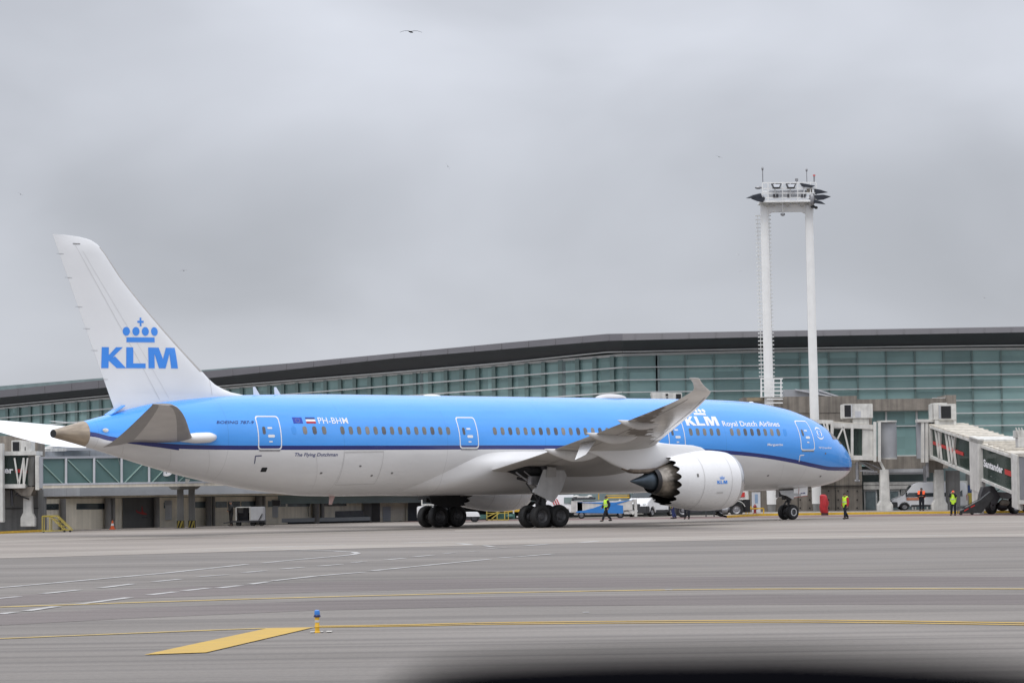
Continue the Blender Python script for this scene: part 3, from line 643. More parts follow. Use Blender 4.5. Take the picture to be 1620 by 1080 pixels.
def under_line(name, pts, wd=.04, parent=W1, off=.012):
    mb = AB()
    for (y0, x0), (y1, x1) in zip(pts[:-1], pts[1:]):
        n_ = max(2, int(abs(y1 - y0) * 2)); A = [wp(y0 + (y1 - y0) * k / n_, x0 + (x1 - x0) * k / n_, off) for k in range(n_ + 1)]
        for p, q in zip(A[:-1], A[1:]):
            d = (q - p).normalized(); u = Vector((-d.y, d.x, 0)).normalized() * wd / 2
            mb.add([p + u, q + u, q - u, p - u], [(0, 1, 2, 3)])
    return mb.build(name, GAP, parent, smooth=False, fix=False)
under_line('flap_gap', [(3.6, .80), (9.6, .74)]); under_line('flap_gap', [(10.6, .74), (19.6, .74)]); under_line('aileron_gap', [(20, .74), (25.5, .74)])
under_line('slat_gap', [(11.5, .13), (26, .13)], .03)
for y in (6.6, 9.8, 10.6, 20): under_line('flap_end_gap', [(y, .74), (y + .01, .98)], .05)
for y in (12.3, 15.4, 17.0, 21.5, 23.5): under_line('panel_seam', [(y, .15), (y, .73)], .02)
# flap track fairings
for y, ln, rad in ((9.6, 4.6, .38), (14.4, 4.0, .32), (18.7, 3.3, .26)):
    te, zt_ = st_te(y), st_zt(y); mb = AB(); rs = []
    for u in [i / 14 for i in range(15)]:
        k = max(.03, sin(pi * min(1, u * .98 + .01)) ** .62) if u < .55 else max(.02, (1 - (u - .55) / .45) ** .62 * sin(pi * .55) ** .62)
        s = te - ln + .75 + ln * u
        zc = zt_ + .06 - rad * k * .9 - .10 * (1 - u)
        rs.append([Vector((s, y + rad * .62 * k * cos(a), zc + rad * k * sin(a))) for a in [2 * pi * i / 18 for i in range(18)]])
    mb.rings(rs); mb.build('flap_track_fairing', WUND if False else FAIRM, W1)
def acp_(px, py, yl):
    R_ = AM.inverted(); d = R_.to_3x3() @ ray(px, py); o = R_ @ Vector((0, 0, CAMH)); tt = (yl - o.y) / d.y; p = o + d * tt; p.z -= (p.x - 31.5) * TILT; return p
# drooped flaperon between the flaps, behind the engine
mb = AB(); fp = [acp_(*q) for q in ((918.5, 703, 11.6), (943, 697, 12.7), (927, 718.5, 13.0), (909.5, 727, 12.2))]; mb.prism(fp, (-.05, -.03, .03)); mb.build('flaperon', WHITE)
mb = AB(); fp = [acp_(*q) for q in ((918, 702.5, 11.1), (943, 697.5, 12.3), (943, 694.5, 12.1), (922, 697.5, 11.1))]; mb.prism(fp, (-.3, .0, .03)); mb.build('flaperon_bay', DARK)
# raised inboard spoiler strip

# fin
fle = pch([6.9, 7.85, 8.08, 8.5, 9.22, 11.92, 14.48, 16.06, 16.43, 16.59, 16.67], [49.2, 49.7, 50.88, 51.97, 52.84, 55.82, 58.33, 59.62, 60.2, 61.0, 62.0])
def fte(z): return 58.72 + (z - 6.9) * (62.70 - 58.72) / (16.67 - 6.9)
def fin_th(z, x): c = fte(z) - fle(z); tcr = min(.10 * c, .62); return 5 * tcr * (.2969 * sqrt(max(x, 0)) - .126 * x - .3516 * x * x + .2843 * x ** 3 - .1015 * x ** 4) * (1 if z < 16 else max(.15, (16.75 - z) / .75)) + .004
def fin_pt(s, z, off=.0): le, te = fle(z), fte(z); x = min(max((s - le) / (te - le), 0), 1); return Vector((s, fin_th(z, x) + off, z))
FINW = mat('fin_white', (.76, .765, .77), .35, coat=.3, noise=.03, nscale=.5); LEM = mat('leading_edge_metal', (.42, .40, .375), .4, metal=.4, noise=.1)
zs = [6.9, 7.4, 7.85, 7.95, 8.08, 8.25, 8.5, 8.8, 9.22, 9.8, 10.4, 11, 11.6, 12.3, 13, 13.7, 14.48, 15.2, 15.7, 16.06, 16.25, 16.43, 16.52, 16.59, 16.64, 16.67]
xs = [0, .004, .012, .025, .045, .07, .11, .16, .22, .3, .4, .5, .6, .7, .8, .9, 1]
mb = AB(); rs = []
for z in zs:
    le, te = fle(z), fte(z); c = te - le
    rs.append([Vector((le + x * c, fin_th(z, x), z)) for x in xs] + [Vector((le + x * c, -fin_th(z, x), z)) for x in xs[::-1][:-1]])
mb.rings(rs); nn = len(rs[0]); fi = 0
for j in range(len(rs) - 1):
    for i in range(nn):
        xi = min(i, nn - i) if i <= nn else 0
        le_ok = (i < 4 or i >= nn - 4) and 9.0 < zs[j] < 16.0
        mb.m[fi] = 1 if le_ok else 0; fi += 1
FINO = mb.build('fin', [FINW, LEM], ang=50)
def fin_line(name, pts, wd, m):
    mb = AB()
    for (a, za), (b_, zb_) in zip(pts[:-1], pts[1:]):
        for k in range(10):
            p = (a + (b_ - a) * k / 10, za + (zb_ - za) * k / 10); q = (a + (b_ - a) * (k + 1) / 10, za + (zb_ - za) * (k + 1) / 10)
            mb.add([fin_pt(p[0] - wd / 2, p[1], .008), fin_pt(p[0] + wd / 2, p[1], .008), fin_pt(q[0] + wd / 2, q[1], .008), fin_pt(q[0] - wd / 2, q[1], .008)], [(0, 1, 2, 3)])
    return mb.build(name, m, FINO, smooth=False, fix=False)
FG = mat('fin_gap', (.60, .60, .60), .6, noise=0)
fin_line('rudder_gap', [(55.9, 7.6), (61.3, 16.1)], .04, FG); fin_line('panel_seam', [(55.3, 7.7), (60.85, 15.8)], .025, FG); fin_line('panel_seam', [(52.4, 7.9), (52.45, 8.85)], .03, LINEM); fin_line('root_gap', [(58.5, 7.05), (54.5, 7.75)], .02, LINEM)
for z in (8.7, 10.3, 11.5, 12.7, 14.3, 15.6): 
    s = fte(z); mb = AB(); mb.bar((s - .25, .03, z), (s + .18, .01, z + .0), .018); mb.build('static_wick', STEEL, FINO)
mb = AB(); mb.bar((61.0, .12, 16.2), (61.45, .1, 16.2), .03, .03); mb.build('fin_light', LINED, FINO)
def fin_decal(name, tp, px, m, par=FINO):
    mb = AB()
    pts4 = []
    R3 = AM.inverted()
    for x, y in px:
        d = R3.to_3x3() @ ray(x, y); o = R3 @ Vector((0, 0, CAMH)); tt = (.3 - o.y) / d.y; p = o + d * tt; pts4.append((p.x, p.z - (p.x - 31.5) * TILT))
    (a, za), (b_, zb_), (c_, zc_), (d_, zd_) = pts4      # bottom-left, bottom-right, top-right, top-left
    vs = []
    for u, v in tp[0]:
        s = (a + (b_ - a) * u) * (1 - v) + (d_ + (c_ - d_) * u) * v; z = (za + (zb_ - za) * u) * (1 - v) + (zd_ + (zc_ - zd_) * u) * v
        vs.append(fin_pt(s, z, .012))
    mb.add(vs, tp[1]); return mb.build(name, m, par, smooth=False, fix=False)
fin_decal('tail_logo_letters', poly_bm(klm_polys(), 10), ((164.3, 581.8), (281.2, 582.6), (279.5, 550), (164.3, 548.6)), KBL)
fin_decal('tail_logo_crown', poly_bm(crown_polys(), 8), ((195.2, 541), (250.5, 541.5), (250.5, 502.5), (195.2, 502)), KBL)

# tailplanes
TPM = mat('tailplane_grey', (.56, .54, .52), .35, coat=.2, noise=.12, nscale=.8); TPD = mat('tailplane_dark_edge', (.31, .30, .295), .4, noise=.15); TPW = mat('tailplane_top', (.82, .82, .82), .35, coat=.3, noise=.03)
def stab(sg):
    if sg > 0: row = [(.9, 54.0, 60.1, 5.28, 5.36), (2, 54.9, 60.35, 5.42, 5.50), (9.2, 60.7, 62.4, 6.86, 6.95), (9.9, 61.5, 62.75, 6.98, 7.03)]
    else: row = [(.9, 54.2, 60.1, 5.65, 5.35), (2, 54.9, 60.4, 5.70, 5.35), (9.2, 60.7, 62.5, 6.62, 6.45), (9.9, 61.5, 62.8, 6.72, 6.6)]
    ys = [r[0] for r in row]; fl, ft, zl, zt_ = [pch(ys, [r[k] for r in row]) for k in (1, 2, 3, 4)]
    mb = AB(); rs = []; n = 14
    for i in range(17):
        y = .9 + 9.0 * i / 16; le, te = fl(y), ft(y); c = te - le
        rs.append([Vector((le + x * c, sg * y, zl(y) + (zt_(y) - zl(y)) * x + q * c - max(0, x - .68) / .32 * .50 * (1 - y / 10.2))) for x, q in af(.09, n)])
    mb.rings(rs); nn = len(rs[0]); fi = 0
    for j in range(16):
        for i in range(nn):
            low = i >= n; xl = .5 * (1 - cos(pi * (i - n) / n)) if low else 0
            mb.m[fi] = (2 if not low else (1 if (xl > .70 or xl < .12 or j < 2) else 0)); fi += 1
    o = mb.build('tailplane', [TPM, TPD, TPW], ang=50)
    return o
S1 = stab(1); S2 = stab(-1)
# white root shroud of the starboard tailplane, and the elevator linkage mark
for sg in (1,):
    mb = AB(); rs = []
    for u in [i / 16 for i in range(17)]:
        s = 53.3 + 3.4 * u; k = max(.05, min(1, (u / .2)) ** .5) * (1 - .95 * max(0, u - .45) / .55)
        yb = fus_y(s, 5.35) - .15
        rs.append([Vector((s, sg * (yb + .75 * k * (0.5 + .5 * cos(a))), 5.45 - .10 * u + .30 * k * sin(a))) for a in [2 * pi * i / 20 for i in range(20)]])
    mb.rings(rs); mb.build('tailplane_shroud', WHITE)

tpz = [fus_pt(*q) for q in ((193, 697), (225, 699), (255, 702), (283, 704), (283, 712), (256, 708), (225, 704), (193, 699))]
mb = AB(); P = []
for k in range(13):
    u = k / 12 * 3; i = min(int(u), 2); f_ = u - i; a = tpz[i]; b_ = tpz[i + 1]; c_ = tpz[7 - i]; d_ = tpz[6 - i]
    P += [on_skin(a[0] + (b_[0] - a[0]) * f_, a[1] + (b_[1] - a[1]) * f_, .02), on_skin(c_[0] + (d_[0] - c_[0]) * f_, c_[1] + (d_[1] - c_[1]) * f_, .02)]
mb.add(P, [(2 * k, 2 * k + 2, 2 * k + 3, 2 * k + 1) for k in range(12)]); mb.build('trim_plate', mat('stripe_navy', (.006, .018, .17), .3, coat=.4, noise=0), smooth=False, fix=False)
# engines
CHEV = 18
HOTM = mat('exhaust_metal', (.36, .32, .27), .32, metal=.7, noise=.5, nscale=1.4, dirt=(.05, .045, .04)); CONEM = mat('exhaust_cone_metal', (.085, .11, .135), .4, metal=.6, noise=.25, nscale=1.2)
LIPM = mat('inlet_lip_metal', (.62, .62, .63), .22, metal=.85, noise=.05); DUCTB = mat('duct_black', (.010, .010, .011), .75, noise=.3, spec=.2)  # bright lip metal; near-black lining for the fan duct
NACW = mat('nacelle_white', (.78, .78, .78), .28, coat=.5, noise=.03, nscale=.5)
def engine(sg):
    cy, cz = sg * 9.8, 2.72
    n = 144; mb = AB()
    prof = [(20.85, 1.50), (20.88, 1.58), (21.0, 1.66), (21.3, 1.74), (21.8, 1.80), (22.4, 1.835), (23.0, 1.84), (23.6, 1.81), (24.2, 1.75), (24.8, 1.665), (25.4, 1.565), (25.75, 1.50)]
    def rg(s, r, tooth=0):
        R_ = []
        for i in range(n):
            a = 2 * pi * i / n; ph = (i / n * CHEV) % 1; tt = 1 - abs(sin(pi * ph))
            R_.append(Vector((s + tooth * tt, cy + (r - .02 * tt * (tooth > 0)) * cos(a), cz + (r - .03 * tt * (tooth > 0)) * sin(a))))
        return R_
    mb.rings([rg(*p) for p in prof[3:]] + [rg(26.0, 1.47, .36)], caps=False)
    NA = mb.build('engine_nacelle', NACW, ang=50)
    mb = AB(); mb.rings([rg(21.6, 1.30), rg(21.1, 1.36), rg(20.9, 1.43)] + [rg(*p) for p in prof[:4]], caps=False); mb.build('inlet_lip', LIPM, NA, ang=60)
    mb = AB(); mb.rings([rg(24.2, 1.30), rg(25.2, 1.42), rg(25.995, 1.44, .35)], caps=False); mb.rings([rg(24.2, 1.30), rg(24.2, .5)], caps=False); mb.build('fan_duct', DUCTB, NA, ang=60)
    mb = AB(); mb.lathe([(21.75, 1.34), (21.75, .05)], (0, cy, cz), (1, 0, 0), 48, mi=0); mb.build('fan_face', DSTEEL, NA)
    mb = AB(); mb.lathe([(24.3, 1.16), (25.2, 1.14), (25.9, 1.04), (26.5, .90), (26.95, .79)], (0, cy, cz), (1, 0, 0), 64); mb.build('core_cowl', HOTM, NA)
    mb = AB(); mb.lathe([(26.9, .80), (27.22, .73), (27.22, .69), (26.6, .66)], (0, cy, cz), (1, 0, 0), 64); mb.build('core_nozzle', mat('nozzle_dark', (.05, .048, .05), .4, metal=.6, noise=.3), NA)
    mb = AB(); mb.lathe([(26.5, .60), (27.1, .57), (27.6, .43), (28.2, .24), (28.75, .07), (28.85, .03)], (0, cy, cz), (1, 0, 0), 48, caps=True); mb.build('exhaust_cone', CONEM, NA)
    # seams and marks on the cowl
    mb = AB()
    for s, r in ((22.15, 1.828), (24.35, 1.738)): mb.lathe([(s, r + .004), (s + .03, r + .004)], (0, cy, cz), (1, 0, 0), 96)
    mb.build('cowl_seam', LINEM, NA)
    # pylon
    mb = AB(); rs = []
    for s, zt_, zb, hw in ((22.6, 4.52, 4.4, .06), (23.1, 4.74, 4.3, .20), (23.8, 4.86, 4.2, .26), (24.6, 4.90, 4.0, .28), (25.6, 4.93, 3.9, .29), (26.4, 5.0, 3.62, .30), (27.0, 5.1, 3.42, .30), (28.2, 5.2, 3.34, .29), (29.2, 5.1, 3.40, .27), (30.3, 4.9, 3.75, .22), (31.3, 4.7, 4.2, .12), (32.2, 4.7, 4.5, .04)):
        ring = [Vector((s, cy + hw * a, zb + (zt_ - zb) * q)) for a, q in ((-.55, 0), (.55, 0), (.9, .08), (1, .3), (1, .8), (.8, .96), (.45, 1), (-.45, 1), (-.8, .96), (-1, .8), (-1, .3), (-.9, .08))]
        rs.append(ring)
    mb.rings(rs); PY = mb.build('pylon', WHITE, NA, ang=45)
    mb = AB(); rs = []
    for s, zt_, zb, hw in ((26.3, 3.7, 3.45, .30), (26.9, 3.52, 3.28, .31), (27.6, 3.44, 3.18, .30), (28.4, 3.42, 3.16, .28), (28.9, 3.44, 3.22, .22), (29.5, 3.52, 3.42, .08)):
        rs.append([Vector((s, cy + hw * a, zb + (zt_ - zb) * q)) for a, q in ((-.6, 0), (.6, 0), (1, .4), (1, 1), (-1, 1), (-1, .4))])
    mb.rings(rs); mb.build('heat_shield', mat('heat_shield_metal', (.26, .21, .165), .4, metal=.5, noise=.4, nscale=1.5, dirt=(.1, .08, .065)), NA)
    mb = AB(); mb.prism([(21.6, cy + sg * -1.55, cz + .95), (23.2, cy + sg * -1.6, cz + .98), (23.2, cy + sg * -2.15, cz + 1.3), (22.6, cy + sg * -2.1, cz + 1.28)], (0, .03, .03)); mb.build('strake', NACW, NA)
    return NA, cy, cz
E1, ey, ez = engine(1); E2, _, _ = engine(-1)
# logo and small marks on the starboard cowl (outboard side)
rf = pch([20.85, 21.3, 21.8, 22.4, 23.0, 23.6, 24.2, 24.8, 25.4, 25.75], [1.50, 1.74, 1.80, 1.835, 1.84, 1.81, 1.75, 1.665, 1.565, 1.50])
def eng_decal(name, tp, s0, s1, z0, z1, m, off=.012):
    mb = AB()
    def q(u, v):
        s = s0 + (s1 - s0) * u; z = z0 + (z1 - z0) * v; r = rf(s) + off; return Vector((s, ey + sqrt(r * r - z * z), ez + z))
    mb.add([q(u, v) for u, v in tp[0]], tp[1]); return mb.build(name, m, E1, smooth=False, fix=False)
R3 = AM.inverted()
def eng_pt(px, py):
    d = R3.to_3x3() @ ray(px, py); o = R3 @ Vector((0, 0, CAMH)); yl = ey + 1.7
    for _ in range(20):
        tt = (yl - o.y) / d.y; p = o + d * tt; zq = p.z - (p.x - 31.5) * TILT - ez; r = rf(p.x); yl = ey + sqrt(max(r * r - zq * zq, .01))
    return p.x, zq
a, b_ = eng_pt(1134.5, 765), eng_pt(1150.5, 765); c_ = eng_pt(1142, 759.5)
eng_decal('cowl_logo_letters', poly_bm(klm_polys(), 6), a[0], b_[0], a[1], c_[1], KBL)
a, b_ = eng_pt(1138.5, 757.5), eng_pt(1146.5, 757.5); c_ = eng_pt(1142, 752)
eng_decal('cowl_logo_crown', poly_bm(crown_polys(), 4), a[0], b_[0], a[1], c_[1], KBL)
a = eng_pt(1104, 751.5); eng_decal('cowl_vent', poly_bm([[(0, 0), (1, 0), (1, 1), (0, 1)]], 3), a[0] + .07, a[0] - .07, a[1] - .1, a[1] + .1, LINED)
a = eng_pt(1139, 778.5); eng_decal('cowl_placard', poly_bm([[(0, 0), (1, 0), (1, 1), (0, 1)]], 3), a[0] + .25, a[0] - .25, a[1] - .06, a[1] + .02, LINEM)

# landing gear
RIMM = mat('wheel_rim', (.10, .10, .105), .5, metal=.4, noise=.2); RIMW = mat('white_rim', (.60, .60, .60), .4, noise=.1)
def wheel_mesh(mb, c, ax, R, wd, rim):
    c = Vector(c); h = wd / 2; k = R
    mb.lathe([(-h * .8, k * .56), (-h, k * .66), (-h, k * .86), (-h * .82, k * .95), (-h * .45, k * .995), (0, k), (h * .45, k * .995), (h * .82, k * .95), (h, k * .86), (h, k * .66), (h * .8, k * .56)], c, ax, 36, mi=0)
    for sg in (-1, 1): mb.lathe([(sg * h * .8, k * .56), (sg * h * .66, k * .52), (sg * h * .40, k * .36), (sg * h * .45, k * .30), (sg * h * .7, k * .22), (sg * h * .7, .02)], c, ax, 28, mi=1)
def main_gear(sg):
    y0 = sg * 4.9; s0 = 31.5
    mb = AB(); mb.cyl((s0, y0, .75), (s0 + .1, y0 + sg * .1, 2.2), .17, n=16); mb.cyl((s0 + .1, y0 + sg * .1, 2.1), (s0 + .25, y0 + sg * .35, 4.1), .24, n=16)
    mb.bar((s0 - .85, y0, .70), (s0 + .85, y0, .70), .26, .30)
    for x in (-.73, .73): mb.cyl((s0 + x, y0 - .62, .685), (s0 + x, y0 + .62, .685), .10, n=12)
    mb.cyl((s0 + .1, y0, 2.3), (s0 - 1.2, y0 - sg * .9, 3.3), .08); mb.cyl((s0 + .1, y0, 2.6), (s0 + .4, y0 - sg * 1.9, 3.0), .09); mb.cyl((s0 + .2, y0, 1.4), (s0 + 1.0, y0 - sg * .4, 2.7), .05)
    mb.bar((s0 + .22, y0, 1.9), (s0 + .55, y0, 1.35), .18, .06); mb.bar((s0 + .55, y0, 1.35), (s0 + .2, y0, .9), .18, .06)
    for k in range(7): mb.cyl((s0 + random.uniform(-.3, .3), y0 + random.uniform(-.2, .2), random.uniform(.9, 1.4)), (s0 + random.uniform(-.5, .5), y0 + random.uniform(-.3, .3), random.uniform(1.6, 2.4)), .03, n=6)
    mb.ell((s0, y0, 1.05), (.42, .40, .22)); mb.ell((s0 + .1, y0 - sg * .25, 1.5), (.3, .25, .2))
    gr = mb.build('main_gear', DSTEEL, tilt=False)
    for x in (-.73, .73):
        for yy in (-.55, .55):
            m2 = AB(); wheel_mesh(m2, (s0 + x, y0 + yy, .685), (0, 1, 0), .685, .50, None); m2.build('wheel', [TYRE, RIMM], gr, tilt=False, ang=40)
    return gr
MG1 = main_gear(1); MG2 = main_gear(-1)
R3 = AM.inverted()
def acp(px, py, yl):
    d = R3.to_3x3() @ ray(px, py); o = R3 @ Vector((0, 0, CAMH)); tt = (yl - o.y) / d.y; return o + d * tt
# big gear door hanging from the wing, wheel bays
GDM = mat('gear_door_grey', (.50, .50, .50), .45, noise=.12, nscale=1.5, streak=.1)
dp = [acp(*q) for q in ((861, 742, 5.75), (893, 743.5, 5.75), (897, 753, 5.75), (889, 775, 5.75), (875.5, 794.5, 5.75), (843, 778, 5.75), (846, 772, 5.75), (850, 771.5, 5.75))]
mb = AB(); mb.prism([(p.x, p.y, p.z) for p in dp], (0, -.10, 0)); GD = mb.build('gear_door', GDM, tilt=False, bevel=.02)
dq = [acp(*q) for q in ((868, 738, 5.9), (880, 739.5, 5.9), (880, 754, 5.9), (866, 754, 5.9))]
mb = AB(); mb.prism(dq, (0, -.12, 0)); mb.build('door_bracket', mat('bracket_grey', (.36, .35, .34), .5, noise=.1), GD, tilt=False)
dp = [(p.x, -p.y, p.z) for p in dp]
mb = AB(); mb.prism(dp, (0, .10, 0)); mb.build('gear_door', GDM, tilt=False, bevel=.02)
mb = AB(); rs = []
for u in [i / 10 for i in range(11)]:
    s = 30.4 + 2.5 * u; hw = .8 * sin(pi * (.08 + .84 * u)) ** .5; 
    rs.append([Vector((s, 4.15 + 1.15 * cos(a), 3.22 + .30 * u + hw * .55 * sin(a))) for a in [2 * pi * i / 20 for i in range(20)]])
mb.rings(rs); mb.build('wheel_well', DARK, tilt=False)
mb = AB()
mb.cyl((33.3, 4.5, 3.35), (31.9, 5.2, 2.2), .05); mb.cyl((33.0, 4.9, 3.4), (31.8, 5.2, 2.5), .035); mb.box((32.0, 4.9, 2.6), (32.7, 5.2, 3.1)); mb.build('gear_linkage', STEEL, MG1, tilt=False)
mb = AB(); mb.box((31.2, -4.6, 1.75), (33.6, -3.4, 2.1)); mb.cyl((31.2, -4.3, 1.6), (33.9, -3.6, 1.75), .16); mb.prism([(31.0, -3.0, 1.9), (33.9, -3.2, 1.98), (33.7, -3.2, 1.5), (32.8, -3.1, 1.25), (31.4, -3.0, 1.35)], (0, .08, 0)); mb.build('gear_linkage', BLACK, MG2, tilt=False)
mb = AB(); mb.prism([(29.3, 2.0, 2.0), (29.9, 2.0, 2.0), (30.1, 2.0, 1.65), (29.6, 2.0, 1.6)], (0, .1, 0)); mb.build('drain_fairing', BLACK)
# nose gear
mb = AB(); s0 = 5.7
mb.cyl((s0, 0, .5), (s0 - .05, 0, 1.25), .085, n=14); mb.cyl((s0 - .05, 0, 1.15), (s0 - .15, 0, 2.3), .14, n=14); mb.cyl((s0, -.4, .51), (s0, .4, .51), .07)
mb.bar((s0 + .12, 0, 1.3), (s0 + .38, 0, 1.0), .12, .05); mb.bar((s0 + .38, 0, 1.0), (s0 + .05, 0, .66), .12, .05)
mb.cyl((s0, 0, 1.7), (s0 - 1.1, 0, 2.15), .06); mb.box((s0 - .15, -.3, 1.55), (s0 + .55, .42, 2.12)); mb.ell((s0 - .2, .25, 1.62), (.13, .09, .09)); mb.ell((s0 - .2, -.25, 1.62), (.13, .09, .09)); mb.box((s0 + .3, .2, 1.35), (s0 + .8, .45, 1.9))
for k in range(8): mb.cyl((s0 + random.uniform(-.2, .6), random.uniform(-.1, .45), random.uniform(1.3, 1.5)), (s0 + random.uniform(-.3, .9), random.uniform(-.1, .4), random.uniform(1.7, 2.1)), .025, n=6)
NG = mb.build('nose_gear', DSTEEL, tilt=False)
for yy in (-.36, .36):
    m2 = AB(); wheel_mesh(m2, (s0, yy, .51), (0, 1, 0), .51, .36, None); m2.build('wheel', [TYRE, RIMM], NG, tilt=False, ang=40)
m2 = AB(); m2.lathe([(.155, .27), (.185, .265), (.185, .20), (.155, .19)], (s0, .36, .51), (0, 1, 0), 32); m2.build('wheel_ring', RIMW, NG, tilt=False)
nd = [acp(*q) for q in ((1256, 772.5, .85), (1278, 769.5, .85), (1277.5, 784, .85), (1255.5, 787, .85))]
mb = AB(); mb.prism(nd, (0, -.05, 0)); D1 = mb.build('nose_gear_door', WHITE, tilt=False, bevel=.01)
mb = AB(); mb.prism([(p.x, -p.y, p.z) for p in nd], (0, .05, 0)); mb.build('nose_gear_door', WHITE, tilt=False, bevel=.01)
def qd(u0, v0, u1, v1):
    a, b_, c_, d_ = nd; f = lambda u, v: (a * (1 - u) + b_ * u) * (1 - v) + (d_ * (1 - u) + c_ * u) * v
    return [f(u0, v0) + Vector((0, .012, 0)), f(u1, v0) + Vector((0, .012, 0)), f(u1, v1) + Vector((0, .012, 0)), f(u0, v1) + Vector((0, .012, 0))]
mb = AB(); mb.add(qd(0, .94, 1, 1), [(0, 1, 2, 3)]); mb.add(qd(.34, 0, .37, .96), [(0, 1, 2, 3)]); mb.build('red_edging', mat('faded_red', (.40, .08, .05), .5, noise=.1), D1, tilt=False, smooth=False)
tp = text_polys('PH-BHM', 0, .03); 
def qf(v0, v1, u0=.5, u1=.82):
    a, b_, c_, d_ = nd; g_ = lambda u, v: (a * (1 - u) + b_ * u) * (1 - v) + (d_ * (1 - u) + c_ * u) * v + Vector((0, .014, 0))
    return lambda u, v: g_(u0 + (u1 - u0) * u, v0 + (v1 - v0) * (1 - v))
decal('door_registration', tp, qf(.56, .72), TN, D1)
mb = AB(); mb.prism([(7.3, .75, 1.95), (5.3, .75, 2.0), (5.35, .85, 1.55), (6.0, .85, 1.62), (6.1, .85, 1.35), (6.7, .85, 1.6), (7.2, .85, 1.7)], (0, .04, 0)); mb.build('nose_gear_aft_door', mat('door_grey_shade', (.40, .40, .40), .5, noise=.1), tilt=False)
mb = AB(); mb.box((4.2, -.7, 2.10), (7.2, .7, 2.2)); mb.build('nose_wheel_bay', DARK, tilt=False)

# ------------------------------------------------------------------ terminal building
TB = thing('terminal_building', 'long glass-fronted terminal with green-tinted curtain wall under a dark overhanging roof', 'terminal', (10, 262, 0))
YR = 260.0
def fac(x):                      # distance of the glass wall behind a pixel column
    if x >= 985: return YR
    # straight receding wall through (985,260) and (100,319)
    A = Vector(((985 - 810) / FPX * 260, 260)); B = Vector(((100 - 810) / FPX * 319, 319)); k = (x - 810) / FPX
    # point on AB with X = k*Y
    t_ = (A.x - k * A.y) / ((A.x - B.x) - k * (A.y - B.y)); return A.y + (B.y - A.y) * t_
def fz(x, y, off=0): return at(x, y, fac(x) - off)
roof_top = [(-120, 627), (0, 617), (165, 600.5), (330, 586.5), (620, 559), (800, 542), (960, 528), (1200, 523.6), (1450, 519.5), (1620, 516.5), (1800, 514), (2300, 507)]
roof_mid = [(-120, 638), (0, 628.5), (165, 613), (330, 598), (620, 567), (800, 552), (960, 539), (1200, 533), (1450, 528.5), (1620, 525.5), (1800, 523), (2300, 517)]
roof_low = [(-120, 651), (0, 642.5), (165, 627), (330, 613), (620, 590), (800, 574.5), (960, 558), (1200, 552.5), (1450, 549), (1620, 547), (1800, 545), (2300, 541)]
gl_top = [(-120, 656), (0, 646), (165, 630.5), (330, 616.5), (620, 592.5), (800, 577), (985, 561.5), (1200, 556), (1450, 553), (1620, 551.5), (1800, 550), (2300, 546)]
def ip(T, x):
    for a, b_ in zip(T[:-1], T[1:]):
        if a[0] <= x <= b_[0]: return a[1] + (b_[1] - a[1]) * (x - a[0]) / (b_[0] - a[0])
    return T[0][1] if x < T[0][0] else T[-1][1]
xs_ = [-120, 0, 165, 330, 480, 620, 800, 960, 985, 1080, 1200, 1330, 1450, 1620, 1800, 2300]
mb = MB(); rs = []
for x in xs_:
    t0 = fz(x, ip(roof_top, x), 2.6); t1 = fz(x, ip(roof_mid, x), 3.0); t2 = fz(x, ip(roof_low, x), .4); n_ = Vector((0, 1, 0))
    rs.append([t0 + n_ * 30, t0, t1, t2, t2 + n_ * 30])
mb.rings(rs, closed=True)
mb.m = [(1 if (i % 5) == 1 else 0) for i in range(len(mb.f))]
mb.build('roof', [DKROOF, RFASC], TB, smooth=False)
for k in range(56):
    x = -100 + 42.5 * k; a = fz(x, ip(roof_top, x) + .3, 2.66); b_ = fz(x, ip(roof_mid, x) - .2, 3.06); mb = MB(); mb.bar(a, b_, .04, .04)
    mb.build('roof_joint', RFASC, TB)
mb = MB()
for a, b_ in zip(xs_[:-1], xs_[1:]):
    for T, dy, off, wd in ((roof_low, -1.0, .9, .10), (gl_top, -.3, .12, .22)): mb.bar(fz(a, ip(T, a) + dy, off), fz(b_, ip(T, b_) + dy, off), .12, wd)
mb.build('soffit_trim', FRAMEW, TB)
# glass wall: left receding wing and right frontal wing
mb = MB()
for a, b_ in zip(xs_[:-1], xs_[1:]):
    p, q = fz(a, ip(gl_top, a)), fz(b_, ip(gl_top, b_)); mb.add([(p.x, p.y, 2.5), (q.x, q.y, 2.5), q, p], [(0, 1, 2, 3)])
mb.build('glass_wall', GL, TB, smooth=False)
# interior: back wall, floors, columns seen through the glass
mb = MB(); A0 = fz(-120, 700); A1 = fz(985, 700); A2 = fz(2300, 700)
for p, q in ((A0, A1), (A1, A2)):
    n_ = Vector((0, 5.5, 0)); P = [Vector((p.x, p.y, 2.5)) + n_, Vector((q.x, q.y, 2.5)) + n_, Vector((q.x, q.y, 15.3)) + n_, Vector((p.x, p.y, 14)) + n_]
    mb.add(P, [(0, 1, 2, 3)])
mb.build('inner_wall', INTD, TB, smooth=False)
mb = MB()
for z in (6.4, 7.2, 10.0, 11.1):
    for p, q in ((A0, A1), (A1, A2)): mb.bar(Vector((p.x, p.y + 2.2, z)), Vector((q.x, q.y + 2.2, z)), 1.6, .22)
mb.build('inner_floor', INT, TB)
for k in range(14):
    x = 1040 + 46 * k; p = at(x, 650, YR + 3.2); mb = MB(); mb.box((p.x - .45, p.y - .2, 3), (p.x + .45, p.y + .2, 11 + (k % 3))); mb.build('inner_column', INT, TB)
mb = MB()
for k in range(9):
    p = at(1290 + 46 * k, 650, YR + 1.6); 
    for j in range(5): mb.box((p.x - .8, p.y, 7.3 + j * .55), (p.x + .8, p.y + .04, 7.36 + j * .55))
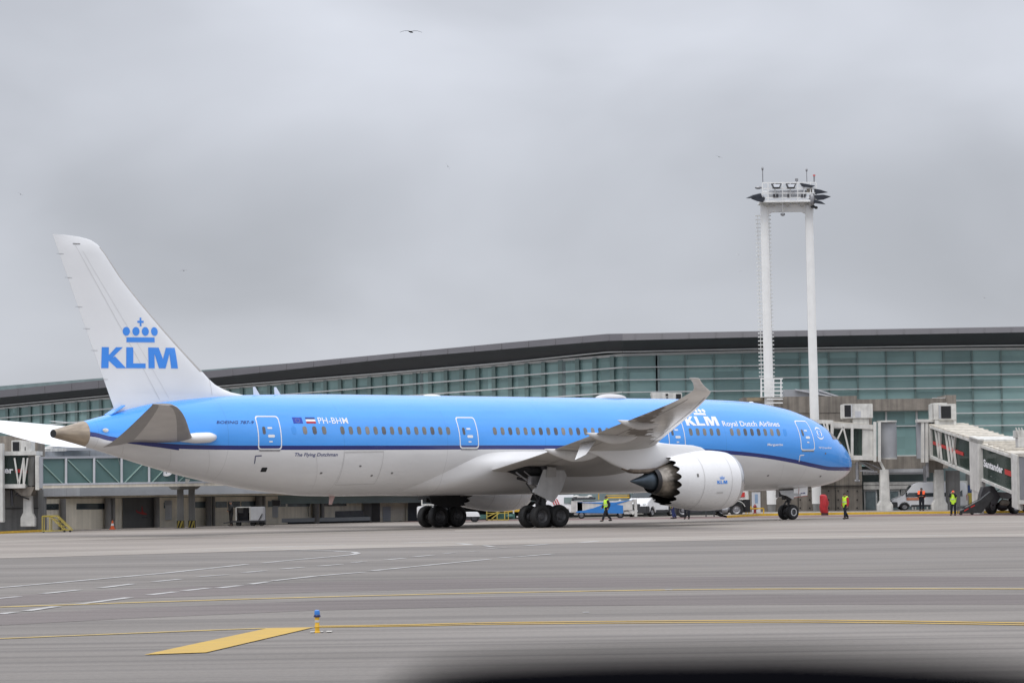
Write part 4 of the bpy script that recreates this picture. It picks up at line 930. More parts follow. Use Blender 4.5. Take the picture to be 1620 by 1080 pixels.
mb.build('inner_rail', INTD, TB)
# vertical bars and green fins
for k in range(29):
    x = 993 + 45.4 * k
    if x > 2290: break
    p, q = fz(x, ip(gl_top, x), .10), fz(x, 760, .10); mb = MB(); mb.bar((p.x, p.y, 2.6), p, .14, .1); mb.build('mullion', FIN, TB)
k = 0; A = Vector((A1.x, A1.y, 0)); B = Vector((A0.x, A0.y, 0)); D = (B - A).normalized(); L = (B - A).length; dd = 0.9
while dd < L:
    c = A + D * dd; x = 810 + FPX * c.x / c.y
    zt = fz(x, ip(gl_top, x)).z
    mb = MB(); p = Vector((c.x, c.y - .25, 3)); q = p + D * .50; mb.prism([p, q, q + Vector((0, .12, 0)), p + Vector((0, .12, 0))], (0, 0, zt - 3.05)); mb.build('glass_fin', FIN, TB, smooth=False)
    dd += 2.11
# horizontal white bars
hl = []
for k, (yl, yr) in enumerate(((581, 572.6), (601, 592), (620.3, 612.3), (640, 632.5), (660, 652.5), (680, 672.5), (700, 692), (720, 712))):
    mb = MB(); mb.bar(fz(985, yl, .28), fz(1620, yr - .5, .28), .10, .095); mb.bar(fz(1620, yr - .5, .28), fz(2300, yr - 8, .28), .10, .095)
    mb.build('transom', FRAMEW, TB)
for P in (((985, 581), (620, 610), (165, 647), (0, 661), (-120, 671)), ((985, 600.6), (690, 622.5), (400, 645), (165, 663.5), (0, 678), (-120, 689)), ((985, 620), (900, 626), (600, 648), (300, 672), (0, 698), (-120, 708))):
    mb = MB()
    for a, b_ in zip(P[:-1], P[1:]): mb.bar(fz(a[0], a[1], .45), fz(b_[0], b_[1], .45), .10, .11)
    mb.build('transom', FRAMEW, TB)
for x in (667, 892, 1040):
    p = fz(x, ip(gl_top, x), .05); mb = MB(); mb.bar((p.x, p.y, 3), p, .35, .2)
    mb.build('dark_post', INTD, TB)

# ------------------------------------------------------------------ gate building (concrete) on the right
GB = thing('gate_building', 'raw concrete gate block with teal glazing, behind the boarding bridges on the right', 'building', (24, 245, 0))
YG = 243.0
def gz(x, y, Y=YG): return at(x, y, Y)
mb = MB(); mb.cm = 0
pbox(mb, 1176, 627, 1356, 653, YG + .02, 5); pbox(mb, 1356, 630.5, 1497, 649, YG, 5); pbox(mb, 1497, 624.5, 1513, 672, YG - .15, 5)
pbox(mb, 1176, 652.9, 1380, 735, YG + .08, 4); pbox(mb, 1150, 735, 1300, 812, YG - .1, 4)
pbox(mb, 1300, 735, 1364, 812, YG - .05, 4); pbox(mb, 1380, 721, 1500, 741, YG + .05, 3)
mb.build('concrete_wall', CONC, GB, smooth=False)
for x0, x1, Y_, d_ in ((1499, 1519, 236.4, 1.0), (1534, 1560, YG - .5, 2)): mb = MB(); pbox(mb, x0, 744, x1, 811, Y_, d_); mb.build('concrete_pier', CONC2, GB, smooth=False)
mb = MB(); 
for y in (767.5,): pbox(mb, 1176, y, 1499, y + .9, YG - .17, .1)
for x in (1262, 1286, 1321): pbox(mb, x, 737, x + .7, 812, YG - .18, .1)
mb.build('shutter_joint', DARK, GB, smooth=False)
mb = MB()
for x in range(1266, 1360, 15):
    for y in (776, 790, 803): c = gz(x, y, YG - .12); mb.ell(c, (.06, .05, .06), 8, 5)
mb.build('tie_hole', DARK, GB)
# dark recess behind
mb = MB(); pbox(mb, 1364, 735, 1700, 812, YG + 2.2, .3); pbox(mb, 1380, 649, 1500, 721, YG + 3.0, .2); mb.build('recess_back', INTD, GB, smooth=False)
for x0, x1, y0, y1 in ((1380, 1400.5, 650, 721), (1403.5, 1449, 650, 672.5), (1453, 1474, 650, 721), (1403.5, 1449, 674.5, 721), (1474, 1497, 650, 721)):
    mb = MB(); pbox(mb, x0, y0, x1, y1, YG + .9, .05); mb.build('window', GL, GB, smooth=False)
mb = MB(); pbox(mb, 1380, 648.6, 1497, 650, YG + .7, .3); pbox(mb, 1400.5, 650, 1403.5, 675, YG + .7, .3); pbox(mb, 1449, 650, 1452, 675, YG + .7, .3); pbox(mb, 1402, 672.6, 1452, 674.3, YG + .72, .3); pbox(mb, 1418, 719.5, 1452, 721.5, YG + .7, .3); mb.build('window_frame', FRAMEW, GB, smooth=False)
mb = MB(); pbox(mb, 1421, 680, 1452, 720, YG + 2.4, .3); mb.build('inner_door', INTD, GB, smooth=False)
mb = MB(); pbox(mb, 1366, 741.5, 1470, 747, YG - 3.6, .5); pbox(mb, 1366, 747.3, 1470, 750, YG - 3.4, .5); mb.build('canopy_beam', LGREY, GB, smooth=False)
mb = MB(); pbox(mb, 1366, 761.5, 1500, 773, YG + .9, .3); mb.build('lintel_panel', WHITE2, GB, smooth=False)
for x0, x1 in ((1367, 1388), (1406, 1424), (1426, 1445), (1447, 1468)):
    mb = MB(); pbox(mb, x0, 774, x1, 811, YG + 1.1, .2); fr = mb.build('glass_door', FRAMEW, GB, smooth=False)
    mb = MB(); pbox(mb, x0 + 2.5, 777, x1 - 2.5, 809, YG + 1.05, .04); mb.build('pane', mat('door_pane', (.14, .18, .19), .1, noise=.35, nscale=1.5), fr, smooth=False)
mb = MB(); c = gz(1463, 745, YG - 3.9); mb.cyl((c.x, c.y, c.z - 1.0), (c.x, c.y, c.z + .4), .13); mb.ell((c.x, c.y, c.z - 1.15), (.22, .2, .12)); mb.build('wall_lamp', STEEL, GB)
# sloping roof light behind the parapet
mb = MB(); mb.prism([gz(1241, 616.5, YG + 4), gz(1262, 616, YG + 4), gz(1300, 620, YG + 4), gz(1325, 627, YG + 4), gz(1241, 627.2, YG + 4)], (0, 3, 0)); mb.build('roof_light', GREYP, GB, smooth=False)
mb = MB(); mb.bar(gz(1258, 616, YG + 3.8), gz(1316, 627, YG + 3.8), .3, .12); mb.bar(gz(1296, 617.5, YG + 3.8), gz(1326, 627, YG + 3.8), .3, .12); mb.build('roof_rail', LGREY, GB)
mb = MB(); pbox(mb, 1476, 628.6, 1496, 630.2, YG, .6); mb.build('roof_lamp', WHITE2, GB)
mb = MB(); pbox(mb, 1183, 629, 1215, 634, YG - 1.2, 1); mb.build('parapet_block', mat('tan_stone', (.30, .24, .16), .9), GB, smooth=False)
# white doorway right of the pier
mb = MB(); pbox(mb, 1516, 760, 1532, 764, YG + .5, .3); pbox(mb, 1527, 764, 1532, 811, YG + .5, .3); mb.build('door_frame', FRAMEW, GB, smooth=False)

# pavement and yellow kerb
kb = [(1150, 818.8), (1200, 815.7), (1340, 813.6), (1400, 813), (1500, 812), (1590, 811), (1720, 809.4)]
K2 = [Vector(g2(*p)) for p in kb]
mb = MB(); vs = [(p.x, p.y, z) for p in K2 for z in (0, .17)] + [(p.x, p.y + .35, .17) for p in K2]
n_ = len(K2); mb.add(vs, [(2 * i, 2 * i + 2, 2 * i + 3, 2 * i + 1) for i in range(n_ - 1)] + [(2 * i + 1, 2 * i + 3, 2 * n_ + i + 1, 2 * n_ + i) for i in range(n_ - 1)])
struct(mb.build('kerb', YEL, smooth=False))
mb = MB(); mb.add([(p.x, p.y + .34, .165) for p in K2] + [(60, 252, .165), (16, 252, .165)], [tuple(range(n_ + 2))]); struct(mb.build('pavement', CSLAB, smooth=False))
mb = MB(); a, b_ = Vector(g2(-40, 846)), Vector(g2(66, 841)); mb.prism([(a.x, a.y, 0), (b_.x, b_.y, 0), (b_.x, b_.y + .3, 0), (a.x, a.y + .3, 0)], (0, 0, .15)); struct(mb.build('kerb', YEL, smooth=False))

# ------------------------------------------------------------------ ground-floor service building on the left
SB = thing('service_building', 'low beige service building with pillars under a grey metal canopy, behind the tail', 'building', (-20, 216, 0))
WLN = [(-120, 843.5), (60, 840), (110, 838), (290, 833), (600, 825), (700, 822.5), (1180, 814.5)]
WB = [Vector(g2(*p)) for p in WLN]
def wY(x, back=0.0):          # distance of the wall line behind pixel column x
    k = (x - 810) / FPX
    for (a, b_) in zip(WB[:-1], WB[1:]):
        ka, kb_ = a.x / a.y, b_.x / b_.y
        if ka <= k <= kb_ or b_ is WB[-1]:
            t_ = (a.x - k * a.y) / ((a.x - b_.x) - k * (a.y - b_.y)); return a.y + (b_.y - a.y) * t_ + back
    return WB[0].y + back
def wpt(x, y, back=0.0): return at(x, y, wY(x, back))
def wquad(mb, x0, y0a, y0b, x1, y1a, y1b, back, th=.2):
    a, b_, c_, d_ = wpt(x0, y0b, back), wpt(x1, y1b, back), wpt(x1, y1a, back), wpt(x0, y0a, back)
    mb.prism([a, b_, c_, d_], (0, th, 0)); return mb
BK = 1.1
def wtop(x): return 790 - x * .013         # canopy underside row
for x0, x1 in ((62, 98), (106, 170), (180, 194), (246, 320), (324, 408), (414, 500), (506, 583), (588, 646)):
    mb = MB(); wquad(mb, x0 - 4, wtop(x0), 845, x1 + 4, wtop(x1), 840, BK); wo_ = mb.build('beige_panel', BEIGE, SB, smooth=False)
for x0, x1 in ((62, 93), (104, 166), (259, 276), (306, 325), (341, 359), (361, 380), (382, 404), (424, 437), (438, 452), (455, 490), (512, 548)):
    ya, yb = wtop(x0) + 7.5, wtop(x0) + 17
    mb = MB(); wquad(mb, x0, ya, yb, x1, ya - .3, yb - .5, BK - .06, .05); wo_ = mb.build('window', random.choice((VGLASS, mat('dull_pane', (.10, .13, .14), .2, noise=.3))), SB, smooth=False)
mb = MB(); wquad(mb, 194, wtop(194), 843, 247, wtop(247), 840, BK - .1); mb.build('dark_door', mat('dark_grey_door', (.10, .098, .095), .8, noise=.1, streak=.1), SB, smooth=False)
P = [[(0, .45), (.05, .62), (.12, .45), (.5, .33), (.5, .9), (.56, .95), (.64, .38), (.95, .2), (1, .12), (.9, .08), (.55, .12), (.1, .3)]]
def emb(u, v): return wpt(215 + 18 * u, 814 - 14 * v, BK - .14)
mb = MB(); tp = poly_bm(P, 2); mb.add([emb(u, v) for u, v in tp[0]], tp[1]); mb.build('plane_emblem', mat('brick_red', (.30, .03, .03), .7), SB, smooth=False, fix=False)
mb = MB(); wquad(mb, 224.5, 818, 818.8, 233, 817.6, 818.4, BK - .13, .02); mb.build('emblem_caption', DARK, SB, smooth=False)
# columns
for x, r in ((100, .20), (171, .24), (179, .15), (248, .21), (330, .22), (338, .12), (410, .26), (418, .12), (500, .26), (510, .16), (585, .38)):
    b_ = wpt(x, 830, .6); zt = wpt(x, wtop(x), .6).z; mb = MB()
    if x == 585: mb.box((b_.x - .45, b_.y - .2, 0), (b_.x + .15, b_.y + .5, zt)); mb.box((b_.x + .15, b_.y - .1, 0), (b_.x + .75, b_.y + .5, zt), mi=1)
    else: mb.cyl((b_.x, b_.y, 0), (b_.x, b_.y, zt), r, n=14)
    mb.build('column', [mat('column_grey', (.20, .19, .18), .8, noise=.15, streak=.2), mat('column_dark', (.075, .07, .068), .8, noise=.15)], SB)
# canopy and grey fascia
mb = MB()
wquad(mb, -120, 785, 793, 290, 777, 785, .35, 4); wquad(mb, 290, 777, 785, 900, 769.5, 777, .35, 4)
mb.build('canopy', BEIGE, SB, smooth=False)
for x in range(-100, 900, 41):
    mb = MB(); f0 = lambda q: 773 - q * .0145; f1 = lambda q: 786 - q * .0145
    wquad(mb, x, f0(x), f1(x), x + 40.6, f0(x + 40.6), f1(x + 40.6), .2, .2); mb.build('fascia_panel', LGREY, SB, smooth=False)
mb = MB(); wquad(mb, -120, 768, 788, 900, 753, 773, .5, 12); mb.build('roof_slab', GREYP, SB, smooth=False)
for x in range(60, 900, 41):
    mb = MB(); wquad(mb, x, 712 - x * .01, 725 - x * .012, x + 40.4, 712 - (x + 40.4) * .01, 725 - (x + 40.4) * .012, 8.2, .3); mb.build('roof_panel', LGREY, SB, smooth=False)
mb = MB(); wquad(mb, 60, 706.5, 713, 900, 694, 703, 9.2, 1.5); mb.build('upper_roof', GREYP, SB, smooth=False)
mb = MB(); a = wpt(62, 711, 7); b_ = wpt(118, 700, 16); mb.bar(a, b_, .8, .12); mb.bar(wpt(62, 712, 6.5), wpt(95, 711, 6.5), 1.0, .2); mb.build('roof_pipe', WHITE2, SB)
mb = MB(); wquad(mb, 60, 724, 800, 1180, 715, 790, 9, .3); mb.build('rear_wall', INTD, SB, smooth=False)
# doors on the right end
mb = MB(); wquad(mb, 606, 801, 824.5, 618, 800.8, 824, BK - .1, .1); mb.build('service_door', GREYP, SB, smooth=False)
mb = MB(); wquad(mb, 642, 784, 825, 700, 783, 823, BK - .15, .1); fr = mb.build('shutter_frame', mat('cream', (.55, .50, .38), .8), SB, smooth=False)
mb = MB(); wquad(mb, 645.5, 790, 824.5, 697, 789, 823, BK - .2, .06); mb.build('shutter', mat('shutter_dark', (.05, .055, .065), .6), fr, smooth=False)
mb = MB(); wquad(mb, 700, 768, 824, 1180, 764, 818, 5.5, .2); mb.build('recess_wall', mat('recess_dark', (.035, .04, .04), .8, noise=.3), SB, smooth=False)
# baggage belt platform in front
mb = MB(); a, b_ = G(252, 833), G(586, 825.5); n_ = Vector((b_.x - a.x, b_.y - a.y, 0)).normalized(); o_ = Vector((-n_.y, n_.x, 0))
mb.prism([a + Vector((0, 0, .12)), b_ + Vector((0, 0, .12)), b_ + o_ * 1.3 + Vector((0, 0, .12)), a + o_ * 1.3 + Vector((0, 0, .12))], (0, 0, .28))
mb.prism([a + o_ * .1, b_ + o_ * .1, b_ + o_ * 1.2, a + o_ * 1.2], (0, 0, .12), mi=1)
mb.prism([a + o_ * .9 + n_ * 5 + Vector((0, 0, .4)), b_ + o_ * .9 + Vector((0, 0, .4)), b_ + o_ * 1.3 + Vector((0, 0, .4)), a + o_ * 1.3 + n_ * 5 + Vector((0, 0, .4))], (0, 0, .45), mi=2)
BP = mb.build('baggage_belt', [mat('platform_grey', (.27, .28, .29), .6), DARK, mat('belt_grey', (.12, .12, .125), .7, noise=.3)], smooth=False)
tag(BP, 'long low grey baggage platform along the foot of the beige wall', 'baggage belt')
def small(name, fn, mats, label, cat, **k):
    mb = MB(); fn(mb); return tag(mb.build(name, mats, **k), label, cat)
def f(mb): c = wpt(262, 826, 1.0); mb.box((c.x - .4, c.y, .5), (c.x + .4, c.y + .5, 1.5)); mb.box((c.x - .42, c.y - .05, 1.5), (c.x + .42, c.y + .5, 1.85), mi=1)
small('check_scale_cabinet', f, [LGREY, GREYP], 'grey two-tone cabinet on the platform left of the striped pillars', 'cabinet', bevel=.02)
def f(mb): c = wpt(433, 824, 1.0); mb.box((c.x - .4, c.y, .5), (c.x + .3, c.y + .5, 1.3)); mb.box((c.x - .45, c.y - .05, 1.3), (c.x + .5, c.y + .5, 1.75), mi=1)
small('cabinet', f, [LGREY, DSTEEL], 'pale cabinet with a dark top beside the container dolly', 'cabinet', bevel=.02)
def f(mb): c = wpt(474, 822, 1.3); mb.box((c.x - .3, c.y, 1.45), (c.x + .28, c.y + .4, 1.98)); mb.cyl((c.x - .05, c.y + .2, .5), (c.x - .05, c.y + .2, 1.5), .04); mb.bar((c.x + .25, c.y + .2, 1.45), (c.x + .65, c.y + .2, 1.5), .05); mb.bar((c.x + .62, c.y + .2, .5), (c.x + .62, c.y + .2, 1.5), .05)
small('monitor_stand', f, DSTEEL, 'dark boxy monitor on a thin stand against the beige wall', 'monitor', bevel=.02)
def f(mb): c = wpt(578, 822, 1.3); mb.box((c.x - .2, c.y, .4), (c.x + .3, c.y + .4, 1.25)); mb.box((c.x - .45, c.y, 1.25), (c.x + .3, c.y + .4, 1.6), mi=1)
small('cabinet', f, [LGREY, DSTEEL], 'grey cabinet left of the thick square pillar under the fuselage', 'cabinet', bevel=.02)
def f(mb): c = wpt(601, 815, 1.3); mb.box((c.x - .12, c.y, .75), (c.x + .12, c.y + .3, 1.3)); mb.cyl((c.x, c.y + .15, 0), (c.x, c.y + .15, .8), .05)
small('fuse_box', f, DSTEEL, 'small dark box on a post right of the square pillar', 'post box', bevel=.02)
def f(mb):
    c = G(242, 832); mb.box((c.x - .32, c.y, 0), (c.x + .3, c.y + .5, .85)); mb.box((c.x + .3, c.y, .0), (c.x + .5, c.y + .5, .82), mi=1)
small('power_cabinet', f, [WHITE2, DSTEEL], 'white upright cabinet beside the dark door with the red plane emblem', 'cabinet', bevel=.02)
def f(mb):
    c = G(168, 836); mb.box((c.x - .14, c.y, .5), (c.x + .15, c.y + .15, 1.05)); mb.box((c.x - .02, c.y, 1.05), (c.x + .2, c.y + .1, 1.2))
    mb.box((c.x - .0, c.y + .05, 1.2), (c.x + .22, c.y + .1, 1.65), mi=1); mb.box((c.x + .05, c.y + .03, 1.35), (c.x + .15, c.y + .05, 1.55), mi=2)
small('emergency_box', f, [YEL2, DBLUE, LGREY], 'yellow box under a small blue sign on the left pillar', 'emergency box', bevel=.015)
def f(mb):
    c = G(178, 837); mb.box((c.x - .2, c.y - .2, 0), (c.x + .2, c.y + .2, .05)); mb.lathe([(.04, .15), (.25, .11)], c, (0, 0, 1), 14); mb.lathe([(.25, .11), (.4, .08)], c, (0, 0, 1), 14, mi=1); mb.lathe([(.4, .08), (.55, .05), (.6, .03), (.6, .001)], c, (0, 0, 1), 14)
small('traffic_cone', f, [ORANGE, WHITE], 'orange traffic cone with a white band at the left pillars', 'traffic cone')

# ------------------------------------------------------------------ glazed walkway on striped pillars
YW = 196.0
WK = thing('elevated_walkway', 'elevated teal glass corridor on two striped concrete pillars, below the tail', 'walkway', (-24, YW, 0))
def kz(x, y, o=0): return at(x, y, 1 / (1 / YW + (x - 70) / 220 * (1 / 202.6 - 1 / YW)) + o)
def kq(mb, x0, ya, yb, x1, yc, yd, o, th, mi=None): mb.prism([kz(x0, yb, o), kz(x1, yd, o), kz(x1, yc, o), kz(x0, ya, o)], (0, th, 0), mi=mi); return mb
mb = MB(); kq(mb, 67, 725, 769, 540, 719, 762, 0, .06); mb.build('glass_wall', GL3, WK, smooth=False)
mb = MB(); kq(mb, 67, 725, 769, 540, 719, 762, 2.9, .06); mb.build('rear_wall', INT, WK, smooth=False)
mb = MB(); kq(mb, 67, 767, 772, 540, 760, 765, -.2, 4.2); mb.build('floor_slab', BEIGE, WK, smooth=False)
mb = MB(); kq(mb, 64, 722, 725.5, 540, 716, 719.5, -.15, 3.3); mb.build('roof_slab', GREYP, WK, smooth=False)
mb = MB(); kq(mb, 67, 764.5, 767.5, 540, 757.5, 760.5, -.24, .1); mb.build('bottom_rail', LGREY, WK, smooth=False)
mb = MB(); kq(mb, 67, 758, 765, 540, 752, 759, .35, .05); mb.build('inner_rail', INTD, WK, smooth=False)
VX = [104.5, 149, 192.5, 236, 279, 322, 364]
for x in VX: mb = MB(); mb.bar(kz(x, 767, -.1), kz(x, 724, -.1), .14, .14); mb.build('mullion', LGREY, WK)
for (x0, y0), (x1, y1) in (((68, 734), (100, 766)), ((107, 727), (145, 765)), ((152, 727), (189, 764)), ((196, 764), (233, 726)), ((240, 763), (275, 726)), ((282, 762), (318, 725))):
    mb = MB(); mb.bar(kz(x0, y0, -.04), kz(x1, y1, -.04), .12, .05); mb.build('brace', mat('pale_green_steel', (.32, .45, .40), .5), WK)
mb = MB(); c = kz(263, 741, -.15); mb.cyl(c, c + Vector((0, .05, 0)), .50, n=32); SGN = mb.build('round_sign', WHITE, WK)
mb = MB(); mb.prism([c + Vector((a, -.03, b_)) for a, b_ in ((-.04, -.30), (.04, -.30), (.04, -.1), (.15, -.15), (.15, -.08), (0, .1), (-.15, -.08), (-.15, -.15), (-.04, -.1))], (0, .02, 0)); mb.build('sign_arrow', mat('sign_grey', (.25, .3, .33), .5), SGN, smooth=False)
mb = MB(); kq(mb, 62, 722, 772, 67.5, 722, 772, -.25, 3.4); mb.build('end_frame', GREYP, WK, smooth=False)
for x in (282, 300):
    b_ = G(x, 833.3); b_.y = YW + 10.5; b_.x = (x - 810) / FPX * b_.y; mb = MB()
    mb.box((b_.x - .20, b_.y, .48), (b_.x + .20, b_.y + .4, 3.05)); CO = mb.build('column', CONC2, WK, smooth=False)
    mb = MB(); mb.box((b_.x - .23, b_.y - .03, 0), (b_.x + .23, b_.y + .43, .5)); 
    for q in (-.28, -.05, .18): mb.prism([(b_.x + max(-.22, q - .02), b_.y - .04, .02), (b_.x + min(.22, q + .10), b_.y - .04, .02), (b_.x + min(.22, q + .26), b_.y - .04, .48), (b_.x + max(-.22, min(.2, q + .14)), b_.y - .04, .48)], (0, .005, 0), mi=1)
    mb.build('hazard_stripes', [BLACK, YEL2], CO, smooth=False)
b_ = at(291, 774, YW + 10.4); mb = MB(); mb.prism([(b_.x - 1.15, b_.y - .3, b_.z + .32), (b_.x - .8, b_.y - .3, b_.z), (b_.x + .8, b_.y - .3, b_.z), (b_.x + 1.15, b_.y - .3, b_.z + .32)], (0, 1.2, 0)); mb.build('crosshead', CONC2, WK, smooth=False)

# ------------------------------------------------------------------ left boarding bridge and its concrete pier
LP = MB(); pbox(LP, -150, 690, 60, 776, 199, 3, mi=1); pbox(LP, -150, 776, 60.3, 841.5, 198.6, 3.6, mi=0); pbox(LP, -150, 804.5, 60.6, 805.4, 198.5, .2, mi=2)
tag(LP.build('concrete_block', [CONC2, CONC, DARK], smooth=False), 'concrete gate block at the left edge behind the white bridge pillar', 'concrete block')
LB = thing('boarding_bridge', 'white boarding bridge cut off by the left edge with a white pedestal', 'boarding bridge', (-31, 196, 0))
YB = 196.0
def lz(x, y, o=0): return at(x, y, YB + o)
mb = MB(); pbox(mb, -160, 714.5, 57, 721, YB, 2.8); mb.build('roof_beam', BRWHITE, LB, smooth=False)
mb = MB(); pbox(mb, -160, 766.5, 40, 773, YB - .05, 2.9); mb.build('floor_beam', BRWHITE, LB, smooth=False)
mb = MB(); pbox(mb, -160, 720, 44, 768, YB + .35, .05); mb.build('glass_wall', GL2, LB, smooth=False)
mb = MB(); pbox(mb, -160, 720, 44, 768, YB + 2.5, .05); mb.build('inner_wall', INTD, LB, smooth=False)
for a, b_ in (((23, 724), (29.5, 766)), ((37.5, 724), (30, 766)), ((37.5, 724), (37.8, 766)), ((44, 724), (37.8, 766))):
    mb = MB(); mb.bar(lz(*a, .1), lz(*b_, .1), .13, .1); mb.build('brace', BRWHITE, LB)
mb = MB(); pbox(mb, -8, 701, 4.5, 826, YB - .6, .8); mb.build('end_post', BRWHITE, LB, smooth=False, bevel=.03)
mb = MB(); c = lz(47, 768, 1.3); t_ = lz(47, 722, 1.3); mb.cyl((c.x, c.y, c.z), (c.x, c.y, t_.z), .30, n=20); mb.build('rotunda', BRWHITE, LB)
mb = MB(); pbox(mb, 55.5, 720, 62.5, 775, YB - .2, .5); mb.build('corner_post', WHITE2, LB, smooth=False, bevel=.03)
mb = MB(); pbox(mb, 62, 722, 67.5, 768, YB + .1, 2.4); mb.build('bellows', GREYP, LB, smooth=False)
mb = MB(); c = lz(45, 838, 1.2); mb.rings([[Vector((c.x + a * h, c.y + b_ * .35, z)) for a, b_ in ((-1, -1), (1, -1), (1, 1), (-1, 1))] for z, h in ((.35, .46), (.9, .46), (1.25, .29), (2.35, .27))]); mb.build('pedestal', WHITE2, LB, smooth=False, bevel=.03)
mb = MB(); mb.rings([[Vector((c.x + dx + a * h, c.y + b_ * .9, z)) for a, b_ in ((-1, -1), (1, -1), (1, 1), (-1, 1))] for z, h, dx in ((2.35, .3, 0), (2.9, .75, -.2))]); mb.build('bracket', CONC, LB, smooth=False)
mb = MB(); pbox(mb, 18, 696, 33, 716.5, YB + .3, 1.6, mi=0); pbox(mb, 33, 697, 48.5, 717, YB + .2, 1.8, mi=0); pbox(mb, 19.5, 698, 31, 714.5, YB + .25, .06, mi=1); pbox(mb, 38.5, 706, 41, 713, YB + .17, .05, mi=1); mb.build('cooling_unit', [WHITE2, DARK], LB, smooth=False, bevel=.02)
tp = text_polys('Santander', 0, .03); 
def f(u, v): return lz(-42 + 63 * u, 747.5 - 10.5 * v - .3 + 1.5 * u, .28)
decal('bank_lettering', tp, f, TW, LB, local=False)
mb = MB(); mb.add([lz(24, 741.5, .28), lz(43, 742.5, .28), lz(43, 748, .28), lz(24, 747, .28)], [(0, 1, 2, 3)]); mb.build('red_stripe', RED, LB, smooth=False)
mb = MB(); 
for a, b_ in (((18, 775), (19, 800)),): mb.cyl(lz(*a, .5), lz(*b_, .5), .10)
mb.cyl(lz(40, 772, .6), lz(24, 782, .6), .04); mb.cyl(lz(24, 782, .6), lz(46, 789, .6), .05); mb.build('cables', DSTEEL, LB)

def f(mb):
    Y = 200.0; z = lambda x, y: at(x, y, Y - 8)
    a = G(66, 842); Y0 = a.y; q = lambda x, h, o=0: Vector(((x - 810) / FPX * Y0, Y0 + o, h))
    for o in (0, .8):
        for x in (64, 76): mb.bar(q(x, .05, o), q(x, 1.05, o), .05)
        mb.bar(q(64, 1.05, o), q(87, 1.05, o), .05); mb.bar(q(76, 1.02, o), q(100, .1, o), .05); mb.bar(q(86, 1.05, o), q(109, .15, o), .05); mb.bar(q(64, .1, o), q(80, .1, o), .07); mb.bar(q(80, .1, o), q(109, .12, o), .04)
    for k in range(5): mb.bar(q(77 + 5 * k, 1.0 - .2 * k, .0), q(77 + 5 * k, 1.0 - .2 * k, .8), .22, .03); mb.bar(q(77 + 5 * k, 1.0 - .2 * k, -.03), q(86 + 5 * k, 1.0 - .2 * k, -.03), .03)
    mb.bar(q(64, 1.0, .4), q(78, 1.0, .4), .8, .05)
    for x in (66, 99, 108): mb.cyl(q(x, .07, -.03), q(x, .07, .05), .07, mi=1)
small('wheeled_steps', f, [YEL2, BLACK], 'small yellow wheeled steps at the foot of the concrete block', 'steps')

# ------------------------------------------------------------------ boarding bridges on the right
def ac_unit(parent, x0, y0, x1, y1, Y, gx0, gx1, dep=2.2):
    mb = MB(); pbox(mb, x0, y0, x1, y1, Y, dep); U = mb.build('cooling_unit', WHITE2, parent, smooth=False, bevel=.04)
    mb = MB(); pbox(mb, gx0, y0 + 2, gx1, y1 - 2.5, Y - .03, .06); mb.build('grille', DARK, U, smooth=False); return U
MBR = thing('boarding_bridge', 'white lattice boarding bridge reaching left towards the nose, between mast and grey rotunda', 'boarding bridge', (26, 236, 0))
YM = 236.0
def mz(x, y, o=0): return at(x, y, YM + o)
mb = MB(); mb.bar(mz(1285, 666.2), mz(1318, 667.5), .3, .28); mb.bar(mz(1318, 672), mz(1385, 675.5), .3, .35); mb.bar(mz(1318, 676.5), mz(1352, 677), .2, .1); mb.build('top_chord', BRWHITE, MBR)
mb = MB(); mb.bar(mz(1300, 722), mz(1385, 724.5), .3, .35); mb.bar(mz(1300, 727), mz(1350, 725), .2, .12); mb.build('bottom_chord', BRWHITE, MBR)
mb = MB(); mb.prism([mz(1285, 665, .2), mz(1385, 674, .2), mz(1385, 674, 3.0), mz(1285, 665, 3.0)], (0, 0, .1)); mb.build('roof', BRROOF, MBR, smooth=False)
mb = MB(); mb.prism([mz(1298, 724, .2), mz(1385, 726, .2), mz(1385, 726, 3.0), mz(1298, 724, 3.0)], (0, 0, .1)); mb.build('floor', DSTEEL, MBR, smooth=False)
for o, nm in ((.35, 'glass_wall'), (2.7, 'rear_glass')):
    mb = MB(); mb.add([mz(1288, 724, o), mz(1366, 724, o), mz(1366, 676, o), mz(1288, 670, o)], [(0, 1, 2, 3)]); mb.build(nm, GL2, MBR, smooth=False)
mb = MB(); mb.add([mz(1288, 724, 3.0), mz(1366, 724, 3.0), mz(1366, 676, 3.0), mz(1288, 670, 3.0)], [(0, 1, 2, 3)]); mb.build('inner_wall', INTD, MBR, smooth=False)
mb = MB()
for a, b_ in (((1300, 668), (1318, 723)), ((1322, 722), (1312, 680)), ((1325, 684), (1335, 722)), ((1352, 720), (1363, 682))): mb.bar(mz(*a, 2.5), mz(*b_, 2.5), .12, .08)
mb.build('rear_brace', mat('green_steel', (.10, .20, .12), .5), MBR)
for a, b_ in (((1302, 668), (1311, 690)), ((1318, 668), (1316, 700)), ((1311, 690), (1308, 668)), ((1320, 704), (1334, 675)), ((1334, 675), (1345, 721)), ((1300, 680), (1316, 700))):
    mb = MB(); mb.bar(mz(*a, -.1), mz(*b_, -.1), .17, .12); mb.build('brace', BRWHITE, MBR)
for x, ya, yb in ((1316, 666, 723), (1348, 675, 724)): mb = MB(); mb.bar(mz(x, yb, -.12), mz(x, ya, -.12), .2, .15); mb.build('post', BRWHITE, MBR)
mb = MB(); mb.prism([mz(1364.5, 726, -.05), mz(1384, 727, -.05), mz(1384, 674, -.05), mz(1364.5, 675, -.05)], (0, 3.1, 0)); mb.build('side_panel', BRWHITE, MBR, smooth=False, bevel=.03)
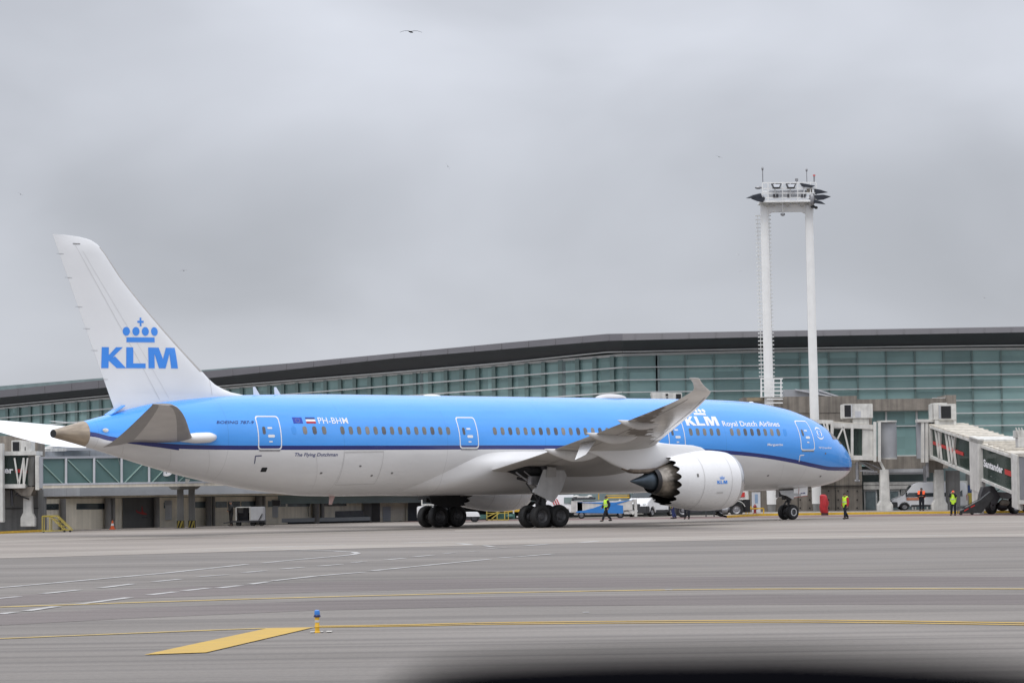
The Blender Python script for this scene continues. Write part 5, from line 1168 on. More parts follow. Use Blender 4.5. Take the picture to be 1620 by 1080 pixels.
mb = MB(); c = mz(1406, 724, 1.6); t_ = mz(1406, 667.5, 1.6); mb.cyl((c.x, c.y, c.z), (c.x, c.y, t_.z), .65, n=28); mb.build('rotunda', GREYP, MBR)
mb = MB(); c = mz(1404, 724, 1.4); mb.cyl((c.x, c.y, t_.z), (c.x, c.y, t_.z + .12), .78, n=28); mb.build('rotunda_rim', BRWHITE, MBR); mb = MB(); mb.cyl((c.x, c.y, c.z - .1), (c.x, c.y, c.z), .74, n=28); mb.build('rotunda_rim', BRWHITE, MBR)
for x in (1384, 1391): mb = MB(); mb.bar(mz(x, 730, -.3), mz(x, 667, -.3), .22, .25); mb.build('rotunda_post', BRWHITE, MBR)
mb = MB(); mb.rings([[mz(1391 + dx + a * h, 740, .9 + b_ * .7) * 1.0 for a, b_ in ((-1, -1), (1, -1), (1, 1), (-1, 1))] for dx, h in ((0, 8), (0, 8))]); 
def pedestal(parent, x, Y, ztop, hw=.38, label=None):
    X = (x - 810) / FPX * Y; mb = MB()
    mb.rings([[Vector((X + a * h, Y + b_ * .45, z)) for a, b_ in ((-1, -.8), (-.8, -1), (.8, -1), (1, -.8), (1, .8), (.8, 1), (-.8, 1), (-1, .8))] for z, h in ((.15, hw * 1.6), (.62, hw * 1.6), (.95, hw * 1.02), (ztop, hw * .9))])
    return mb.build('pedestal', WHITE2, parent, smooth=False, bevel=.02)
pedestal(MBR, 1395, 236.3, 3.35)
mb = MB(); a, b_, c_, d_ = mz(1360, 727, .5), mz(1402, 727, .5), mz(1402, 748, .5), mz(1388, 748, .5); mb.prism([a, b_, c_, d_], (0, 1.2, 0)); mb.build('bracket', CONC, MBR, smooth=False)
mb = MB(); mb.prism([mz(1389, 727, .2), mz(1393, 727, .2), mz(1404, 748, .2), mz(1399, 748, .2)], (0, .2, 0)); mb.build('bracket_edge', BRWHITE, MBR, smooth=False)
mb = MB(); c = mz(1356, 745, .3); mb.cyl((c.x, c.y, c.z + .7), (c.x, c.y, c.z - .7), .13); mb.cyl((c.x - .2, c.y, c.z - .75), (c.x + .2, c.y, c.z - .75), .1)
for k in range(5): mb.cyl(mz(1356 + 3 * k, 730, .3), mz(1372 + 5 * k, 738 + 3 * (k % 3), .3), .03)
mb.bar(mz(1360, 744, .1), mz(1388, 746, .1), .1, .12); mb.build('hanging_gear', STEEL, MBR)
ac_unit(MBR, 1334, 638.5, 1381, 661.5, YM + .6, 1336, 1346)
mb = MB(); pbox(mb, 1346.5, 640, 1348, 661, YM + .55, .1); pbox(mb, 1353, 650, 1362, 660, YM + .57, .05); mb.build('unit_panel', LGREY, MBR, smooth=False)
mb = MB(); pbox(mb, 1349, 661.5, 1375, 674, YM + .8, 1.8); mb.build('unit_stand', WHITE2, MBR, smooth=False, bevel=.04)

RB = thing('boarding_bridge', 'sloping glass boarding bridge with Santander lettering at the right edge', 'boarding bridge', (33, 236, 0))
P0 = at(1474, 672, 236.0); P1 = at(1604, 716, 213.0)        # upper left edge of the tunnel
Q0 = at(1470, 723, 236.0); Q1 = at(1604, 780, 213.0)
for p in (Q0, Q1): pass
DV = Vector((P1.x - P0.x, P1.y - P0.y, 0)); DN = DV.normalized(); SD = Vector((-DN.y, DN.x, 0)); SD = SD if SD.x > 0 else -SD
def tw(u, v, o=0.0):             # along the tunnel, up the wall (0 floor, 1 roof), sideways
    b_ = Q0.lerp(Q1, u); t_ = P0.lerp(P1, u)
    if u > 1.1: b_.z = Q0.lerp(Q1, 1.1).z; t_.z = P0.lerp(P1, 1.1).z      # the cabin stays level
    return Vector((b_.x, b_.y, b_.z + (t_.z - b_.z) * v)) + SD * o
def tquad(mb, u0, u1, v0, v1, o0, o1, mi=None):
    P = [tw(u0, v0, o0), tw(u1, v0, o0), tw(u1, v1, o0), tw(u0, v1, o0), tw(u0, v0, o1), tw(u1, v0, o1), tw(u1, v1, o1), tw(u0, v1, o1)]
    return mb.add(P, [(0, 1, 2, 3), (7, 6, 5, 4), (0, 4, 5, 1), (1, 5, 6, 2), (2, 6, 7, 3), (3, 7, 4, 0)], mi)
def xu(px): return (lambda k: ((P0.x - k * P0.y) / ((P0.x - P1.x) - k * (P0.y - P1.y))))((px - 810) / FPX)
u1 = xu(1543); u2 = xu(1557)
mb = MB(); tquad(mb, -.02, u1, .97, 1.04, -.05, 2.9); tquad(mb, u1, 1.0, .93, 1.0, -.2, 3.05); tquad(mb, 1.0, 1.32, .93, 1.0, -.3, 3.2); mb.build('roof', BRROOF, RB, smooth=False)
mb = MB()
for k in range(16): tquad(mb, .02 + k * .06, .03 + k * .06, 1.0, 1.055, -.1, 3.0)
mb.build('roof_ribs', BRROOF, RB, smooth=False)
mb = MB(); tquad(mb, 0, u1, .93, 1.0, -.1, .05); tquad(mb, u2, 1.04, .89, .96, -.28, -.1); mb.build('top_chord', BRWHITE, RB, smooth=False)
mb = MB(); tquad(mb, 0, u1, .0, .08, -.1, 2.9); tquad(mb, u2, 1.04, .0, .07, -.28, 3.0); mb.build('floor_beam', BRWHITE, RB, smooth=False)
mb = MB(); tquad(mb, 0, 1.0, -.06, -.02, .3, 2.6); mb.build('underfloor', DSTEEL, RB, smooth=False)
mb = MB(); tquad(mb, .03, u1, .08, .93, .12, .16); tquad(mb, u2, 1.04, .07, .89, -.12, -.08); mb.build('glass_wall', GL2, RB, smooth=False)
mb = MB(); tquad(mb, .03, 1, .05, .93, 2.6, 2.64); mb.build('far_wall', INTD, RB, smooth=False)
mb = MB(); tquad(mb, -.03, .03, .0, 1.0, -.1, 2.9); mb.build('end_panel', BRWHITE, RB, smooth=False, bevel=.03)
for a, b_ in ((.09, .13), (.13, .16), (.16, .13), (.22, .26), (.26, .30), (.30, .34), (.34, .30)):
    mb = MB(); mb.bar(tw(a, .92, 0), tw(b_, .09, 0), .15, .1); mb.build('brace', BRWHITE, RB)
for k in range(9):
    a = .12 + .1 * k; mb = MB(); mb.bar(tw(a, .92, 2.4), tw(a + (.05 if k % 2 else -.05), .09, 2.4), .12, .1); mb.build('rear_brace', mat('pale_green_steel', (0, 0, 0)), RB)
mb = MB(); tquad(mb, .04, .42, .44, .54, .07, .09); mb.build('red_stripe', RED, RB, smooth=False)
mb = MB(); tquad(mb, u1, u2, -.32, 1.12, -.45, .0); tquad(mb, u1, u2, .98, 1.10, -.45, 3.2); tquad(mb, u1 + .01, u2 - .01, -1.0, .12, -.4, -.05); mb.build('hoist_frame', BRWHITE, RB, smooth=False, bevel=.03)
mb = MB(); tquad(mb, 1.035, 1.10, -.30, 1.02, -.4, .0); mb.build('end_frame', BRWHITE, RB, smooth=False, bevel=.03)
mb = MB(); tquad(mb, 1.10, 1.30, -.05, .97, -.25, 3.1); mb.build('cabin', mat('cabin_grey', (.22, .225, .24), .5, noise=.1), RB, smooth=False)
mb = MB(); tquad(mb, 1.10, 1.32, -.16, -.06, -.3, 3.1); mb.build('cabin_floor', BRWHITE, RB, smooth=False)
ul = xu(1558.5); ur = xu(1588)
tp = text_polys('Santander', 0, .035); decal('bank_lettering', tp, lambda u, v: tw(ul + (ur - ul) * u, .40 + .20 * v, -.16), TW, RB, local=False)
mb = MB(); tquad(mb, xu(1591), xu(1606), .415, .545, -.17, -.15); mb.build('red_block', RED, RB, smooth=False)
c = at(1455, 667, 237.3); mb = MB(); b2 = at(1455, 725, 237.3); mb.cyl((c.x + .3, c.y, b2.z), (c.x + .3, c.y, c.z), .6, n=28); mb.build('rotunda', GREYP, RB)
for x in (1459.5, 1466): mb = MB(); mb.bar(at(x, 731, 235.6), at(x, 665, 235.6), .24, .25); mb.build('rotunda_post', BRWHITE, RB)
mb = MB(); mb.bar(at(1450, 665.5, 236.2), at(1480, 665.5, 236.2), 1.6, .22); mb.build('rotunda_cap', BRWHITE, RB)
mb = MB(); a, b_, c_, d_ = at(1468, 727, 236.2), at(1493, 731, 236.2), at(1491, 747, 236.2), at(1470, 747, 236.2); mb.prism([a, b_, c_, d_], (0, 1.2, 0)); mb.build('bracket', CONC, RB, smooth=False)
pedestal(RB, 1481, 236.4, 3.3)
mb = MB(); c = at(1467, 742, 235.8); mb.cyl((c.x, c.y, c.z + .9), (c.x, c.y, c.z - .6), .14); mb.build('wall_lamp', STEEL, RB)
U = ac_unit(RB, 1475, 638, 1485, 664, 235.2, 1476, 1476.4); 
mb = MB(); pbox(mb, 1484.8, 638.5, 1513, 664.5, 235.0, 2.2); pbox(mb, 1476.5, 637, 1499, 640, 235.3, 2.0); mb.build('unit_body', WHITE2, U, smooth=False, bevel=.04)
mb = MB(); pbox(mb, 1489, 642, 1504.5, 661.5, 234.95, .08); mb.build('grille', DARK, U, smooth=False); mb = MB(); pbox(mb, 1485.3, 641, 1488.3, 662, 234.96, .08); mb.build('grille_frame', GREYP, U, smooth=False)
mb = MB(); pbox(mb, 1479, 664, 1508, 675, 235.2, 1.8); pbox(mb, 1508, 640, 1513, 674, 235.1, .3); mb.build('unit_stand', WHITE2, RB, smooth=False, bevel=.03)
mb = MB(); pbox(mb, 1611, 690, 1640, 707, 210, 1.2); pbox(mb, 1607, 680, 1640, 692, 210.2, 1.2)
for k in range(8): q = at(1607 + k * 1.5, 676 + (k % 3) * 3, 210); mb.bar(q, q + Vector((.1, 0, -.35)), .08)
mb.build('cooling_unit', WHITE2, RB, smooth=False, bevel=.02)
# drive bogie
mb = MB(); g0 = G(1570, 813.2); g1 = G(1603, 812.4); cy = (g0.y + g1.y) / 2
def bz(x, y, o=0): return at(x, y, cy + o)
mb.prism([bz(1568, 777), bz(1606, 779), bz(1607, 790), bz(1572, 786)], (0, 1.6, 0)); mb.build('axle_beam', STEEL, RB, smooth=False, bevel=.03)
mb = MB(); mb.prism([bz(1556, 770, -.4), bz(1572, 768, -.4), bz(1583, 786, -.4), bz(1577, 797, -.4), bz(1550, 800, -.4), bz(1552, 782, -.4)], (0, 1.4, 0)); mb.ell(bz(1586, 800, .2), (.5, .5, .35)); mb.cyl(bz(1578, 800, .2), bz(1600, 798, .2), .16)
for k in range(9): mb.cyl(bz(random.uniform(1556, 1604), random.uniform(765, 782), .1), bz(random.uniform(1560, 1604), random.uniform(780, 798), .2), .04, n=6)
mb.build('drive_unit', DSTEEL, RB)
mb = MB(); mb.ell(bz(1589, 795, -.1), (.42, .3, .26)); mb.box(tuple(bz(1582, 805, 0)), tuple(bz(1600, 797, 0) + Vector((0, .8, 0)))); mb.build('motor', mat('cream_motor', (.30, .27, .22), .6, noise=.3), RB)
for x, o in ((1568, 0), (1604, .2)):
    mb = MB(); c = bz(x, 800, o); wheel_mesh(mb, (c.x, c.y, .62), (.75, -.66, 0), .62, .42, None); mb.build('drive_wheel', [TYRE, STEEL], RB)
mb = MB()
for a, b_ in (((1567, 753), (1580, 757)), ((1580, 757), (1602, 758)), ((1590, 752), (1602, 754)), ((1590, 752), (1590, 768)), ((1602, 754), (1602, 772)), ((1580, 757), (1580, 770))): mb.cyl(bz(*a, -.6), bz(*b_, -.6), .025, n=6)
mb.build('handrail', STEEL, RB)
# third bridge whose roof unit shows above the fuselage
TR = thing('boarding_bridge', 'boarding bridge behind the fuselage, only its white roof unit showing beside the wingtip', 'boarding bridge', (11, 242, 0))
mb = MB(); a = at(1032, 620.5, 242); mb.prism([at(1030, 620.5, 242), at(1079, 621, 242), at(1079, 645, 242), at(1036, 645, 242)], (0, 2.2, 0)); U = mb.build('cooling_unit', WHITE2, TR, smooth=False, bevel=.04)
mb = MB(); pbox(mb, 1069.5, 623, 1077.5, 640, 241.95, .1); pbox(mb, 1053, 622.5, 1057, 626, 241.95, .1); pbox(mb, 1054, 628, 1057, 629.5, 241.95, .1); mb.build('grille', DARK, U, smooth=False)
mb = MB(); pbox(mb, 990, 672, 1120, 726, 242.5, 2.8); mb.build('tunnel', BRWHITE, TR, smooth=False); mb = MB(); pbox(mb, 1040, 645, 1075, 672, 242.4, 1.8); mb.build('unit_stand', WHITE2, TR, smooth=False)
pedestal(TR, 1004, 238, 5.0, .3); 

# ------------------------------------------------------------------ floodlight mast
MA = thing('floodlight_mast', 'tall white two-legged floodlight mast with a service platform on top, above the nose', 'light mast', (23, 242, 0))
YL = 241.0
def qz(x, y, o=0): return at(x, y, YL + o)
TOPZ = qz(1245, 325).z
for xb, xt, base in ((1221, 1208.8, 810), (1292.5, 1279.8, 808)):
    b_ = qz(xb, base); t_ = qz(xt, 325); X = (b_.x + t_.x) / 2
    mb = MB(); ring = lambda z, hx: [Vector((t_.x * (z / TOPZ) + b_.x * (1 - z / TOPZ) + a * hx, YL + .1 + q * hx * .8, z)) for a, q in ((-1, -.6), (-.6, -1), (.6, -1), (1, -.6), (1, .6), (.6, 1), (-.6, 1), (-1, .6))]
    mb.rings([ring(z, h) for z, h in ((.75, .355), (5, .35), (12, .335), (20, .315), (TOPZ, .305))]); LG = mb.build('leg', WMAST, MA, ang=50)
    mb = MB(); mb.rings([ring(z, h) for z, h in ((.1, .26), (.74, .33))]); mb.build('leg_base', CONC2, LG, ang=50)
def gus(mb, P, th=.5): mb.prism([qz(x, y, -.2) for x, y in P], (0, th, 0))
mb = MB(); mb.prism([qz(*q) for q in ((1203.5, 324), (1287, 322), (1287, 338), (1275, 338), (1268, 334.5), (1222, 335.5), (1215, 340), (1203.5, 340))], (0, .5, 0)); mb.build('cross_beam', WMAST, MA, smooth=False, bevel=.04)
mb = MB(); pbox(mb, 1203, 316.5, 1290, 319.5, YL - 1.1, 2.8); mb.build('platform', WMAST, MA, smooth=False)
for k, x in enumerate((1213, 1224, 1246, 1269, 1284)):
    mb = MB(); mb.prism([qz(x - 5, 319.5, -.9), qz(x + 4, 319.5, -.9), qz(x + 1.5, 327, -.3), qz(x - 1, 327, -.3)], (0, .3, 0)); mb.build('bracket', mat('bracket_shade', (.45, .45, .43), .6), MA, smooth=False)
mb = MB()
for y in (289.5, 298.5, 306, 313): mb.bar(qz(1206, y, -1.0), qz(1291, y - .6, -1.0), .06, .09)
for x in (1206, 1215, 1226, 1238, 1250, 1262, 1272, 1282, 1291): mb.bar(qz(x, 289, -1.0), qz(x, 318, -1.0), .07, .07)
for y in (289.5, 303, 313): mb.bar(qz(1206, y, 1.4), qz(1291, y - .6, 1.4), .06, .09)
mb.build('railing', WMAST, MA)
mb = MB(); pbox(mb, 1217, 301, 1276, 311, YL - .4, .9); mb.build('cabinet_row', LGREY, MA, smooth=False, bevel=.03)
mb = MB()
for x0, x1 in ((1223, 1226.5), (1228, 1231.5), (1245.5, 1248.5), (1267.5, 1270.5), (1272, 1274.5)): pbox(mb, x0, 307, x1, 312, YL - 1.15, .1)
mb.build('junction_box', DSTEEL, MA, smooth=False)
mb = MB(); pbox(mb, 1276.5, 298.5, 1285, 305, YL - .9, .3); mb.build('cream_box', mat('cream_motor', (0, 0, 0)), MA, smooth=False)
for x0, x1 in ((1220, 1237.5), (1243, 1260.5)):
    mb = MB(); mb.prism([qz(x0, 290, -.9), qz(x1 - .5, 290, -.9), qz(x1 - 3, 297, -1.6), qz(x0 + 3, 297, -1.6)], (0, .3, -.05)); fl = mb.build('floodlight', DSTEEL, MA, smooth=False, bevel=.03)
    mb = MB(); mb.prism([qz(x0 + 3, 291.5, -1.3), qz(x1 - 3, 291.5, -1.3), qz(x1 - 5, 296, -1.75), qz(x0 + 5, 296, -1.75)], (0, .05, 0)); mb.build('lens', GREYP, fl, smooth=False)
for P in (((1266, 289.5), (1290, 294), (1284, 297), (1270, 296)), ((1181, 314), (1192, 309), (1204, 306), (1206, 312), (1199, 313.5)), ((1189, 315), (1204, 311), (1211, 313), (1207, 320), (1198, 318.5)), ((1289, 299), (1299, 300.5), (1310.5, 304.5), (1300, 306), (1290, 307.5)), ((1289, 309.5), (1304, 308.5), (1315, 311), (1303, 316), (1293, 317)), ((1288, 316), (1300, 319), (1306.5, 323.5), (1296, 322.5), (1288, 321.5))):
    mb = MB(); mb.prism([qz(x, y, -1.2) for x, y in P], (0, .9, .12)); mb.build('floodlight', mat('floodlight_navy', (.018, .022, .032), .45, noise=.2), MA, smooth=False, bevel=.02)
mb = MB(); mb.ell(qz(1206, 315, -.9), (.22, .3, .3)); mb.ell(qz(1285, 315, -.9), (.28, .3, .5)); mb.ell(qz(1200, 297, -.8), (.3, .2, .12)); mb.build('lamp_housing', STEEL, MA)
mb = MB(); mb.cyl(qz(1206.8, 290), qz(1206.3, 266), .04, n=6); mb.ell(qz(1206.3, 267, 0), (.09, .09, .16)); mb.cyl(qz(1276.5, 289), qz(1276, 267.5), .03, n=6); mb.ell(qz(1276, 269, 0), (.09, .09, .14)); mb.build('antenna', STEEL, MA)
mb = MB(); mb.cyl(qz(1260.5, 291), qz(1260.5, 284.5), .05, n=8); mb.box(tuple(qz(1258.3, 286.2)), tuple(qz(1262.7, 282.3) + Vector((0, .3, 0)))); mb.build('camera', STEEL, MA)
mb = MB(); mb.cyl(qz(1288, 290), qz(1288, 279), .06, n=8); mb.cyl(qz(1288, 279), qz(1288, 276.3), .10, n=10, mi=1); mb.build('warning_lamp', [STEEL, mat('pink_lamp', (.60, .16, .16), .4)], MA)
mb = MB(); mb.cyl(qz(1238.3, 312, -.3), qz(1238.3, 337, -.3), .045, n=6); mb.lathe([(0, .05), (.0, .17), (-.12, .19), (-.2, .1), (-.22, .01)], qz(1238.3, 337.5, -.3), (0, 0, 1), 16, mi=1); mb.build('hanging_camera', [WMAST, STEEL], MA)
mb = MB(); mb.ell(qz(1286, 327, -.3), (.2, .2, .14)); mb.ell(qz(1291, 328.5, -.3), (.15, .15, .12)); mb.build('loudspeaker', DSTEEL, MA)
# caged ladder behind the left leg
mb = MB(); y = 340.0
while y < 596:
    c = qz(1208.5 + (y - 325) * .0247, y); mb.bar((c.x - .66, YL + .75, c.z), (c.x + .60, YL + .75, c.z), .09, .085)
    mb.bar((c.x - .62, YL + .4, c.z - .04), (c.x - .50, YL + 1.0, c.z), .05, .05); y += 6.2
for dx in (-.46, .44):
    a = qz(1208.9, 340); b_ = qz(1216, 632); mb.bar((a.x + dx, YL + .75, a.z), (b_.x + dx, YL + .75, b_.z), .045)
mb.build('ladder', WMAST, MA)
mb = MB()
for k, y in enumerate((599, 605.5, 612, 618.5, 624.5, 631, 637)):
    a, b_ = qz(1203 + (k > 3) * 10, y, -.8), qz(1238.5, y, -.8); mb.bar(a, b_, .07, .09)
for x in (1204, 1224, 1235.5): mb.bar(qz(x, 599, -.8), qz(x, 628, -.8), .09)
mb.bar(qz(1204, 628, .3), qz(1238, 628, .3), 1.6, .06); mb.build('landing_cage', WMAST, MA)
mb = MB(); c = qz(1221, 790)
for k in range(4): z = 3.2 - .62 * k; mb.prism([(c.x + .33, YL - .1, z + .28), (c.x + .72, YL - .1, z + .24), (c.x + .33, YL - .1, z - .2)], (0, .12, 0))
mb.build('climb_guard', WMAST, MA, smooth=False)

# ------------------------------------------------------------------ vehicles
def frame_at(px, py, z=0.0, yaw=0.0):         # vehicle frame: x forward, y left, z up; origin on the ground
    p = G(px, py, z) if not isinstance(px, Vector) else px
    return Matrix.Translation(p) @ Matrix.Rotation(yaw, 4, 'Z')
class VB(MB):                                  # builds in the vehicle's own frame
    def build(s, name, mats, parent, **k): return super().build(name, mats, parent, local=True, **k)
def prof(mb, P, w_, inset=.0, mi=None):        # side outline (x,z) extruded across; tumblehome above the waist
    n = len(P); L_ = []; 
    for sg in (1, -1): L_.append([Vector((x, sg * (w_ / 2 - (inset if z > 1.15 else 0) * min(1, (z - 1.15) / .8 if z > 1.15 else 0)), z)) for x, z in P])
    mb.add(L_[0] + L_[1], [tuple(range(n))[::-1], tuple(range(n, 2 * n))] + [(i, (i + 1) % n, n + (i + 1) % n, n + i) for i in range(n)], mi)
def vwheel(par, x, y, r=.35, wd=.24, rim=None, name='wheel'):
    m = VB(); wheel_mesh(m, (x, y, r), (0, 1, 0), r, wd, None); return m.build(name, [TYRE, rim or STEEL], par)
def van(M, label, body, group=None, stripe=False, L=5.9, H=2.7):
    t = thing('van', label, 'van', M=M, group=group); h = L / 2
    P = [(-h, .45), (-h, H - .25), (-h + .15, H - .05), (h - 2.2, H), (h - 1.75, H - .15), (h - .95, 1.45), (h - .22, 1.12), (h - .03, .85), (h, .5), (h - .05, .32), (h - .55, .32), (h - .65, .55), (h - .8, .72), (h - 1.0, .78), (h - 1.2, .72), (h - 1.35, .55), (h - 1.45, .32), (-h + 1.75, .32), (-h + 1.65, .55), (-h + 1.5, .72), (-h + 1.3, .78), (-h + 1.1, .72), (-h + .95, .55), (-h + .85, .35), (-h + .05, .35)]
    mb = VB(); prof(mb, P, 1.98, .22); B = mb.build('body', body, t, bevel=.05, ang=40)
    # glazing set just proud of the skin
    def sidewin(x0, x1, z0, z1, sk=0.0, nm='side_window'):
        for sg in (1, -1):
            f = lambda z: sg * (.99 - .22 * min(1, max(0, (z - 1.15) / .8)) + .012); m = VB()
            m.add([(x0, f(z0), z0), (x1, f(z0), z0), (x1 - sk, f(z1), z1), (x0, f(z1), z1)], [(0, 1, 2, 3)]); m.build(nm, VGLASS, t, smooth=False)
    sidewin(h - 2.2, h - 1.08, 1.30, 2.12, .58); sidewin(h - 3.6, h - 2.35, 1.30, 2.18); sidewin(-h + .35, h - 3.75, 1.30, 2.18)
    m = VB(); a0, a1 = (h - .93, 1.50), (h - 1.62, H - .30)
    m.add([(a0[0] + .03, .88, a0[1]), (a0[0] + .03, -.88, a0[1]), (a1[0] + .03, -.72, a1[1]), (a1[0] + .03, .72, a1[1])], [(0, 1, 2, 3)]); m.build('windscreen', VGLASS, t, smooth=False)
    m = VB(); m.box((h - .45, -1.03, .28), (h + .07, 1.03, .82)); m.box((h - .1, -.40, .75), (h + .02, .40, 1.0)); m.build('bumper', mat('dark_plastic', (.045, .046, .05), .6, noise=.2), t, bevel=.04)
    for sg in (1, -1):
        m = VB(); m.ell((h - .20, sg * .74, .93), (.17, .2, .13)); m.build('headlight', mat('headlight_glass', (.55, .57, .58), .15), t)
        m = VB(); m.box((h - 1.2, sg * 1.0, 1.4), (h - 1.08, sg * 1.25, 1.75)); m.build('wing_mirror', mat('dark_plastic', (0, 0, 0)), t, bevel=.03)
        m = VB(); m.box((-h - .015, sg * .85 - .07, .9), (-h + .03, sg * .85 + .07, 1.45)); m.build('tail_light', RED, t)
        for x in (h - 1.0, -h + 1.3): vwheel(t, x, sg * .86)
        m = VB(); m.box((-h + 1.8, sg * 1.0 - .01, .32), (h - 1.5, sg * 1.0 + .01, .52)); m.build('sill_trim', mat('dark_plastic', (0, 0, 0)), t)
    m = VB(); m.box((h + .06, -.26, .42), (h + .075, .26, .53)); m.build('number_plate', LGREY, t)
    if stripe:
        for sg in (1, -1): m = VB(); m.box((h - 2.2, sg * 1.0 - .012, .98), (h - 1.15, sg * 1.0 + .012, 1.22)); m.build('door_stripe', mat('faded_orange', (.62, .24, .14), .5), t)
    return t
VANG = mat('van_silver', (.68, .69, .71), .35, coat=.4, noise=.06)
pv = at(1468, 800, 239.6); pv.z = .165
van(Matrix.Translation(pv) @ Matrix.Rotation(pi, 4, 'Z') @ Matrix.Diagonal((1, 1, .80, 1)), 'silver passenger van with an orange door stripe, parked behind the white bridge pedestals', VANG, stripe=True)
pv = G(1031, 816.6); pv.z = 0
van(Matrix.Translation(pv) @ Matrix.Rotation(radians(180 + 60), 4, 'Z'), 'white van with a black bumper, facing out from under the engine exhaust', WHITE, L=5.4, H=2.35)
# white pickup with red slashes behind the main wheels
pv = G(868, 820.5); pv.z = 0
t = thing('crew_truck', 'white crew truck with red slashes on its side, behind the near main wheels', 'truck', M=Matrix.Translation(pv))
mb = VB(); prof(mb, [(-1.3, .5), (-1.3, .95), (-1.05, 1.1), (-.62, 1.72), (.0, 1.78), (1.9, 1.78), (1.95, .45), (1.55, .45), (1.5, .7), (1.2, .8), (.9, .7), (.85, .45), (-.4, .45), (-.45, .7), (-.75, .8), (-1.0, .7), (-1.05, .45)], 1.9, .15); mb.build('body', WHITE, t, bevel=.04)
for x0, x1, z0, z1, sk in ((-1.0, -.35, 1.1, 1.6, -.42), (1.15, 1.85, 1.15, 1.6, 0)):
    m = VB(); m.add([(x0, -.975, z0), (x1, -.975, z0), (x1, -.90, z1), (x0 - sk, -.90, z1)], [(0, 1, 2, 3)]); m.build('side_window', mat('pale_glass', (.16, .21, .20), .1, noise=.2), t, smooth=False)
for k in range(3): m = VB(); m.prism([(.40 + .18 * k, -.97, 1.05), (.48 + .18 * k, -.97, 1.05), (.28 + .18 * k, -.93, 1.5), (.20 + .18 * k, -.93, 1.5)], (0, -.02, 0)); m.build('red_slash', RED, t, smooth=False)
m = VB(); m.box((-.4, -.5, 1.78), (.2, .5, 1.9)); m.build('light_bar', mat('light_bar_red', (.55, .10, .08), .3), t, bevel=.03)
for x in (-.72, 1.2):
    for y in (-.82, .82): vwheel(t, x, y, .34)
# blue and white container loader
pv = G(945, 819.5); pv.z = 0
t = thing('container_loader', 'blue and white cargo loader with a dark roller deck, behind the walking worker', 'cargo loader', M=Matrix.Translation(pv))
mb = VB(); mb.box((-1.75, -.9, .28), (2.9, .9, .52)); mb.box((-1.95, -1.0, .45), (-1.1, 1.0, 1.35)); mb.build('chassis', WHITE2, t, bevel=.03)
mb = VB(); mb.prism([(-1.6, -1.02, .45), (1.9, -1.02, .35), (1.9, -1.02, .95), (.6, -1.02, 1.12), (-.3, -1.02, .78), (-1.0, -1.02, .62), (-1.6, -1.02, .55)], (0, .06, 0)); mb.prism([(-1.5, -1.03, 1.22), (1.3, -1.03, 1.18), (2.7, -1.03, 1.40), (1.0, -1.03, .90), (.4, -1.03, 1.08)], (0, .04, 0)); mb.build('blue_side', BLUE, t, smooth=False)
mb = VB(); mb.prism([(-1.5, -1.0, .5), (2.6, -1.0, .6), (2.6, -1.0, 1.3), (-1.5, -1.0, 1.25)], (0, 1.9, 0)); mb.build('side_frame', WHITE2, t, smooth=False)
mb = VB(); mb.box((-1.9, -1.05, 1.42), (-.2, 1.0, 1.55)); 
for k in range(9): mb.cyl((-1.8 + .2 * k, -1.0, 1.5), (-1.8 + .2 * k, 1.0, 1.5), .07)
mb.build('roller_deck', DSTEEL, t)
mb = VB(); mb.box((-1.5, -.9, 1.56), (-.6, .5, 1.68)); mb.ell((-1.55, -.6, 1.65), (.25, .2, .1)); mb.ell((-.55, -.6, 1.65), (.2, .2, .1)); mb.build('cargo_covers', WHITE2, t)
mb = VB(); mb.bar((.1, -.9, 1.4), (.1, -.9, 1.9), .08); mb.bar((.6, -.6, 1.55), (2.4, -.6, 1.55), .08, .12); mb.bar((.7, -.6, 1.72), (2.4, -.6, 1.72), .05); mb.bar((.7, -.6, 1.3), (.7, -.6, 1.72), .07); mb.build('yellow_rail', YEL, t)
mb = VB(); mb.bar((1.6, -.9, .3), (2.7, -.9, 1.35), .10, .2); mb.bar((2.7, -.9, .3), (1.6, -.9, 1.35), .10, .2); mb.box((2.75, -.95, .1), (2.95, .9, 1.4)); mb.build('scissor_lift', WHITE2, t)
for x in (-1.2, 1.7):
    for y in (-.8, .8): vwheel(t, x, y, .28)
# low white tug behind the far main gear
pv = G(712, 826); pv.z = 0
t = thing('pushback_tug', 'low white tug with black wheels, behind the far main gear', 'tug', M=Matrix.Translation(pv))
mb = VB(); prof(mb, [(-2.3, .35), (-2.3, 1.15), (-1.9, 1.2), (-.6, 1.1), (-.5, .75), (2.0, .72), (2.15, .35)], 2.0); mb.build('body', WHITE, t, bevel=.05)
mb = VB(); prof(mb, [(-2.2, .18), (2.1, .18), (2.1, .42), (-2.2, .42)], 1.9); mb.build('skirt', DSTEEL, t)
mb = VB(); mb.box((-2.0, -.8, 1.2), (-.9, .8, 1.75)); mb.build('cab', WHITE2, t, bevel=.05); mb = VB(); mb.box((-1.9, -.82, 1.35), (-1.0, .82, 1.65)); mb.build('cab_window', VGLASS, t)
for x in (-1.4, 1.75):
    for y in (-.8, .8): vwheel(t, x, y, .33, .3, DSTEEL)
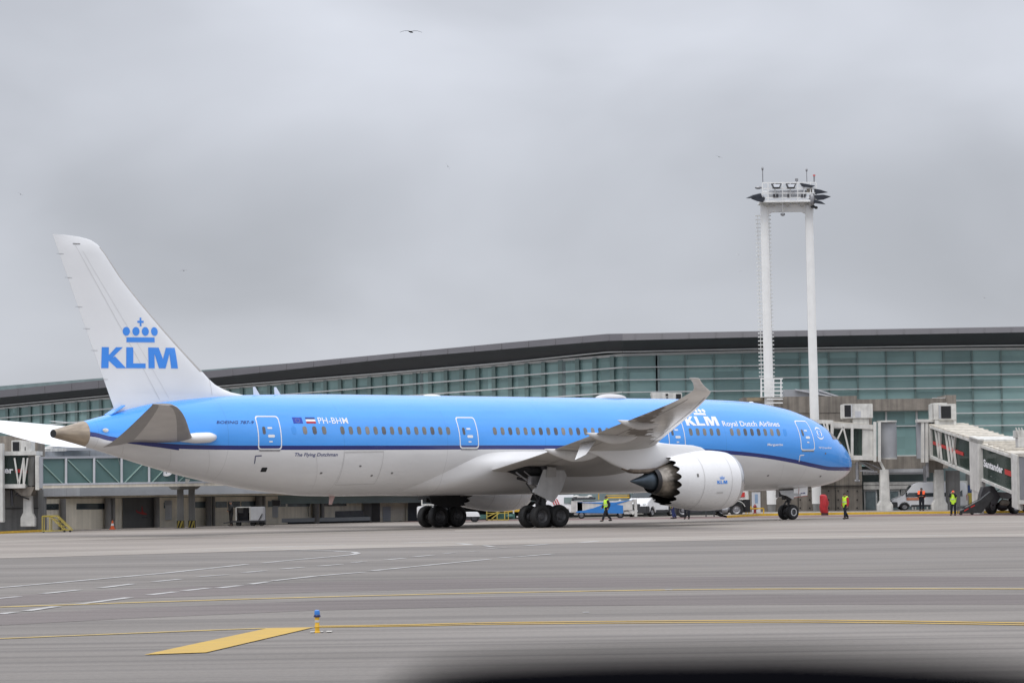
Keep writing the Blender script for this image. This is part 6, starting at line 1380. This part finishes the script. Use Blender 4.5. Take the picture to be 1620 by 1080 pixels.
# yellow and green tow-bar rack
pv = G(791, 823); pv.z = 0
t = thing('towbar_rack', 'yellow tubular rack with green equipment, between the two main gears', 'rack', M=Matrix.Translation(pv))
mb = VB()
for x in (-.95, -.2, .35, .62): mb.bar((x, -.4, .05), (x, -.4, .72), .06)
mb.bar((-1.0, -.4, .08), (.65, -.4, .05), .06); mb.bar((-.9, -.4, .3), (.1, -.4, .75), .07); mb.bar((-1.0, -.4, .55), (.65, -.4, .55), .05); mb.bar((-.6, -.4, .15), (.0, -.4, .6), .07); mb.build('yellow_frame', YEL2, t)
mb = VB(); mb.box((-1.6, -.2, .12), (-.9, .4, .45)); mb.box((-.3, -.2, .1), (1.1, .4, .5)); mb.ell((.7, -.25, .3), (.3, .2, .15)); mb.build('green_equipment', GREEN, t, bevel=.03)
mb = VB(); mb.box((.3, -.1, .62), (2.2, .4, .8)); mb.box((.3, -.05, .84), (2.2, .3, .9)); mb.build('orange_beam', ORANGE if False else YEL, t)
mb = VB(); mb.box((1.2, -.1, .2), (2.4, .4, .32)); mb.box((.95, -.12, .2), (1.05, .3, .9)); mb.build('white_bar', WHITE2, t)
for x in (-.95, -.6): vwheel(t, x, -.4, .08, .06, BLACK)
# fuel truck chassis behind the engine
pv = G(1122, 817.2); pv.z = 0
t = thing('service_truck', 'dark chassis truck with a white mudguard, half hidden behind the engine cowl', 'truck', M=Matrix.Translation(pv))
mb = VB(); mb.box((-3.0, -.5, .55), (2.0, .5, .85)); mb.box((-2.8, -1.1, .35), (-.6, .9, 1.1)); mb.box((-.2, -.9, .42), (.8, .8, 1.0)); mb.build('chassis', DSTEEL, t, bevel=.02)
mb = VB(); mb.cyl((1.0, -1.0, .62), (2.0, -1.0, .58), .2); mb.cyl((.9, -1.0, .5), (1.3, -1.0, .5), .26); mb.build('air_tank', STEEL, t)
mb = VB()
for k in range(9):
    a0, a1 = radians(20 + 15 * k), radians(35 + 15 * k); c = Vector((1.95, -1.2, .52)); mb.bar(c + Vector((cos(a0), 0, sin(a0))) * .66, c + Vector((cos(a1), 0, sin(a1))) * .66, .5, .05)
mb.build('mudguard', WHITE2, t)
mb = VB(); prof(mb, [(1.6, 1.25), (2.9, 1.2), (2.85, 2.6), (1.9, 2.7), (1.6, 2.2)], 1.9, .1); mb.build('cab', WHITE2, t, bevel=.05); mb = VB(); mb.box((2.05, -1.0, 1.45), (2.6, -.96, 1.8)); mb.build('red_panel', RED, t); mb = VB(); mb.box((2.5, -.9, .3), (3.0, .9, 1.25)); mb.build('front_frame', BLACK, t)
for x, o in ((1.95, -1.15), (.95, -.4), (-2.0, -1.0)): vwheel(t, x, o, .52, .32); 
for x in (-.3, .3): mb = VB(); mb.bar((x, -1.0, 0), (x, -1.0, .5), .08); mb.build('support_leg', DSTEEL, t)
# dark belt loader in front of the right bridge's wheels
pv = G(1538, 814); pv.z = 0
t = thing('belt_loader', 'dark towed conveyor with red edge marks, sloping up to the right bridge wheels', 'conveyor', M=Matrix.Translation(pv))
mb = VB(); mb.prism([(-.8, -.4, .12), (.6, -.4, .12), (1.5, -.4, 1.15), (1.3, -.4, 1.65), (.55, -.4, 1.05), (-.85, -.4, .30)], (0, .9, 0)); mb.build('belt_frame', mat('charcoal_frame', (.028, .029, .03), .6, noise=.4, nscale=3), t, bevel=.02)
mb = VB(); mb.prism([(-.62, -.42, .25), (-.3, -.42, .42), (-.3, -.42, .5), (-.62, -.42, .34)], (0, .02, 0)); mb.prism([(-.15, -.42, .5), (.15, -.42, .65), (.15, -.42, .73), (-.15, -.42, .59)], (0, .02, 0)); mb.build('red_marks', RED, t, smooth=False)
mb = VB(); mb.bar((-1.05, -.3, .1), (-1.05, -.3, .6), .07); mb.bar((-1.05, -.3, .55), (-.5, -.3, .5), .06); mb.bar((-.8, -.4, .5), (.6, -.4, 1.2), .04); mb.build('tow_bar', DSTEEL, t)
for x in (-.85, -.05): vwheel(t, x, -.3, .12, .1, BLACK, 'castor')
# white car at the right edge
pv = G(1622, 811); pv.z = 0
t = thing('pickup', 'white pickup tail with blue and red stripes, at the right edge under the bridge cabin', 'pickup', M=Matrix.Translation(pv))
mb = VB(); prof(mb, [(-1.15, .45), (-1.2, 1.05), (1.5, 1.12), (1.6, 1.9), (3.6, 1.9), (3.8, .45), (.4, .45), (.3, .75), (0, .82), (-.3, .75), (-.4, .45)], 1.8, .1); mb.build('body', WHITE, t, bevel=.05)
mb = VB(); mb.box((-1.1, -.915, .72), (3.6, -.90, .82)); mb.build('blue_stripe', BLUE, t); mb = VB(); mb.box((-1.0, -.915, .52), (3.6, -.90, .64)); mb.build('red_stripe', RED, t); mb = VB(); mb.box((-1.21, -.9, .7), (-1.12, -.75, 1.0)); mb.build('tail_light', RED, t)
mb = VB(); mb.box((-1.2, -.88, .3), (3.8, .88, .5)); mb.build('underbody', BLACK, t)
for x in (0, 2.9): vwheel(t, x, -.8, .38)
# container dolly
pv = G(397, 831.5); pv.z = 0
t = thing('container_dolly', 'grey open-sided container on a low dolly beside the dark figure', 'container dolly', M=Matrix.Translation(pv))
mb = VB(); mb.box((-1.0, -.6, .38), (-.94, .7, 1.32)); mb.box((-.98, -.6, 1.28), (.0, .7, 1.33)); mb.box((-.04, -.62, .38), (.02, -.56, 1.32)); mb.box((-1.0, .64, .38), (0, .7, 1.3)); mb.build('container_frame', WHITE2, t)
mb = VB(); mb.box((.02, -.6, .38), (.95, .7, 1.32)); mb.build('container_panel', LGREY, t, bevel=.02); mb = VB(); mb.box((-.55, .3, .38), (-.2, .4, 1.28)); mb.box((-.9, .5, .38), (-.04, .6, .9)); mb.build('container_inside', DSTEEL, t)
mb = VB(); mb.box((-1.3, -.6, .26), (1.0, .7, .38)); mb.bar((-1.3, 0, .3), (-1.9, 0, .22), .08); mb.bar((.6, -.64, .4), (.85, -.64, .85), .05); mb.build('dolly_bed', DSTEEL, t)
for x in (-.85, .15, .75):
    for y in (-.5, .5): vwheel(t, x, y, .16, .1, BLACK)

# small things
def f(mb):
    c = G(1306, 815); c.y += 1
    for k, (z, h, o) in enumerate(((.0, .3, 0), (.15, .3, 0),)): pass
    mb.rings([[Vector((c.x + dx + a * h, c.y + b_ * h * 1.1, z)) for a, b_ in [(cos(q * pi / 5) * (1 + .10 * ((q + j) % 2)), sin(q * pi / 5)) for q in range(10)]] for j, (z, h, dx) in enumerate(((.18, .26, .05), (.3, .30, .0), (.6, .30, -.02), (.9, .33, .03), (1.2, .28, 0), (1.45, .25, -.05), (1.55, .14, -.05)))])
    mb.cyl((c.x + .05, c.y, 0), (c.x + .05, c.y, .25), .27, mi=1)
small('covered_machine', f, [mat('red_tarpaulin', (.42, .02, .025), .5, noise=.25, nscale=4), mat('dark_base', (.05, .02, .02), .7)], 'upright machine under a crumpled red tarpaulin, at the foot of the right mast leg', 'covered machine')
def f(mb):
    c = G(1196.5, 815.2); c.y += 1.2; c.z = .165
    mb.lathe([(0, .16), (.04, .16), (.05, .10), (.45, .10), (.47, .14), (.52, .14), (.6, .10), (.66, .04), (.70, .03), (.70, 0.001)], c, (0, 0, 1), 14); mb.cyl(c + Vector((-.24, 0, .36)), c + Vector((.24, 0, .36)), .07)
small('fire_hydrant', f, mat('hydrant_red', (.22, .02, .02), .5, noise=.2), 'dark red fire hydrant inside the yellow pipe rail', 'fire hydrant')
def f(mb):
    c = G(1196.5, 815.4); c.y += .7; c.z = .165
    for x in (-.72, -.5, .62): mb.bar(c + Vector((x, 0, 0)), c + Vector((x, 0, .38)), .09)
    mb.bar(c + Vector((-.76, 0, .38)), c + Vector((.66, 0, .38)), .09); mb.bar(c + Vector((-.6, 0, .5)), c + Vector((-.3, 0, .5)), .1)
small('pipe_rail', f, YEL, 'low yellow pipe rail around the hydrant on the kerb', 'pipe rail')
def f(mb):
    c = at(1196.5, 804, 236); mb.box((c.x - .33, c.y, .2), (c.x + .33, c.y + .1, 1.75)); mb.box((c.x - .1, c.y - .01, .9), (c.x + .14, c.y, 1.6), mi=1); mb.box((c.x - .07, c.y - .012, .5), (c.x + .1, c.y - .002, .62), mi=1)
small('notice_board', f, [LGREY, mat('notice_blue', (.22, .30, .42), .5)], 'tall pale board with a blue strip, behind the fire hydrant', 'notice board')
def f(mb):
    c = G(1513, 810.8); c.y += 1.5; c.z = .165; mb.lathe([(0, .20), (.46, .25)], c, (0, 0, 1), 20); mb.lathe([(.46, .27), (.56, .24), (.6, .02)], c, (0, 0, 1), 20, mi=1)
small('litter_bin', f, [mat('bin_metal', (.5, .52, .55), .3, metal=.6), BLACK], 'round metal litter bin with a black lid, at the foot of the concrete pier', 'litter bin')
def f(mb):
    c = at(1538, 800, 237.5); a = at(1538, 779, 237.5); b_ = at(1538, 767, 237.5); mb.box((c.x - .32, c.y, a.z), (c.x + .32, c.y + .05, b_.z)); mb.box((c.x - .3, c.y, a.z - .22), (c.x + .3, c.y + .3, a.z - .02), mi=1); mb.box((c.x - .22, c.y, .25), (c.x + .22, c.y + .3, a.z - .22), mi=1)
    z = (a.z + b_.z) / 2
    for s_ in (-.08, .08): mb.ell((c.x + s_, c.y - .01, z + .14), (.04, .012, .045), mi=2); mb.box((c.x + s_ - .035, c.y - .012, z - .15), (c.x + s_ + .035, c.y, z + .09), mi=2)
small('smoking_point', f, [mat('sign_blue', (.03, .06, .17), .5), YEL2, mat('sign_grey2', (.35, .38, .45), .5)], 'yellow box under a blue pictogram sign by the pier, near the right bridge', 'sign box')
def f(mb):
    c = G(502, 1000.3); r = .045
    mb.lathe([(0, .055), (.02, .055), (.03, .042), (.10, .040), (.11, .046), (.12, .040), (.285, .043)], c, (0, 0, 1), 24, mi=0)
    mb.lathe([(.285, .062), (.30, .064), (.325, .056), (.33, .05)], c, (0, 0, 1), 24, mi=1); mb.lathe([(.33, .05), (.38, .052), (.405, .045), (.415, .025), (.416, .001)], c, (0, 0, 1), 24, mi=2)
    mb.lathe([(.19, .0455), (.23, .046)], c, (0, 0, 1), 24, mi=3)
    mb.box((c.x - .13, c.y - .06, .015), (c.x - .05, c.y + .16, .022), mi=4); mb.box((c.x + .05, c.y - .02, .015), (c.x + .10, c.y + .25, .022), mi=4); mb.box((c.x + .16, c.y - .05, .015), (c.x + .26, c.y + .25, .022), mi=4)
small('taxiway_marker', f, [mat('marker_yellow', (.72, .42, .03), .45, noise=.1), mat('marker_navy', (.01, .02, .10), .4), mat('marker_blue', (.03, .20, .62), .25, coat=.5), LGREY, mat('pale_plate', (.55, .53, .48), .7)], 'short yellow edge marker with a blue cap, beside the yellow paint', 'taxiway marker')

# ------------------------------------------------------------------ people
def person(px, py, face, label, J, top, legs, vest=None, hat=None, hair=HAIR, H=1.0, z=0.0, group=None, dy=0.0, extra=None, reflect=False):
    p = G(px, py); p.z = z; p.y += dy; p.x = (px - 810) / FPX * p.y
    M = Matrix.Translation(p) @ Matrix.Rotation(face, 4, 'Z') @ Matrix.Scale(H, 4)
    t = thing('person', label, 'person', M=M)
    D = dict(pel=(0, 0, .95), bel=(0, 0, 1.10), che=(0, 0, 1.30), nek=(0, 0, 1.47), chn=(.02, 0, 1.55), hed=(.02, 0, 1.63), top=(.01, 0, 1.70))
    for s, q in (('l', 1), ('r', -1)):
        D.update({'hip' + s: (0, .10 * q, .90), 'kne' + s: (.02, .11 * q, .50), 'ank' + s: (-.02, .11 * q, .09), 'toe' + s: (.16, .13 * q, .035), 'sho' + s: (0, .18 * q, 1.41), 'elb' + s: (-.02, .25 * q, 1.13), 'wri' + s: (.06, .26 * q, .88), 'han' + s: (.09, .26 * q, .80)})
    D.update(J)
    R = dict(pel=.145, bel=.135, che=.155, nek=.058, chn=.075, hed=.098, top=.07)
    for s in 'lr': R.update({'hip' + s: .095, 'kne' + s: .062, 'ank' + s: .045, 'toe' + s: .04, 'sho' + s: .066, 'elb' + s: .046, 'wri' + s: .03, 'han' + s: .035})
    E = [('pel', 'bel'), ('bel', 'che'), ('che', 'nek'), ('nek', 'chn'), ('chn', 'hed'), ('hed', 'top')]
    for s in 'lr': E += [('pel', 'hip' + s), ('hip' + s, 'kne' + s), ('kne' + s, 'ank' + s), ('ank' + s, 'toe' + s), ('che', 'sho' + s), ('sho' + s, 'elb' + s), ('elb' + s, 'wri' + s), ('wri' + s, 'han' + s)]
    for s in 'lr':          # fingers and thumb
        w_, h_ = Vector(D['wri' + s]), Vector(D['han' + s]); d = (h_ - w_).normalized(); u = d.orthogonal().normalized(); v = d.cross(u)
        for k, (o, ln) in enumerate(((-.027, .070), (-.009, .080), (.009, .077), (.027, .062), (.045, .035))):
            a, b_ = 'f%d%s' % (k, s), 'g%d%s' % (k, s); base = h_ + u * o + (d * -.03 if k == 4 else d * .01)
            D[a] = tuple(base + d * ln * .5 + (u * .012 if k == 4 else v * .006)); D[b_] = tuple(base + d * ln * .92 + v * .022); R[a] = .0095; R[b_] = .008; E += [('han' + s, a), (a, b_)]
    ks = list(D); ix = {k: i for i, k in enumerate(ks)}
    me = bpy.data.meshes.new('body'); me.from_pydata([D[k] for k in ks], [(ix[a], ix[b_]) for a, b_ in E], [])
    ob = bpy.data.objects.new('body', me); COL.objects.link(ob); sk = ob.modifiers.new('skin', 'SKIN'); sub = ob.modifiers.new('sub', 'SUBSURF'); sub.levels = 1; sub.render_levels = 1
    if not me.skin_vertices: me.skin_vertices.new() if hasattr(me.skin_vertices, 'new') else None
    if not me.skin_vertices:
        bpy.context.view_layer.objects.active = ob; bpy.ops.mesh.customdata_skin_add()
    for i, k in enumerate(ks): me.skin_vertices[0].data[i].radius = (R[k], R[k]); me.skin_vertices[0].data[i].use_root = (k == 'pel')
    dg = bpy.context.evaluated_depsgraph_get(); fin = bpy.data.meshes.new_from_object(ob.evaluated_get(dg)); bpy.data.objects.remove(ob)
    V = [v.co.copy() for v in fin.vertices]; F = [tuple(p_.vertices) for p_ in fin.polygons]; NR = [v.normal.copy() for v in fin.vertices]; bpy.data.meshes.remove(fin)
    mb = VB(); mb.add(V, F); B = mb.build('body', SKIN, t, fix=False, ang=180)
    segs = [(a, b_) for a, b_ in E]
    def near(c):
        best = None
        for a, b_ in segs:
            A, Bv = Vector(D[a]), Vector(D[b_]); ab = Bv - A; q = max(0, min(1, (c - A).dot(ab) / max(ab.length_squared, 1e-9))); d = (A + ab * q - c).length - (R[a] + (R[b_] - R[a]) * q)
            if best is None or d < best[0]: best = (d, a, b_)
        return best[1], best[2]
    tagf = []
    for f_ in F:
        c = sum((V[i] for i in f_), Vector()) / len(f_); a, b_ = near(c); tagf.append((a[:3], b_[:3], c))
    def cloth(name, sel, off, m):
        fs = [f_ for f_, q in zip(F, tagf) if sel(*q)]; used = sorted({i for f_ in fs for i in f_}); mp = {i: k for k, i in enumerate(used)}
        if not fs: return
        mb = VB(); mb.add([V[i] + NR[i] * off for i in used], [tuple(mp[i] for i in f_) for f_ in fs]); return mb.build(name, m, t, fix=False, ang=180)
    legs_ = ('hip', 'kne', 'ank')
    cloth('trousers', lambda a, b_, c: b_ in ('hip', 'kne', 'ank') or (a in ('pel',) and b_ == 'bel' and c.z < 1.0), .032, legs)
    cloth('jacket', lambda a, b_, c: b_ in ('bel', 'che', 'sho', 'elb', 'wri') or (b_ == 'nek'), .045, top)
    for s in 'lr':
        a, b_ = Vector(D['ank' + s]), Vector(D['toe' + s]); d = (b_ - a); mb = VB(); mb.ell(a.lerp(b_, .45) + Vector((0, 0, -.015)), (.15, .055, .05)); mb.build('shoe', BLACK, t)
    if vest:
        cloth('vest', lambda a, b_, c: b_ in ('bel', 'che') or (a == 'che' and b_ in ('nek',) and c.z < 1.48) or (a == 'che' and b_ == 'sho'), .065, vest)
        mb = VB(); mb.lathe([(0, .215), (.045, .215)], (0, 0, 1.13), (0, 0, 1), 20); mb.build('reflective_band', LGREY, t)
    hc = Vector(D['hed'])
    mb = VB(); rs = []
    for j in range(6):
        th = pi / 2 * j / 5; rs.append([hc + Vector((-.01 + .108 * max(.04, cos(th)) * cos(a) , .098 * max(.04, cos(th)) * sin(a), .01 + .115 * sin(th))) for a in [2 * pi * i / 16 for i in range(16)]])
    mb.rings(rs)
    if hat: mb.prism([hc + Vector((.08, -.07, .02)), hc + Vector((.17, -.04, .01)), hc + Vector((.17, .04, .01)), hc + Vector((.08, .07, .02))], (0, 0, .012))
    mb.build('cap' if hat else 'hair', hat or hair, t)
    # face: nose, ears, eyes, mouth
    mb = VB(); mb.ell(hc + Vector((.10, 0, -.02)), (.02, .013, .022), 8, 6)
    for q in (1, -1): mb.ell(hc + Vector((0, .098 * q, -.01)), (.02, .012, .03), 8, 6)
    mb.build('nose_and_ears', SKIN, t)
    for q in (1, -1): mb = VB(); mb.ell(hc + Vector((.091, .034 * q, .012)), (.008, .014, .008), 8, 6); mb.build('eye', DARK, t)
    mb = VB(); mb.ell(hc + Vector((.090, 0, -.055)), (.008, .025, .006), 8, 6); mb.build('mouth', mat('lip', (.30, .10, .09), .5), t)
    if extra: extra(t, D)
    return t
person(955.5, 824.8, radians(200), 'person in a lime vest and dark trousers walking left across the apron', dict(knel=(.20, .10, .52), ankl=(.34, .10, .10), toel=(.48, .11, .06), kner=(-.06, -.10, .50), ankr=(-.36, -.10, .16), toer=(-.24, -.11, .04), elbl=(-.12, .25, 1.16), wril=(-.02, .27, .93), hanl=(.02, .27, .86), elbr=(.08, -.25, 1.14), wrir=(.22, -.24, .95), hanr=(.28, -.23, .90)), NAVY, NAVY, LIME)
def bag(t, D):
    mb = VB(); mb.box((-.14, .28, .38), (.12, .42, .74)); mb.bar((-.02, .33, .74), (-.02, .30, .82), .02); mb.build('bag', mat('dark_red_bag', (.06, .01, .012), .8), t, bevel=.02)
person(1333, 821.2, radians(215), 'person in a red hooded jacket and lime vest walking in front of the nose', dict(che=(.03, 0, 1.30), hed=(.06, 0, 1.62), chn=(.05, 0, 1.54), top=(.06, 0, 1.70), knel=(.14, .1, .52), ankl=(.16, .1, .10), toel=(.3, .11, .05), ankr=(-.28, -.1, .14), kner=(-.04, -.1, .50), toer=(-.15, -.11, .04)), REDC, NAVY, LIME)
person(1453.5, 809.2, radians(255), 'person in black with orange shoulder panels standing in front of the silver van', dict(elbl=(.04, .30, 1.14), wril=(.20, .16, 1.12), hanl=(.24, .08, 1.12), elbr=(.04, -.30, 1.14), wrir=(.20, -.16, 1.08), hanr=(.24, -.08, 1.10)), NAVY, NAVY, None, z=.165, H=1.0, dy=-8.5,
       extra=lambda t, D: [VB().prism([(-.12, .08 * q, 1.52), (.17, .08 * q, 1.48), (.23, .11 * q, 1.24), (.20, .24 * q, 1.25), (0, .26 * q, 1.50)], (0, .03 * q, .02)).build('shoulder_panel', HORANGE, t) for q in (1, -1)] + [VB().box((-.1, q * .24 - .05, .98), (.08, q * .24 + .03, 1.14)).build('side_panel', HORANGE, t) for q in (1, -1)])
person(1503.5, 815.3, radians(250), 'person in a lime vest and orange cap with both hands raised to the face', dict(elbl=(.20, .22, 1.34), wril=(.20, .13, 1.56), hanl=(.17, .08, 1.62), elbr=(.20, -.22, 1.34), wrir=(.20, -.13, 1.56), hanr=(.17, -.08, 1.62), kner=(.03, -.13, .5), ankr=(.0, -.16, .09), toer=(.16, -.2, .035)), NAVY, NAVY, LIME, hat=HORANGE, H=1.0)
person(362.5, 832, radians(200), 'person all in black standing beside the grey container dolly', dict(elbl=(.08, .22, 1.15), wril=(.2, .12, 1.05), hanl=(.24, .06, 1.04), elbr=(.08, -.22, 1.15), wrir=(.2, -.12, 1.05), hanr=(.24, -.06, 1.04)), BLACK, BLACK)
person(1060, 820.5, radians(190), 'person in blue trousers under the engine cowl, lime hem showing', dict(kner=(-.08, -.1, .5), ankr=(-.24, -.1, .12), toer=(-.1, -.1, .04)), NAVY, DBLUE, LIME)
person(1083, 821, radians(250), 'person in black trousers, only the legs showing below the engine cowl', dict(kner=(.03, -.14, .5), ankr=(.0, -.18, .09), toer=(.16, -.2, .035)), NAVY, NAVY)

# ------------------------------------------------------------------ birds
def bird(mb, c, s, tilt, m=0):
    c = Vector(c); R_ = Matrix.Rotation(tilt, 3, 'Y')
    q = lambda x, y, z: c + R_ @ (Vector((x, y, z)) * s)
    mb.rings([[q(t_ * .5, r * cos(a) * .5, -.1 * t_ + r * sin(a)) for a in [2 * pi * i / 8 for i in range(8)]] for t_, r in ((-.45, .01), (-.3, .05), (0, .075), (.3, .05), (.45, .01))])
    for sg in (1, -1):
        P = [(0, .05), (.3, .11), (.62, .10), (.95, .0), (1.05, -.05)]
        for (a, za), (b_, zb_) in zip(P[:-1], P[1:]): wa, wb = .13 * (1 - a * .75), .13 * (1 - b_ * .75); mb.add([q(sg * a, -wa, za), q(sg * b_, -wb, zb_), q(sg * b_, wb, zb_), q(sg * a, wa, za), q(sg * a, -wa * .5, za + .02), q(sg * b_, -wb * .5, zb_ + .02), q(sg * b_, wb * .5, zb_ + .02), q(sg * a, wa * .5, za + .02)], [(0, 1, 2, 3), (7, 6, 5, 4), (0, 4, 5, 1), (3, 2, 6, 7)])
BM = mat('bird_dark', (.03, .028, .028), .8, noise=.1); BW = mat('bird_pale', (.62, .62, .62), .8, noise=.1)
for px, py, Y, s, tl, m, lb in ((650, 51, 130, .34, .02, BM, 'dark bird gliding high with long drooped wings, largest of the birds'), (708.5, 263.5, 220, .17, 1.0, BM, 'small dark bird banking steeply above the middle of the fuselage'), (1137.5, 248.5, 220, .18, .4, BM, 'small dark bird left of the mast platform'), (32.5, 307.5, 220, .18, .6, BM, 'small dark bird near the left edge, above the tail'), (290.5, 428, 300, .28, 0, BM, 'thin faint bird right of the tail fin'), (1168, 402.5, 240, .16, 0, BW, 'pale bird left of the mast legs, upper of two'), (1170.5, 429, 240, .15, .1, BW, 'pale bird left of the mast legs, lower of two'), (1557, 471, 300, .14, .2, BM, 'tiny dark bird low over the right part of the roof')):
    mb = MB(); bird(mb, at(px, py, Y), s * 1.35, tl); tag(mb.build('bird', m), lb, 'bird', 'birds in the sky')

# ------------------------------------------------------------------ rounded dark sill right below the lens (out of focus)
edge = pch([(x - 810) / 9646 for x in (300, 400, 500, 560, 600, 640, 700, 810, 1000, 1180, 1400, 1620, 1800, 2050)],
           [-(y - 765.5 + .0142 * (x - 810)) / 9646 for x, y in ((300, 1500), (400, 1320), (500, 1190), (560, 1125), (600, 1086), (640, 1061), (700, 1042), (810, 1030), (1000, 1023), (1180, 1021), (1400, 1028), (1620, 1046), (1800, 1080), (2050, 1160))])
mb = MB(); rs = []
for i in range(61):
    x = -.050 + .175 * i / 60; zt = CAMH + edge(x) - .0009
    rs.append([Vector((x, .50 + .05 * cos(a), zt - .05 + .05 * sin(a))) for a in [2 * pi * k / 24 for k in range(24)]])
mb.rings(rs)
tag(mb.build('window_sill', mat('sill_rubber', (.003, .003, .004), 1.0, noise=.1, spec=0.0)), 'dark blurred rounded sill along the bottom edge, very near the lens', 'window sill')
